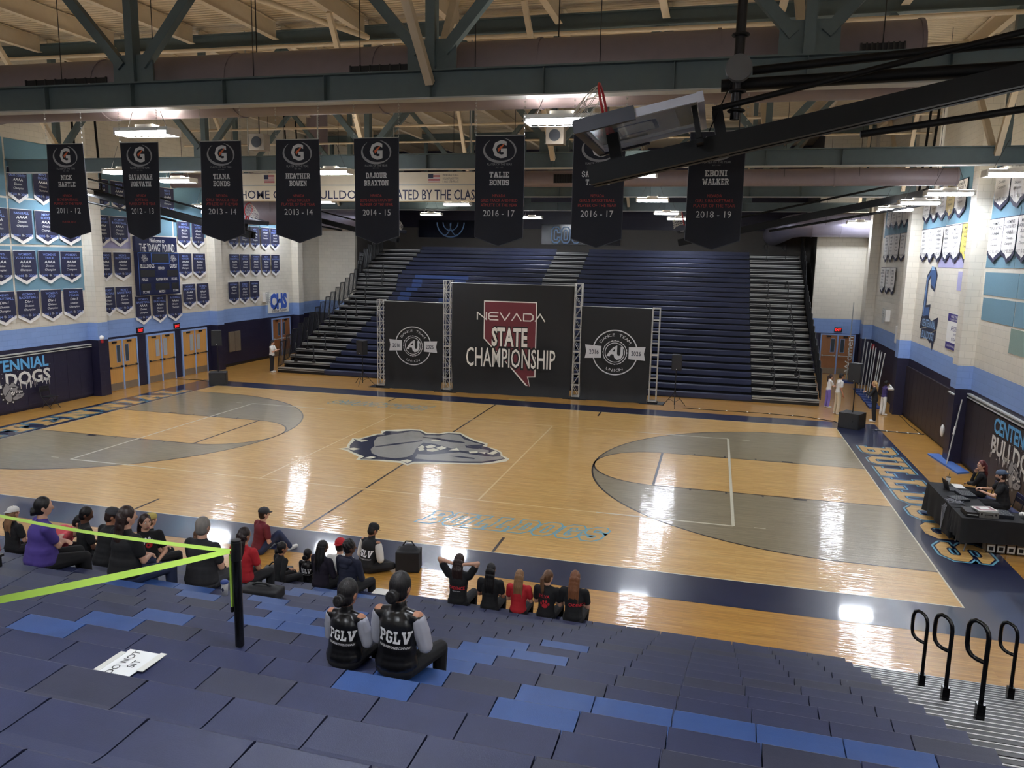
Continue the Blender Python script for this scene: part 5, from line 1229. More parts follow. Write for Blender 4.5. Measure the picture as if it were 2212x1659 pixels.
# NEVADA in thin strokes, As without bars
def strokes(mb, lines, x, w, z, h, t):
    for L in lines:
        for (a, b), (c, d) in zip(L, L[1:]):
            p = V((x + a * w, z + b * h)); q = V((x + c * w, z + d * h)); n = V((-(q - p).y, (q - p).x)).normalized() * t / 2; e = (q - p).normalized() * t * .4
            mb.poly([tuple(p - e - n), tuple(q + e - n), tuple(q + e + n), tuple(p - e + n)], O, RX, Z_, .009)
GL = {'N': [[(0, 0), (0, 1), (1, 0), (1, 1)]], 'E': [[(1, 0), (.15, 0), (0, .2), (0, .8), (.15, 1), (1, 1)], [(0, .5), (.9, .5)]], 'V': [[(0, 1), (.5, 0), (1, 1)]], 'A': [[(0, 0), (.5, 1), (1, 0)]], 'D': [[(0, 0), (.75, 0), (1, .25), (1, .75), (.75, 1), (0, 1), (0, 0)]]}
x = -1.5
for ch in 'NEVADA':
    strokes(mb, GL[ch], x, .4, 3.22, .3, .05); x += .505
mb.build('printed_logo', r)

# ------------------------------------------------------------------ PA speakers
M_SPK = mat('black speaker cabinet', (26, 26, 28), .6, bump=.1)
def pa_speaker(x, y, z0, rz, lab, w=.4, h=.63, d=.36):
    r = empty('loudspeaker', (x, y, z0), rz); tag(r, lab, 'loudspeaker')
    mb = MB().use(M_SPK); vs = [(-w / 2, -d / 2, 0), (w / 2, -d / 2, 0), (w * .36, d / 2, 0), (-w * .36, d / 2, 0)]
    mb.add([V(v) for v in vs] + [V(v) + V((0, 0, h)) for v in vs], [(0, 3, 2, 1), (4, 5, 6, 7), (0, 1, 5, 4), (1, 2, 6, 5), (2, 3, 7, 6), (3, 0, 4, 7)], False); mb.build('cabinet', r)
    MB().use(mat('speaker grille', (34, 34, 36), .5, bump=.5, bscale=300)).box(-w / 2 + .015, w / 2 - .015, -d / 2 - .012, -d / 2 - .001, .02, h - .02).build('grille', r)
    MB().use(M_WHITE).box(-.015, .015, -d / 2 - .016, -d / 2 - .013, .05, .07).build('badge', r)
def tripod(x, y, h, lab):
    r = empty('speaker_stand', (x, y, 0)); tag(r, lab, 'speaker stand')
    MB().use(M_BLACK).tube([(0, 0, .1), (0, 0, h)], .019, 8).build('pole', r); MB().use(M_BLACK).tube([(0, 0, .55), (0, 0, .68)], .035, 8).build('collar', r)
    for k in range(3):
        a = 2 * math.pi * k / 3 + .6
        mb = MB().use(M_BLACK); mb.tube([(0, 0, .62), (.52 * math.cos(a), .52 * math.sin(a), .02)], .013, 6); mb.tube([(.27 * math.cos(a), .27 * math.sin(a), .32), (0, 0, .2)], .008, 6); mb.build('leg', r)
tripod(-6.97, 10.1, 1.4, 'black tripod speaker stand left of the backdrop'); pa_speaker(-6.97, 10.1, 1.4, -.35, 'black loudspeaker on a tripod left of the leftmost truss tower')
tripod(6.95, 9.7, 1.52, 'black tripod speaker stand right of the backdrop'); pa_speaker(6.95, 9.7, 1.52, .1, 'black loudspeaker on a tripod right of the rightmost truss tower')
def sub(x, y, rz, lab, top=2.32, z0=1.68):
    r = empty('subwoofer', (x, y, 0), rz); tag(r, lab, 'subwoofer')
    MB().use(M_SPK).box(-.36, .36, -.36, .36, 0, .56).build('cabinet', r)
    MB().use(mat('speaker grille', (34, 34, 36), .5)).box(-.33, .33, -.375, -.361, .03, .53).build('grille', r)
    MB().use(M_BLACK).ell((.15, -.378, .3), (.03, .006, .05)).build('badge', r)
    return r
sub(13.38, 8.0, -.5, 'black subwoofer cube at the right on the navy baseline'); pa_speaker(13.38, 8.0, 1.68, -.5, 'black loudspeaker on a pole above the right subwoofer', .44, .68, .38)
o = tag(MB().use(M_BLACK).tube([(13.38, 8.0, .56), (13.38, 8.0, 1.68)], .019, 8).build('speaker_pole'), 'black pole standing on the right subwoofer', 'pole')
sub(-12.95, 7.95, .5, 'black subwoofer cube at the far left corner of the court'); pa_speaker(-12.95, 7.95, 1.75, .5, 'black loudspeaker on a pole above the left subwoofer', .44, .66, .38)
o = tag(MB().use(M_BLACK).tube([(-12.95, 7.95, .56), (-12.95, 7.95, 1.75)], .019, 8).build('speaker_pole'), 'black pole standing on the left subwoofer', 'pole')
def cable(pts, lab, tape=None, r=.012):
    o = empty('floor_cable', (0, 0, 0)); tag(o, lab, 'cable')
    MB().use(M_BLACK).tube([(a, b, .012) for a, b in pts], r, 6).build('cord', o)
    if tape:
        mb = MB().use(M_WHITE)
        for (a, b), (c, d) in zip(pts, pts[1:]):
            L = math.hypot(c - a, d - b); n = max(1, int(L / tape)); dx, dy = (c - a) / L, (d - b) / L
            for k in range(n):
                t = (k + .5) / n; x, y = a + (c - a) * t, b + (d - b) * t
                mb.add([(x - dy * .09 - dx * .03, y + dx * .09 - dy * .03, .027), (x + dy * .09 - dx * .03, y - dx * .09 - dy * .03, .027), (x + dy * .09 + dx * .03, y - dx * .09 + dy * .03, .027), (x - dy * .09 + dx * .03, y + dx * .09 + dy * .03, .027)], [(0, 1, 2, 3)], False)
        mb.build('tape', o)
cable([(7.3, 9.6), (8.6, 9.55), (10.2, 9.6), (11.9, 9.45), (12.9, 8.9), (13.2, 8.45)], 'black cable taped across the floor from the right tripod speaker to the subwoofer', .7)
cable([(14.0, 7.75), (15.0, 7.6), (15.7, 7.55)], 'black cable taped from the right subwoofer to the right wall', .28, .02)
cable([(15.62, 7.5), (15.55, 9.0), (15.62, 10.5), (15.6, 11.1)], 'loose black cable lying along the foot of the right wall')
cable([(-13.3, 8.2), (-14.3, 8.6), (-15.6, 8.5)], 'black cable taped from the left subwoofer to the doors', .7)

# ------------------------------------------------------------------ floor plates and volleyball poles
for k, (x0, y0, z1, lean) in enumerate(((15.35, 17.2, 2.5, 0), (15.3, 16.3, 2.4, .02), (15.3, 15.6, 2.4, .05), (15.3, 14.9, 2.35, .02), (15.25, 14.2, 2.35, .05), (15.25, 13.5, 2.3, .1), (15.2, 12.9, 2.3, .12), (15.2, 12.5, 2.3, .2))):
    o = empty('net_pole', (x0 - .25, y0, 0)); tag(o, '%s from left of the grey volleyball net poles leaning on the right wall' % (ORD + ['seventh', 'eighth'])[k], 'pole', 'volleyball poles on the right wall')
    MB().use(M_FLANGE).tube([(0, 0, .12), (lean * .6 + .1, .05, z1)], .022, 8).build('shaft', o)
    MB().use(mat('blue base pad', (36, 62, 124), .5)).box(-.22, .22, -.2, .2, 0, .07).build('base_pad', o)
o = empty('net_pole', (14.9, 19.6, 0)); tag(o, 'tall thin grey pole standing left of the other poles by the right wall', 'pole'); MB().use(M_FLANGE).tube([(0, 0, .1), (.05, .1, 4.0)], .022, 8).build('shaft', o); MB().use(mat('blue base pad', (36, 62, 124), .5)).box(-.3, .3, -.3, .3, 0, .1).build('base_pad', o)
o = empty('net_pole', (15.3, 3.05, 0)); tag(o, 'white tipped pole leaning on the padded pilaster at the right', 'pole'); MB().use(M_FLANGE).tube([(-.05, 0, .02), (.22, .15, 2.0)], .02, 8).build('shaft', o); MB().use(M_WHITE).tube([(.07, .075, .95), (.105, .09, 1.2)], .03, 8).build('grip', o)
o = MB().use(mat('blue mat', (70, 108, 176), .7)).add([(15.05, 4.35, .0), (15.4, 4.45, .0), (15.66, 2.3, .0), (15.3, 2.1, .0), (15.05, 4.35, .05), (15.4, 4.45, .05), (15.66, 2.3, .05), (15.3, 2.1, .05)], [(0, 3, 2, 1), (4, 5, 6, 7), (0, 1, 5, 4), (1, 2, 6, 5), (2, 3, 7, 6), (3, 0, 4, 7)], False).build('floor_mat'); tag(o, 'long blue mat on the floor along the right pads', 'mat')
# yellow floor box cover
o = tag(MB().use(mat('brass floor cover', (170, 150, 80), .4)).box(.2, .9, 8.85, 9.1, .001, .008).build('floor_cover'), 'brass floor socket cover in front of the centre backdrop panel', 'floor cover')
# ------------------------------------------------------------------ people
def pm(n, c, r=.75, **k): return mat(n, c, r, var=k.pop('var', .05), nscale=k.pop('nscale', 8), **k)
SK1 = pm('skin light', (214, 166, 140), .5, var=.02); SK2 = pm('skin tan', (176, 124, 96), .5, var=.02); SK3 = pm('skin brown', (104, 70, 54), .5, var=.02)
C_BLK = pm('black cotton', (26, 26, 29), .85); C_SAT = pm('black satin', (20, 20, 23), .28, var=.03); C_SLV = pm('silver satin', (186, 188, 200), .32, var=.05); C_WHT = pm('white cotton', (222, 220, 214), .8, var=.02)
C_PUR = pm('violet cotton', (76, 60, 138), .85); C_RED = pm('red cotton', (186, 34, 44), .8); C_MAR = pm('maroon cotton', (112, 34, 44), .85); C_CORAL = pm('coral cotton', (214, 86, 96), .8); C_NAVY = pm('navy fleece', (34, 38, 58), .9)
C_DEN = pm('denim', (44, 54, 84), .85); C_CHR = pm('charcoal cotton', (58, 58, 62), .85); C_KHA = pm('khaki cotton', (206, 192, 164), .8); C_VIO = pm('lilac cotton', (128, 112, 190), .8); C_PVS = pm('deep purple wool', (54, 42, 92), .85)
H_BLK = pm('black hair', (20, 17, 18), .5, var=.15, nscale=30, bump=.5, bscale=70, stretch=(1, 1, .07)); H_DBR = pm('dark brown hair', (48, 32, 28), .42, var=.15, nscale=30, bump=.5, bscale=70, stretch=(1, 1, .07)); H_BRN = pm('brown hair', (104, 74, 52), .45, var=.15, nscale=30, bump=.5, bscale=70, stretch=(1, 1, .07)); H_BLD = pm('blond hair', (186, 148, 96), .45, var=.15, nscale=30, bump=.5, bscale=70, stretch=(1, 1, .07)); H_GRY = pm('grey hair', (128, 122, 116), .5, var=.15, nscale=30, bump=.5, bscale=70, stretch=(1, 1, .07)); H_RED = pm('auburn hair', (92, 36, 36), .42, var=.15, nscale=30, bump=.5, bscale=70, stretch=(1, 1, .07)); H_LBR = pm('light brown hair', (140, 104, 72), .45, var=.15, nscale=30, bump=.5, bscale=70, stretch=(1, 1, .07))
M_EYE = pm('eye dark', (30, 22, 20), .25); M_LIP = pm('lips', (150, 78, 76), .5)
def bake(mb, name, m, vox, parent, smooth=4):
    tmp = mb.build('tmp')
    md = tmp.modifiers.new('r', 'REMESH'); md.mode = 'VOXEL'; md.voxel_size = vox; md.use_smooth_shade = True
    ms = tmp.modifiers.new('s', 'SMOOTH'); ms.factor = .5; ms.iterations = smooth
    dg = bpy.context.evaluated_depsgraph_get(); me = bpy.data.meshes.new_from_object(tmp.evaluated_get(dg))
    bpy.data.objects.remove(tmp)
    me.name = name; me.materials.clear(); me.materials.append(m)
    me.polygons.foreach_set('use_smooth', [True] * len(me.polygons))
    o = bpy.data.objects.new(name, me); COL.objects.link(o); o.parent = parent
    return o
def cap(mb, p, q, r1, r2=None, n=10):
    r2 = r1 if r2 is None else r2
    p = V(p); q = V(q)
    mb.ell(p, r1, 10, 7); mb.ell(q, r2, 10, 7)
    if (q - p).length > 1e-4: mb.tube([p, q], [r1, r2], n)
def limb(mb, pts, rs):
    for i in range(len(pts) - 1): cap(mb, pts[i], pts[i + 1], rs[i], rs[i + 1])
def ik(a, c, l1, l2, hint):
    a = V(a); c = V(c); d = c - a; L = d.length
    if L > (l1 + l2) * .995: c = a + d.normalized() * (l1 + l2) * .995; d = c - a; L = d.length
    x = (l1 * l1 - l2 * l2 + L * L) / (2 * L); h = math.sqrt(max(0, l1 * l1 - x * x)); u = d.normalized(); w = V(hint) - u * V(hint).dot(u)
    return a + u * x + w.normalized() * h, c
def hand(mb, w, d, up, side, curl=.5, k=1.0):
    """w wrist, d pointing direction, up back of the hand, side +1 if the thumb is on +d x up"""
    d = V(d).normalized(); up = (V(up) - d * V(up).dot(d)).normalized(); s = d.cross(up) * side
    M = Matrix((s, d, up)).transposed()
    mb.ell(w + d * .045 * k, (.036 * k, .05 * k, .017 * k), 10, 7, M)
    cap(mb, w - d * .02, w + d * .02, .025 * k, .026 * k, 8)
    for i, (o, l) in enumerate(((.027, .068), (.009, .078), (-.009, .072), (-.027, .055))):
        b = w + d * .085 * k + s * o * k; a1 = curl * .9; a2 = curl * 1.9
        e1 = b + (d * math.cos(a1) - up * math.sin(a1)) * l * .5 * k; e2 = e1 + (d * math.cos(a2) - up * math.sin(a2)) * l * .5 * k
        cap(mb, b - d * .015, e1, .0095 * k, .009 * k, 8); cap(mb, e1, e2, .009 * k, .0078 * k, 8)
    t0 = w + d * .025 * k + s * .03 * k; t1 = t0 + (d * .7 + s * .6 - up * .2).normalized() * .036 * k; t2 = t1 + (d * .95 + s * .1 - up * .3).normalized() * .03 * k
    cap(mb, t0, t1, .012 * k, .0105 * k, 8); cap(mb, t1, t2, .0105 * k, .0085 * k, 8)
def person(lab, loc, rz, s=1.0, sit='bench', lean=.08, lat=0.0, twist=0.0, hy=0.0, hp=0.1, hs=1.0, wd=1.0, arms='lap', skin=SK1, top=C_BLK, sleeve='short', slm=None, bottom=C_BLK, shoe=None, hair=H_DBR, style='short', hat=None, face=False, vox=.011, knees=.13, group=None, skirtlen=0.0):
    root = empty('person', loc, rz); root.scale = (s, s, s); tag(root, lab, 'person', group)
    st = sit == 'stand'
    Hc = V((0, 0, .90)) if st else V((0, -.02, .10))
    S = V((lat, lean, 1)).normalized(); A = V((math.cos(twist), math.sin(twist), 0)); F = V((-math.sin(twist), math.cos(twist), 0))
    sw = .168 + .02 * (wd - 1)
    wa = Hc + S * .14; ch = Hc + S * .32; sh = Hc + S * .45; nk = Hc + S * .515
    Rh = Matrix.Rotation(twist + hy, 3, 'Z') @ Matrix.Rotation(-hp, 3, 'X')
    hc = nk + (S * .6 + V((0, 0, .4))) .normalized() * .145 * (.5 + .5 * hs) + Rh @ V((0, .02, 0))
    hd = lambda x, y, z: hc + Rh @ (V((x, y, z)) * hs)
    # arms
    sL = [sh + A * (i * (sw + .01)) - V((0, 0, .02)) for i in (-1, 1)]
    la, lf = .275, .245
    el = []; wr = []
    for i, a0 in ((-1, sL[0]), (1, sL[1])):
        hint = A * (i * .7) - F * .5 - V((0, 0, .6))
        if arms == 'lap': w = Hc + A * (i * .06) + F * .27 + V((0, 0, .13))
        elif arms == 'head': w = hc + A * (i * .085) - F * .085 + V((0, 0, -.03)); hint = A * i * 1.0 + V((0, 0, .15)) + F * .15
        elif arms == 'side': w = a0 + A * (i * .07) + F * .06 - V((0, 0, .5)); hint = -F + A * i * .3
        elif arms == 'phone': w = sh + A * (i * .05) + F * .3 - V((0, 0, .16)); hint = A * i * .5 - V((0, 0, 1))
        elif arms == 'mouth': w = hc + A * (i * .04) + F * .14 - V((0, 0, .07)); hint = A * i * .7 - V((0, 0, 1))
        elif arms == 'chin': w = (hc + F * .1 - V((0, 0, .2)) + A * .03) if i > 0 else (Hc + F * .3 + A * .1 + V((0, 0, .15))); hint = A * i * .6 - V((0, 0, 1))
        elif arms == 'crossed': w = sh + A * (-i * .07) + F * .2 - V((0, 0, .24)); hint = A * i * .9 - V((0, 0, .8))
        elif arms == 'gesture': w = (ch + A * .28 + F * .34 + V((0, 0, .02))) if i > 0 else (Hc + A * -.1 + F * .3 + V((0, 0, .12))); hint = A * i * .6 - V((0, 0, 1))
        elif arms == 'table': w = Hc + A * (i * .16) + F * .42 + V((0, 0, .27)); hint = A * i * .8 - V((0, 0, .7))
        elif arms == 'prop': w = (Hc + A * (i * .32) - F * .06 + V((0, 0, -.04))) if i > 0 else (Hc + A * -.06 + F * .27 + V((0, 0, .12))); hint = A * i * .4 - F
        e, w = ik(a0, w, la, lf, hint); el.append(e); wr.append(w)
    # legs
    hips = [Hc + V((i * .085 * (.7 + .3 * wd), 0, -.02)) for i in (-1, 1)]
    kn = []; an = []; toe = []
    for i in (-1, 1):
        if st:
            k_ = V((i * .09, .02 if i > 0 else -.02, .48)); a_ = V((i * .1, -.02 if i > 0 else -.05, .08)); t_ = a_ + V((i * .03, .15, -.045))
        elif sit == 'walk':
            k_ = V((i * .09, .12 * i, .48)); a_ = V((i * .1, .22 * i - .06, .09)); t_ = a_ + V((0, .15, -.04))
        elif sit == 'floor':
            k_ = V((i * .36, .27, .1)); a_ = V((-i * .06, .34 + .05 * i, .05)); t_ = a_ + V((-i * .12, .04, -.01))
        elif sit == 'floorknee':
            k_ = V((i * .2, .3, .36 if i > 0 else .12)); a_ = V((i * .22, .5, .05)); t_ = a_ + V((0.02 * i, .13, .0))
        else:
            k_ = V((i * knees, .42, .07)); a_ = V((i * knees * .9, .44, -.34)); t_ = a_ + V((i * .02, .15, -.055))
        kn.append(k_); an.append(a_); toe.append(t_)
    if sit == 'walk': Hc = Hc
    # body, one continuous skin surface
    b = MB(); cap(b, hc - Rh @ V((0, .02, .06)), nk - V((0, 0, .06)), .052, .062)
    b.ell(hc, (.073 * hs, .09 * hs, .112 * hs), 16, 12, Rh); b.ell(hd(0, .025, -.055), (.055 * hs, .06 * hs, .06 * hs), 12, 8, Rh)
    b.ell(hd(0, .093, -.018), (.013 * hs, .022 * hs, .024 * hs), 8, 6, Rh)
    for i in (-1, 1): b.ell(hd(i * .074, -.008, -.012), (.014 * hs, .022 * hs, .032 * hs), 8, 6, Rh)
    tw = .135 * wd
    b.ell(Hc, (tw + .01, .1 * wd, .1), 14, 9); b.ell(wa, (tw * .92, .092 * wd, .13), 14, 9); b.ell(ch, (.14 * (.6 + .4 * wd), .098 * (.5 + .5 * wd), .16), 14, 9); cap(b, sL[0], sL[1], .055, .055)
    for k, i in enumerate((-1, 1)):
        limb(b, [sL[k], el[k], wr[k]], [.05, .037, .025])
        dr = (wr[k] - el[k]).normalized()
        upv = V((0, 0, 1)) if abs(dr.z) < .8 else A * i
        hand(b, wr[k], dr if arms not in ('head',) else (dr * .6 + V((0, 0, -.2))), upv if arms != 'head' else -F, -i if abs(dr.z) < .8 else 1, .5)
        limb(b, [hips[k], kn[k], an[k]], [.078, .052, .036]); cap(b, an[k] - V((0, .03, .035)), toe[k], .034, .03)
    body = bake(b, 'body', skin, vox, root)
    # top
    c = MB(); g = .016
    c.ell(Hc + S * .02, (tw + .032, .1 * wd + .028, .12), 16, 10); c.ell(wa, (tw + .012, .092 * wd + .02, .15), 16, 10); c.ell(ch, (.14 * (.6 + .4 * wd) + .022, .098 * (.5 + .5 * wd) + .02, .17), 16, 10); cap(c, sL[0] - V((0, 0, .012)), sL[1] - V((0, 0, .012)), .063, .063); cap(c, sL[0], nk - S * .06, .05, .06); cap(c, sL[1], nk - S * .06, .05, .06); cap(c, nk - S * .09, nk - S * (-.015 if slm else .02), .08, .064); c.ell(Hc.lerp(wa, .5), (tw + .018, .096 * wd + .022, .13), 16, 10); c.ell(wa.lerp(ch, .5), (.14 * (.55 + .45 * wd) + .016, .094 * (.45 + .55 * wd) + .02, .14), 16, 10)
    slc = MB()
    for k in (0, 1):
        e = el[k]; tgt = slc if slm else c
        if slm: limb(slc, [sL[k] + (e - sL[k]) * .04 - V((0, 0, .01)), sL[k] + (e - sL[k]) * .5, e, wr[k] - (wr[k] - e) * .06], [.066, .074, .066, .045])
        elif sleeve == 'long': limb(c, [sL[k], e, wr[k] - (wr[k] - e) * .06], [.068, .054, .04])
        else: limb(c, [sL[k], sL[k] + (e - sL[k]) * .62], [.068, .062])
    shirt = bake(c, 'jacket' if slm else 'shirt', top, vox, root, 22 if vox < .01 else 10)
    if slm: bake(slc, 'sleeves', slm, vox, root, 6)
    # trousers and shoes
    t = MB(); t.ell(Hc - V((0, 0, .02)), (tw + .025, .1 * wd + .022, .105), 14, 9)
    for k in (0, 1): limb(t, [hips[k], kn[k], an[k] + V((0, 0, .02))], [.094 * (.6 + .4 * wd), .07, .058 if not st else .066])
    bake(t, 'trousers', bottom, vox, root)
    f = MB()
    for k in (0, 1): cap(f, an[k] - V((0, .02, .03)), toe[k], .045, .04)
    bake(f, 'shoes', shoe or C_BLK, vox, root)
    # hair and headgear
    if style:
        h = MB().use(hair, True)
        if style != 'bald':
            h.ell(hd(0, -.016, .018), (.083 * hs, .094 * hs, .108 * hs), 18, 12, Rh)
            h.ell(hd(0, -.03, -.03), (.078 * hs, .072 * hs, .085 * hs), 14, 10, Rh)
        if style in ('long', 'vlong', 'halflong'):
            L = {'long': .34, 'vlong': .48, 'halflong': .22}[style] * hs
            n = 7
            for q in range(n):
                u = q / (n - 1); p = hd(0, -.06, -.03) + V((0, 0, -L * u)) - F * (.025 + .03 * math.sin(u * 2.4)); ww = (.088 - .03 * u * u) * hs
                h.ell(p, (ww, .042 * hs, .085 * hs), 12, 8, Matrix.Rotation(twist + hy * (1 - u), 3, 'Z'))
            for k in range(15):
                a = -1.2 + 2.4 * k / 14; p0 = hd(.078 * math.sin(a), -.02 - .08 * math.cos(a), 0)
                p1 = hd(0, -.06, -.03) + V((0, 0, -L * (.95 + .1 * ((k * 7) % 3)))) - F * .075 + A * (.085 * math.sin(a)) * hs
                h.tube([p0, (p0 + p1) / 2 - F * .035, p1], [.018 * hs, .016 * hs, .005], 6)
        if style == 'bun':
            c0 = hd(0, -.1, -.06); h.ell(c0, (.05 * hs, .04 * hs, .05 * hs), 14, 9, Rh)
            for k in range(3): h.tube([c0 + Rh @ V((.04 * math.cos(q), -.022 - .006 * k, .04 * math.sin(q))) * hs * (1 - .22 * k) for q in [2 * math.pi * j / 14 for j in range(14)]], .014 * hs, 6, closed=True)
        if style == 'pony':
            p = [hd(0, -.105, .03), hd(0, -.15, -.02), hd(.01, -.15, -.12), hd(.02, -.135, -.23), hd(.02, -.12, -.31)]; h.tube(p, [.03 * hs, .038 * hs, .036 * hs, .028 * hs, .006], 10)
            h.tube([hd(.025 * math.cos(q), -.108, .03 + .025 * math.sin(q)) for q in [2 * math.pi * j / 10 for j in range(10)]], .008, 5, closed=True)
        if style == 'braids':
            for k in range(26):
                a = -1.7 + 3.4 * k / 25; p0 = hd(.08 * math.sin(a), -.02 - .085 * math.cos(a), .02); L = .36 + .06 * ((k * 5) % 4)
                p1 = p0 + V((0, 0, -L * .5)) - F * .05 + A * .02 * math.sin(a); p2 = p0 + V((0, 0, -L)) - F * .06 + A * .03 * math.sin(a * 2)
                h.tube([p0, p1, p2], [.013, .012, .007], 5)
        if style == 'afro':
            for k in range(40):
                a = k * 2.4; zz = 1 - k / 30.; r = math.sqrt(max(0, 1 - zz * zz)); h.ell(hd(.075 * r * math.cos(a), -.018 + .088 * r * math.sin(a) * (1 if math.sin(a) < .3 else .6), .03 + .09 * zz), .028 * hs, 6, 5)
        bake(h, 'hair', hair, .008 if style not in ('braids', 'long', 'vlong', 'halflong') else .006, root, 2)
    if hat:
        m, kind, m2 = hat
        q = MB().use(m, True)
        if kind == 'beanie':
            q.ell(hd(0, -.014, .04), (.092 * hs, .105 * hs, .1 * hs), 18, 12, Rh); q.tube([hd(.093 * math.cos(u), -.012 + .106 * math.sin(u), .01) for u in [2 * math.pi * j / 24 for j in range(24)]], .018, 8, closed=True); q.ell(hd(0, -.02, .142), .022)
            q.build('beanie', root)
        else:
            q.lathe((0, 0, 0), [(1, 0), (.98, .3), (.86, .62), (.6, .88), (.25, 1.0), (0.001, 1.02)], 20); k0 = 0
            q.v = [tuple(hd(x * .09, y * .108 - .01, .035 + z * .088)) for x, y, z in q.v]
            d = -1 if kind == 'back' else 1
            q.use(m2 or m)
            vs = []; n = 12
            for j in range(n + 1):
                u = -1.0 + 2.0 * j / n; xx = .075 * math.sin(u) / math.sin(1.0); yy = .09 * math.cos(u * .8)
                vs += [hd(xx, d * yy - .01, .04), hd(xx * .95, d * (yy + .075 * math.cos(u * 1.3)) - .01, .026), hd(xx, d * yy - .01, .034)]
            q.add(vs, [(3 * j, 3 * j + 3, 3 * j + 4, 3 * j + 1) for j in range(n)] + [(3 * j + 2, 3 * j + 1, 3 * j + 4, 3 * j + 5) for j in range(n)], True)
            q.ell(hd(0, -.01, .128), .009)
            q.build('cap', root)
    if face:
        e = MB()
        for i in (-1, 1):
            e.use(M_WHITE, True).ell(hd(i * .03, .077, .012), (.014 * hs, .008 * hs, .008 * hs), 10, 6, Rh); e.use(M_EYE).ell(hd(i * .03, .084, .012), (.006 * hs, .004 * hs, .007 * hs), 8, 5, Rh)
            e.use(hair).tube([hd(i * .015, .088, .032), hd(i * .032, .087, .037), hd(i * .05, .074, .031)], .0045, 5)
        e.build('eyes', root)
        e = MB().use(M_LIP, True); e.ell(hd(0, .079, -.062), (.024 * hs, .01 * hs, .007 * hs), 10, 6, Rh); e.build('mouth', root)
    root['_'] = 0; del root['_']
    return root, dict(shirt=shirt, sh=sh, ch=ch, Hc=Hc, A=A, F=F, hc=hc, hd=hd, wr=wr, el=el, S=S)
def merge(o, mb):
    '''print is part of the garment mesh'''
    me = o.data; n = MB(); n.v = [tuple(v.co) for v in me.vertices]; n.f = [tuple(p.vertices) for p in me.polygons]
    n.mats = list(me.materials); n.mi = [0] * len(n.f); n.sm = [True] * len(n.f)
    for k, m in enumerate(mb.mats):
        n.use(m, False)
        n.add(mb.v, [f for f, i in zip(mb.f, mb.mi) if i == k], False)
    t = n.build('t'); o.data = t.data; o.data.name = o.name; bpy.data.objects.remove(t)
def back_print(root, info, items, name='print'):
    """lettering laid on the back of the garment; items = (text mesh, dx, dz below the shoulders, material, tilt)"""
    bv = BVHTree.FromPolygons([v.co for v in info['shirt'].data.vertices], [tuple(p.vertices) for p in info['shirt'].data.polygons])
    A, F = info['A'], info['F']; mb = MB()
    for T, dx, dz, m, tilt in items:
        vs, fs = finer(T, 2) if len(T[0]) < 900 else T; P = []
        for a, b in vs:
            ca, sa = math.cos(tilt), math.sin(tilt); a, b = a * ca - b * sa, a * sa + b * ca
            o = info['sh'] + A * (a + dx) + V((0, 0, dz + b)) - F * .6
            h = bv.ray_cast(o, F)
            P.append((h[0] - F * .005) if h[0] is not None else o + F * .45)
        mb.use(m).add(P, fs, False)
    merge(info['shirt'], mb)
M_PW = mat('white print ink', (232, 232, 234), .6); M_PR = mat('red print ink', (196, 40, 52), .6); M_PK = mat('black print ink', (24, 24, 26), .6)
def seat_xyz(x, j, dy=-.14): return (x, Y0 - RUN * j + TH * (x - 10) + dy, Z0 + RISE * j)
SLAB = lambda w, h, off=0.0: block_text(w, 1, 1, off=off)
def pglv(r, i, k=1.0, tilt=-.05, dx=0):
    big = finer(block_text('PGLV', .27 * k, .105 * k, .7))
    back_print(r, i, [(big, dx, -.16 * k, M_PW, tilt), (text('PLAYGROUND DANCE COMPANY', .019 * k, .26 * k), dx, -.245 * k, M_PW, tilt)], 'jacket_print')
# the two girls in front of us
r, i = person('girl in a black satin lettered jacket, left and smaller of the pair in front', seat_xyz(5.93, 11), -.12, .67, lean=.12, hs=1.25, hp=.25, hy=-.12, arms='lap', skin=SK2, top=C_SAT, slm=C_SLV, hair=H_BLK, style='bun', vox=.008, wd=1.3); pglv(r, i, 1.05, dx=.022)
r, i = person('girl in a black satin lettered jacket, right and taller of the pair in front', seat_xyz(6.33, 11), -.1, .81, lean=.1, hs=1.1, hp=.15, hy=-.12, arms='lap', skin=SK2, top=C_SAT, slm=C_SLV, hair=H_BLK, style='bun', vox=.008, wd=1.22, knees=.2); pglv(r, i, 1.02, dx=.022)
# five on the lowest row
r, i = person('person in black tee with both hands behind the head on the lowest bench', seat_xyz(4.68, 0), .0, .97, arms='head', hair=H_DBR, style='halflong', skin=SK1); back_print(r, i, [(text('CADENCE', .05, .26, off=.02), 0, -.2, M_PR, 0), (text('dance team', .02, .13), 0, -.25, M_PW, 0)])
r, i = person('person with very long straight black hair, in black on the lowest bench', seat_xyz(5.2, 0), .0, .87, hair=H_BLK, style='vlong', skin=SK2)
r, i = person('person in red tee with long light brown hair on the lowest bench', seat_xyz(5.66, 0), .0, .82, top=C_RED, hair=H_LBR, style='long', skin=SK1)
r, i = person('person in black tee with a red paw print on the back and a ponytail', seat_xyz(6.1, 0), -.1, .88, hair=H_BRN, style='pony', skin=SK1, hy=-.5)
paw = [([(.05 * math.cos(a) * (1 + .15 * math.cos(3 * a + 1.57)), .042 * math.sin(a)) for a in [2 * math.pi * k / 16 for k in range(16)]], [tuple(range(16))])]
def blob(cx, cy, rx, ry): return ([(cx + rx * math.cos(2 * math.pi * k / 12), cy + ry * math.sin(2 * math.pi * k / 12)) for k in range(12)], [tuple(range(12))])
back_print(r, i, [(text('SYLVA', .055, .2, off=.02), -.02, -.1, M_PR, 0), (paw[0], .0, -.26, M_PR, 0)] + [(blob(a, b, .018, .028), 0, -.26, M_PR, 0) for a, b in ((-.065, .03), (-.026, .072), (.026, .072), (.065, .03))])
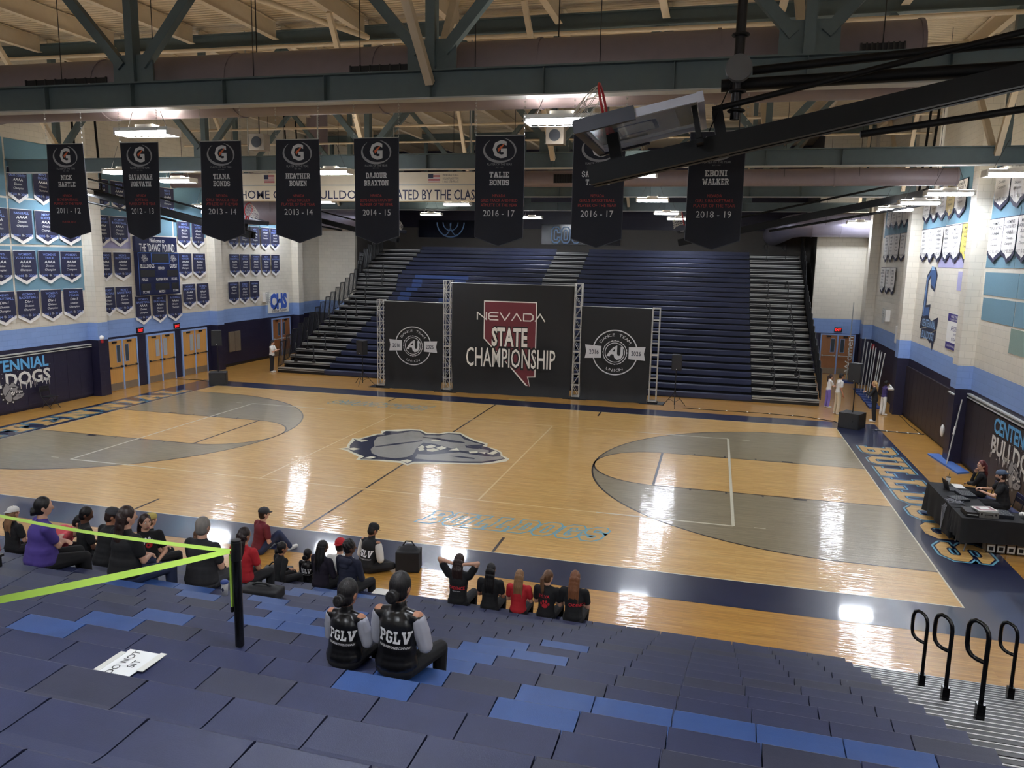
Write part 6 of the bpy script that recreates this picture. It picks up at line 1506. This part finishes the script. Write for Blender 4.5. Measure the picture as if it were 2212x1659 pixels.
r, i = person('person in black tee with long ginger brown hair, rightmost on the lowest bench', seat_xyz(6.52, 0), .0, .93, hair=pm('ginger brown hair', (128, 82, 54), .45, var=.15, nscale=30, bump=.5, bscale=70, stretch=(1, 1, .07)), style='long', skin=SK1); back_print(r, i, [(text('CADENCE', .05, .26, off=.02), .06, -.2, M_PR, 0)])
# group left of the five
r, i = person('person in dark plaid with long black braids on a low bench', seat_xyz(2.6, 1), -.3, .9, top=pm('dark plaid', (34, 28, 44), .85), sleeve='long', hair=H_BLK, style='braids', skin=SK3, hy=-.4, wd=1.1)
r, i = person('person in a navy hoodie with short black hair on a low bench', seat_xyz(3.06, 1), -.25, .97, top=C_NAVY, sleeve='long', hair=H_BLK, style='afro', skin=SK3, hy=-.6, wd=1.15)
h = MB(); cap(h, i['sh'] - i['F'] * .08 + V((-.08, 0, .0)), i['sh'] - i['F'] * .08 + V((.08, 0, .0)), .055); cap(h, i['sh'] - i['F'] * .1 + V((-.05, 0, -.07)), i['sh'] - i['F'] * .1 + V((.05, 0, -.07)), .05); bake(h, 'hood', C_NAVY, .011, r)
r, i = person('child in a black lettered jacket, half hidden left of the person with braids', seat_xyz(2.02, 0), -.1, .66, top=C_SAT, sleeve='long', hair=H_BLK, style='bun', skin=SK2, hs=1.2); pglv(r, i, 1.1)
r, i = person('person in a white printed tee and red cap beyond the person in the navy hoodie', seat_xyz(2.62, 0), .1, .97, top=C_WHT, hair=H_DBR, style='short', skin=SK1, hat=(C_RED, 'back', None)); back_print(r, i, [(text('DALLAS', .06, .24, off=.02), .05, -.25, M_PK, 0)])
r, i = person('small child in black with a hair bun leaning on the bench beyond the stanchion', seat_xyz(1.85, 1), -.5, .74, lean=.15, top=C_BLK, sleeve='long', hair=H_BLK, style='bun', skin=SK2, hs=1.15, hy=-.3, arms='prop')
r, i = person('woman in a red top with long dark brown hair behind the black stanchion', seat_xyz(1.98, 3), -.15, .97, top=C_RED, hair=pm('deep brown hair', (36, 22, 22), .4, var=.15, nscale=30, bump=.5, bscale=70, stretch=(1, 1, .07)), style='vlong', skin=SK2, wd=1.15, hy=-.2)
r, i = person('man with short grey hair in a charcoal tee, back to us, left of the stanchion', seat_xyz(2.16, 5), -.1, 1.06, top=pm('faded black cotton', (38, 38, 42), .9), hair=H_GRY, style='short', skin=SK1, wd=1.45, bottom=C_CHR)
r, i = person('woman with a long dark brown ponytail in a black tee, large, back to us', seat_xyz(1.5, 6), -.3, 1.08, top=C_BLK, hair=H_DBR, style='vlong', skin=SK1, wd=1.45, bottom=C_DEN, hy=-.35, knees=.2)
r, i = person('heavy woman in a violet top with dark tied hair, far left of the benches', seat_xyz(.22, 6), -.55, 1.06, top=C_PUR, hair=H_BLK, style='bun', skin=SK1, wd=1.65, hy=-.25, arms='crossed')
r, i = person('woman facing us in a black paw print tee, gesturing with open hand', seat_xyz(.32, 3), -2.25, 1.0, top=C_BLK, hair=H_DBR, style='halflong', skin=SK1, wd=1.2, face=True, arms='gesture', hy=.2, lean=.05)
mb = MB()
for (a, b, rx, ry, m) in ((-.02, 0, .05, .045, M_PR), (-.07, .05, .022, .032, M_PW), (-.03, .085, .022, .034, M_PW), (.02, .08, .022, .034, M_PW), (.055, .04, .02, .03, M_PW)):
    bv = BVHTree.FromPolygons([v.co for v in i['shirt'].data.vertices], [tuple(p.vertices) for p in i['shirt'].data.polygons]); P = []
    for q in range(12):
        o = i['ch'] + i['A'] * (a + rx * math.cos(q * math.pi / 6)) + V((0, 0, b + ry * math.sin(q * math.pi / 6))) + i['F'] * .6; hh = bv.ray_cast(o, -i['F']); P.append((hh[0] if hh[0] else o - i['F'] * .45) + i['F'] * .005)
    mb.use(m).add(P, [tuple(range(12))[::-1]], False)
merge(i['shirt'], mb)
r, i = person('girl with long brown hair looking up, between the gesturing woman and the grey haired man', seat_xyz(.78, 2), -.8, .82, top=C_BLK, hair=H_BRN, style='long', skin=SK1, hp=-.25, hy=-.3)
r, i = person('bowed man in black with a black and white cap, left of the ponytailed woman', seat_xyz(.1, 4), -.35, 1.0, lean=.25, top=C_BLK, hair=H_DBR, style='short', skin=SK2, wd=1.2, hat=(C_CHR, 'front', C_WHT), hp=.4, hy=-.5)
r, i = person('man with short dark hair in black, looking down to the right, beside the coral shirt', seat_xyz(-.8, 3), -.6, .98, top=C_BLK, hair=H_BLK, style='short', skin=SK3, hp=.35, hy=-.4)
r, i = person('man in a coral tee bending far over to the right', seat_xyz(-1.55, 3), -1.25, 1.08, lean=1.5, top=C_CORAL, hair=H_BLK, style='short', skin=SK1, wd=1.2, hp=.75, bottom=C_CHR)
r, i = person('person in a yellow and white cap and black tee, beyond the gesturing woman', seat_xyz(-.6, 1), -.4, 1.0, top=C_BLK, hair=H_LBR, style='short', skin=SK1, hat=(pm('yellow cap', (190, 172, 96), .8), 'back', C_WHT))
r, i = person('child in a white cap with long light hair at the far left edge', seat_xyz(-1.55, 4), -.2, .82, top=C_BLK, hair=H_LBR, style='long', skin=SK1, hat=(C_WHT, 'back', None))
# two on the floor by the sideline
r, i = person('man in a maroon tee and dark cap sitting cross legged on the floor', (-.12, -9.05, .0), -.55, 1.05, sit='floorknee', top=C_MAR, hair=H_DBR, style='short', skin=SK1, hat=(C_CHR, 'front', None), bottom=C_DEN, shoe=C_WHT, lean=.2, hy=-.2)
r, i = person('man in a varsity jacket and black cap sitting on the floor by a backpack', (2.28, -9.25, .0), -.35, 1.05, sit='floor', top=C_BLK, slm=C_WHT, hair=H_BLK, style='short', skin=SK2, hat=(C_BLK, 'front', None), lean=.3, hp=.5, wd=1.15, hy=-.25); pglv(r, i, 1.1)
# standing at the far corners
r, i = person('woman in a white tee and black trousers reading a phone beside the far left steps', (-12.75, 12.0, 0), -1.5, .955, sit='stand', top=C_WHT, hair=H_BLK, style='long', skin=SK1, bottom=C_BLK, shoe=C_WHT, arms='phone', hp=.35, face=True)
o = MB().use(M_BLACK).box(-.04, .04, -.005, .005, -.08, .08).build('phone'); w = r.matrix_world; o.location = (-12.75 + .33, 12.0, 1.17); o.rotation_euler = (.3, 0, 1.5); tag(o, 'dark phone held by the woman at the far left steps', 'phone')
r, i = person('woman in a white tee and lilac trousers with a long dark ponytail', (13.05, 11.95, 0), -1.3, .83, sit='stand', top=C_WHT, hair=H_DBR, style='pony', skin=SK1, bottom=C_VIO, shoe=C_WHT, arms='crossed')
r, i = person('man in a white tee and khaki trousers wearing sunglasses, left of the right subwoofer', (13.22, 10.5, 0), -1.35, .98, sit='stand', top=C_WHT, hair=H_BLK, style='short', skin=SK2, bottom=C_KHA, shoe=C_WHT, arms='side')
mb = MB().use(M_BLACK, True)
for q in (-1, 1): mb.ell(i['hd'](q * .032, .09, .012), (.026, .008, .017), 10, 6)
mb.tube([i['hd'](-.08, .0, .016), i['hd'](-.06, .08, .016), i['hd'](.06, .08, .016), i['hd'](.08, .0, .016)], .005, 5); mb.build('sunglasses', r)
r, i = person('woman with blond hair, all in black with wide trousers, right of the right subwoofer', (14.35, 9.42, 0), 1.35, .935, sit='stand', top=C_BLK, sleeve='long', hair=H_BLD, style='long', skin=SK1, bottom=C_BLK, shoe=C_WHT, arms='phone', face=True)
r, i = person('boy in a purple varsity jacket and white trousers by the right wall', (14.98, 11.0, 0), -1.2, .81, sit='stand', top=C_PVS, slm=C_WHT, hair=H_BLK, style='afro', skin=SK3, bottom=C_WHT, shoe=C_WHT, arms='mouth')
# at the sound table
r, i = person('woman with auburn hair and a lanyard behind the sound table, chin on hand', (14.72, -1.75, .45), 1.25, 1.0, sit='bench', top=C_BLK, sleeve='long', hair=H_RED, style='long', skin=SK1, face=True, arms='chin', hy=.7)
MB().use(mat('lanyard', (206, 178, 90), .6)).tube([i['sh'] + V((-.06, .08, .04)), i['ch'] + V((-.03, .14, .0)), i['ch'] + V((0, .15, -.12)), i['ch'] + V((.03, .14, 0)), i['sh'] + V((.06, .08, .04))], .008, 5).build('lanyard', r)
r, i = person('bearded man in a black tee and backward blue cap working at the sound table', (14.88, -2.72, .45), 1.35, 1.04, sit='bench', top=C_BLK, hair=H_DBR, style='short', skin=SK1, hat=(pm('slate blue cap', (84, 100, 124), .8), 'back', None), arms='table', lean=.15, hp=.2, wd=1.2, face=True)
b = MB().use(H_DBR, True); b.ell(i['hd'](0, .05, -.08), (.06, .055, .055), 12, 8); b.build('beard', r)
# ------------------------------------------------------------------ sound table corner
M_CLOTH = mat('black table cloth', (24, 24, 26), .85, bump=.2, bscale=6)
M_LEG = mat('grey table leg', (120, 122, 126), .4, metal=.4)
def draped_table(x0, x1, y0, y1, lab, hem):
    r = empty('folding_table', ((x0 + x1) / 2, (y0 + y1) / 2, 0)); tag(r, lab, 'table')
    w, d = (x1 - x0) / 2, (y1 - y0) / 2
    MB().use(mat('table board', (90, 88, 84), .5)).box(-w + .02, w - .02, -d + .02, d - .02, .70, .737).build('tabletop', r)
    for sx in (-1, 1):
        for sy in (-1, 1):
            mb = MB().use(M_LEG); mb.tube([(sx * (w - .25), sy * (d - .1), .7), (sx * (w - .12), sy * (d - .06), .02)], .016, 8); mb.tube([(sx * (w - .22), sy * (d - .1), .5), (sx * (w - .5), 0, .69)], .01, 6); mb.build('leg', r)
    o = empty('tablecloth', ((x0 + x1) / 2, (y0 + y1) / 2, 0)); tag(o, 'black cloth over the ' + lab.split('black draped ')[1], 'tablecloth')
    mb = MB().use(M_CLOTH, True); mb.box(-w, w, -d, d, .738, .748)
    n = 60; per = []
    cs = [(-w, -d), (w, -d), (w, d), (-w, d)]
    for k in range(4):
        a, b = cs[k], cs[(k + 1) % 4]
        for q in range(n // 4): t = q / (n // 4); per.append((a[0] + (b[0] - a[0]) * t, a[1] + (b[1] - a[1]) * t, k, t))
    vs = []
    for lv in range(4):
        u = lv / 3
        for (x, y, k, t) in per:
            nx, ny = ((0, -1), (1, 0), (0, 1), (-1, 0))[k]; cr = .0 if .06 < t < .94 else .05
            off = u * (.015 + .03 * math.sin(t * 21 + k) * u + cr)
            z = .745 - u * (.745 - hem - (.05 * math.sin(math.pi * t)))
            vs.append((x + nx * off, y + ny * off, z))
    m = len(per)
    mb.add(vs, [(l * m + q, l * m + (q + 1) % m, (l + 1) * m + (q + 1) % m, (l + 1) * m + q)[::-1] for l in range(3) for q in range(m)], True)
    mb.build('cloth', o)
draped_table(13.5, 14.25, -3.95, -1.95, 'far folding table of the sound corner, black draped far table', .05)
draped_table(13.5, 15.4, -4.72, -4.0, 'near folding table of the sound corner, black draped near table', .22)
TZ = .75
def laptop(x, y, rz, lab):
    r = empty('laptop', (x, y, TZ), rz); tag(r, lab, 'laptop')
    MB().use(M_BLACK).box(-.17, .17, -.12, .12, 0, .015).build('base', r)
    MB().use(M_BLACK).add([(-.17, .12, .015), (.17, .12, .015), (.17, .19, .235), (-.17, .19, .235), (-.17, .128, .015), (.17, .128, .015), (.17, .198, .235), (-.17, .198, .235)], [(0, 1, 2, 3), (7, 6, 5, 4), (0, 4, 5, 1), (1, 5, 6, 2), (2, 6, 7, 3), (3, 7, 4, 0)], False).build('screen', r)
laptop(13.9, -2.5, math.pi / 2 + .1, 'open black laptop on the far sound table')
o = empty('drink_cup', (13.92, -2.05, TZ)); tag(o, 'white tumbler with a dark lid and straw at the far end of the sound table', 'cup')
MB().use(M_WHITE).lathe((0, 0, 0), [(.0, 0), (.038, 0), (.047, .16), (.047, .17)], 16).build('cup', o); MB().use(M_BLACK).lathe((0, 0, .17), [(.05, 0), (.05, .015), (0.0, .02)], 16).build('lid', o); MB().use(M_BLACK).tube([(0, 0, .18), (.01, .0, .3)], .004, 6).build('straw', o)
o = tag(MB().use(M_WHITE).box(14.0, 14.22, -2.35, -2.0, TZ + .001, TZ + .012).build('paper_stack'), 'stack of white papers beside the tumbler on the sound table', 'paper')
M_GEAR = mat('dark audio gear', (34, 36, 42), .4)
def mixer(x, y, w, d, h, rz, lab):
    r = empty('mixer', (x, y, TZ), rz); tag(r, lab, 'audio mixer')
    MB().use(M_GEAR).box(-w / 2, w / 2, -d / 2, d / 2, 0, h).build('case', r)
    mb = MB().use(M_FLANGE)
    for a in range(6):
        for b in range(4): mb.tube([(-w / 2 + w * (a + .7) / 6.4, -d / 2 + d * (b + .6) / 4.2, h), (-w / 2 + w * (a + .7) / 6.4, -d / 2 + d * (b + .6) / 4.2, h + .012)], .008, 6)
    mb.build('knobs', r)
mixer(14.05, -2.95, .32, .4, .06, .1, 'small audio mixer in front of the bearded man'); mixer(13.8, -3.35, .34, .3, .05, .4, 'audio mixer among cables at the near end of the far sound table'); mixer(14.3, -4.3, .45, .4, .07, .0, 'wide audio rack unit right of the grey case on the near sound table')
o = empty('equipment_case', (14.02, -4.45, TZ), .05); tag(o, 'grey metal equipment case at the front of the near sound table', 'case')
MB().use(mat('grey case shell', (128, 126, 120), .45, metal=.3)).box(-.19, .19, -.14, .14, 0, .13).build('body', o); MB().use(M_BLACK).tube([(-.07, -.15, .05), (-.07, -.17, .08), (.07, -.17, .08), (.07, -.15, .05)], .008, 6).build('handle', o)
mb = MB().use(M_BLACK); mb.box(-.15, -.12, -.146, -.141, .06, .1); mb.box(.12, .15, -.146, -.141, .06, .1); mb.build('latch', o)
o = empty('framed_certificate', (14.0, -4.38, TZ + .13), .25); tag(o, 'white framed certificate lying on the grey equipment case', 'certificate')
MB().use(M_WHITE).box(-.2, .2, -.15, .15, .001, .015).build('frame', o); MB().use(mat('certificate mat', (150, 110, 112), .6)).box(-.17, .17, -.12, .12, .015, .017).build('mount', o); MB().use(M_WHITE).box(-.1, .1, -.07, .07, .017, .019).build('paper', o)
o = empty('audio_deck', (13.73, -4.4, TZ), .0); tag(o, 'black audio deck left of the grey equipment case', 'audio deck'); MB().use(M_BLACK).box(-.12, .12, -.2, .2, 0, .1).build('case', o); MB().use(M_FLANGE).box(-.1, .1, -.203, -.2, .04, .06).build('front_panel', o)
rnd = random.Random(3)
for nm, cx, cy, lab in (('a', 13.65, -3.6, 'tangle of grey cables spilling over the near end of the far sound table'), ('b', 13.9, -4.15, 'tangle of black cables between the two sound tables')):
    mb = MB().use(mat('grey cable', (150, 150, 156), .5) if nm == 'a' else M_BLACK, True)
    for k in range(9):
        p = [V((cx + rnd.uniform(-.16, .2), cy + rnd.uniform(-.2, .25), TZ + .012 + .03 * rnd.random())) for _ in range(6)]
        mb.tube(p, .005, 5)
    if nm == 'a':
        for k in range(7): mb.tube([(13.55, cy + .1 * rnd.random(), TZ + .02), (13.46 - .03 * k / 7, cy - .1 + .03 * k, .62), (13.45, cy - .05 + .03 * k, .4 + .04 * k), (13.43, cy, .1)], .005, 5)
    o = mb.build('cable_tangle'); tag(o, lab, 'cable')
o = MB().use(M_WHITE, True)
for k in range(22): o.ell((14.95 + rnd.uniform(-.22, .22), -4.3 + rnd.uniform(-.14, .14), TZ + .06 + rnd.uniform(-.02, .06)), (.07 + .04 * rnd.random(), .06, .05), 9, 6)
tag(bake(o, 'towel', M_WHITE, .012, None), 'crumpled white towel on the near sound table at the right edge', 'towel')
o = MB().use(mat('blue white stripe', (120, 140, 180), .8), True)
for k in range(10): o.ell((15.25 + rnd.uniform(-.12, .1), -4.3 + rnd.uniform(-.1, .1), TZ + .07 + rnd.uniform(-.02, .08)), (.07, .06, .05), 9, 6)
tag(bake(o, 'folded_cloth', mat('blue white stripe', (120, 140, 180), .8), .012, None), 'blue striped cloth beside the white towel', 'cloth')
for k in range(4):
    o = empty('card_box', (14.16 + .185 * k, -4.4, 0), .0); tag(o, '%s from left of the open cardboard boxes under the near sound table' % ORD[k], 'box', 'cardboard boxes under the sound table')
    M_CARD = mat('printed cardboard', (128, 112, 96), .7)
    mb = MB().use(M_CARD); mb.box(-.085, .085, -.14, .14, .0, .01); mb.box(-.085, .085, -.14, -.13, 0, .2); mb.box(-.085, .085, .13, .14, 0, .2); mb.box(-.085, -.075, -.14, .14, 0, .2); mb.box(.075, .085, -.14, .14, 0, .2); mb.build('carton', o)
    MB().use(M_WHITE).box(-.07, .07, -.143, -.1402, .03, .17).build('label', o); MB().use(M_BLACK).box(-.04, .04, -.146, -.1432, .06, .14).build('emblem', o)
    MB().use(M_CARD).add([(-.085, -.14, .2), (.085, -.14, .2), (.085, -.2, .26), (-.085, -.2, .26)], [(0, 1, 2, 3)], False).build('flap', o)
# folding chairs
def folding_chair(x, y, rz, m, lab):
    r = empty('folding_chair', (x, y, 0), rz); tag(r, lab, 'chair')
    MB().use(m).box(-.2, .2, -.2, .2, .43, .45).build('seat', r)
    mb = MB().use(m); mb.box(-.2, .2, -.27, -.25, .62, .82); mb.build('backrest', r); MB().use(M_FLANGE).box(-.14, .14, -.278, -.271, .7, .73).box(-.14, .14, -.278, -.271, .76, .78).build('back_print', r)
    for s in (-1, 1):
        mb = MB().use(M_BLACK, True); mb.tube([(s * .21, -.27, .82), (s * .21, -.2, .45), (s * .21, .22, .01)], .012, 7); mb.build('leg', r)
        mb = MB().use(M_BLACK, True); mb.tube([(s * .19, .18, .44), (s * .19, -.22, .01)], .012, 7); mb.build('leg', r)
    MB().use(M_BLACK).tube([(-.21, -.25, .72), (.21, -.25, .72)], .008, 6).build('crossbar', r)
folding_chair(-15.3, 1.15, -math.pi / 2, M_BLACK, 'black folding chair standing in front of the left wall mural')
folding_chair(14.98, -2.72, math.pi / 2 + .05, mat('navy chair vinyl', (38, 44, 84), .45), 'navy folding chair under the bearded man at the sound table')
folding_chair(14.82, -1.75, math.pi / 2, mat('navy chair vinyl', (38, 44, 84), .45), 'navy folding chair under the auburn haired woman at the sound table')

# ------------------------------------------------------------------ stanchion and belt
jz = Z0 + RISE * 12 - .43
PX = 5.07; PY = -17.32 + .0
sr = empty('stanchion', (PX, PY, Z0 + RISE * 11 + .001)); tag(sr, 'black belt stanchion post standing on the navy seats', 'stanchion')
ph = .80
M_POST = mat('glossy black post', (20, 20, 23), .2, var=.02)
MB().use(M_POST, True).tube([(0, 0, 0), (0, 0, ph)], .032, 20).build('post', sr); MB().use(M_BLACK).tube([(0, 0, ph - .14), (0, 0, ph - .005)], .037, 20).tube([(0, 0, ph - .004), (0, 0, ph + .012)], .034, 20).build('belt_head', sr)
M_LIME = mat('lime belt', (176, 216, 84), .7, var=.02)
def belt(pts, w, name, lab, par=None, tw=0.0, fade=1.0):
    pts = [V(p) for p in pts]; vs = []
    for k, p in enumerate(pts):
        d = (pts[min(k + 1, len(pts) - 1)] - pts[max(k - 1, 0)]).normalized(); up = Matrix.Rotation(tw * (1 - fade * k / (len(pts) - 1)), 3, d) @ Z_
        up = (up - d * up.dot(d)).normalized(); vs += [p - up * w / 2, p + up * w / 2]
    nn = [V((0, .002, 0))] * len(vs)
    mb = MB().use(M_LIME); n = len(pts)
    mb.add(vs + [v + V((0, .0025, 0)) for v in vs], [(2 * k, 2 * k + 1, 2 * k + 3, 2 * k + 2) for k in range(n - 1)] + [(2 * n + 2 * k, 2 * n + 2 * k + 2, 2 * n + 2 * k + 3, 2 * n + 2 * k + 1) for k in range(n - 1)], True)
    o = mb.build(name, par); return tag(o, lab, 'belt') if lab else o
topz = Z0 + RISE * 11 + ph - .07
A0 = V((PX - .04, PY - .02, topz)); B0 = V((3.62, -18.2, 3.51))
belt([A0.lerp(B0, k / 14) + V((0, 0, -.012 * math.sin(math.pi * k / 14))) for k in range(15)], .05, 'barrier_belt', 'near lime green barrier belt running from the stanchion to the left edge', None, 1.15)
B1 = V((.6, -15.38, 2.92))
belt([A0.lerp(B1, k / 10) + V((0, 0, -.03 * math.sin(math.pi * k / 10))) for k in range(11)], .05, 'barrier_belt', 'far lime green barrier belt, edge on, running past the seated crowd', None, 1.38, .0)
belt([(PX - .04, PY - .045, topz), (PX - .045, PY - .05, topz - .2), (PX - .05, PY - .05, topz - .42)], .03, 'belt_tail', None, None) if False else None
mb = MB().use(M_LIME); mb.box(-.05, -.036, -.02, .02, ph - .5, ph - .1); mb.use(M_BLACK).box(-.052, -.034, -.022, .022, ph - .54, ph - .5); mb.build('belt_tail', sr)
# DO NOT SIT paper on a seat
o = empty('paper_sign', (5.11, -18.46, Z0 + RISE * 13 + .001), 0); tag(o, 'white paper sign reading DO NOT SIT taped to a navy seat', 'sign')
o.rotation_euler = (0, 0, math.pi / 2)
mb = MB().use(mat('paper', (226, 228, 226), .7, var=.01)).box(-.14, .14, -.108, .108, 0, .002); mb.build('sheet', o)
MB().use(M_PK).glyphs(text('DO NOT\nSIT', .047, None, line=1.15), (0, 0, .0035), X_, Y_).build('lettering', o)
MB().use(mat('tape', (214, 214, 206), .4)).box(-.15, .1, .1, .14, .001, .004).build('tape', o); MB().use(mat('tape', (214, 214, 206), .4)).box(-.06, .15, -.145, -.1, .001, .004).build('tape', o)

# ------------------------------------------------------------------ bags and cups on the benches
def bag(x, y, z, rz, w, d, h, lab, m=None):
    r = empty('bag', (x, y, z), rz); tag(r, lab, 'bag')
    b = MB()
    for (a, c, e) in ((-1, -1, -1), (1, -1, -1), (1, 1, -1), (-1, 1, -1), (-.9, -.85, 1), (.9, -.85, 1), (.9, .85, 1), (-.9, .85, 1)): pass
    b.box(-w / 2, w / 2, -d / 2, d / 2, .01, h * .8); b.ell((0, 0, h * .7), (w * .46, d * .44, h * .3), 14, 8)
    bake(b, 'bag_body', m or pm('black nylon', (28, 28, 32), .7), .012, r, 8)
    MB().use(M_BLACK, True).tube([(-w * .25, 0, h * .95), (-w * .12, 0, h * 1.12), (w * .12, 0, h * 1.12), (w * .25, 0, h * .95)], .014, 7).build('handle', r)
    MB().use(M_KICK).tube([(-w * .4, -d * .44, h * .62), (w * .4, -d * .44, h * .62)], .006, 5).build('zip', r)
    return r
def on_row(x, j, dy=-.18): return (x, Y0 - RUN * j + TH * (x - 10) + dy, Z0 + RISE * j)
p = on_row(3.05, 5); bag(p[0], p[1], p[2], .05, .5, .26, .17, 'flat black laptop bag on a bench right of the stanchion')
p = on_row(.72, 1); bag(1.05, -10.35, 0, .2, .5, .4, .4, 'grey backpack on the floor behind the child, with a bottle pocket', pm('grey nylon', (70, 70, 72), .7))
bag(3.0, -8.95, 0, .2, .45, .35, .5, 'black backpack on the floor in front of the seated varsity jacket man')
bag(1.5, -10.6, 0, .0, .45, .4, .42, 'black soft bag on the floor beside the child in black')
p = on_row(-.35, 7); bag(p[0] - .5, p[1], p[2], .3, .5, .28, .2, 'black bag on a bench left of the woman in violet')
p = on_row(-.9, 5); bag(p[0] - .55, p[1], p[2], .1, .42, .28, .24, 'red bag under the child in the white cap', pm('red nylon', (168, 36, 44), .7))
p = on_row(2.88, 6, -.12); o = empty('coffee_cup', p); tag(o, 'white coffee cup with a blue lid on a bench behind the stanchion', 'cup')
MB().use(M_WHITE).lathe((0, 0, 0), [(0, 0), (.032, 0), (.043, .15), (.043, .155)], 16).build('cup', o); MB().use(mat('blue lid', (52, 74, 140), .5)).lathe((0, 0, .155), [(.046, -.006), (.046, .015), (.036, .028), (0, .03)], 16).build('lid', o); MB().use(M_NTXT).poly([(-.02, 0), (0, .03), (.02, 0), (0, -.03)], (0, -.0405, .08), X_, Z_).build('logo', o)
o = empty('water_bottle', (1.42, -10.2, 0)); tag(o, 'dark water bottle beside the grey backpack', 'bottle'); MB().use(M_BLACK).lathe((0, 0, 0), [(0, 0), (.04, 0), (.04, .2), (.022, .24)], 14).build('flask', o); MB().use(M_KICK).lathe((0, 0, .24), [(.024, 0), (.024, .03), (0, .032)], 14).build('lid', o)
p = on_row(3.55, 1, .05); o = tag(MB().use(M_WHITE).box(p[0] - .14, p[0] + .14, p[1] - .1, p[1] + .1, p[2] + .001, p[2] + .006).build('paper_sheet'), 'white paper sheet on a low bench right of the person in the navy hoodie', 'paper')
# grey stair landing at the left edge
LR = Z0 + RISE * 8
o = empty('step_box', (-.35, Y0 - RUN * 7 - .2, Z0 + RISE * 7 - .3)); tag(o, 'grey topped step box among the benches at the left edge', 'step')
MB().use(M_ALUD).box(-.6, .55, -.25, .3, .42, .45).build('tread', o); MB().use(M_DARK).box(-.58, .53, -.23, .28, .0, .42).build('box', o)
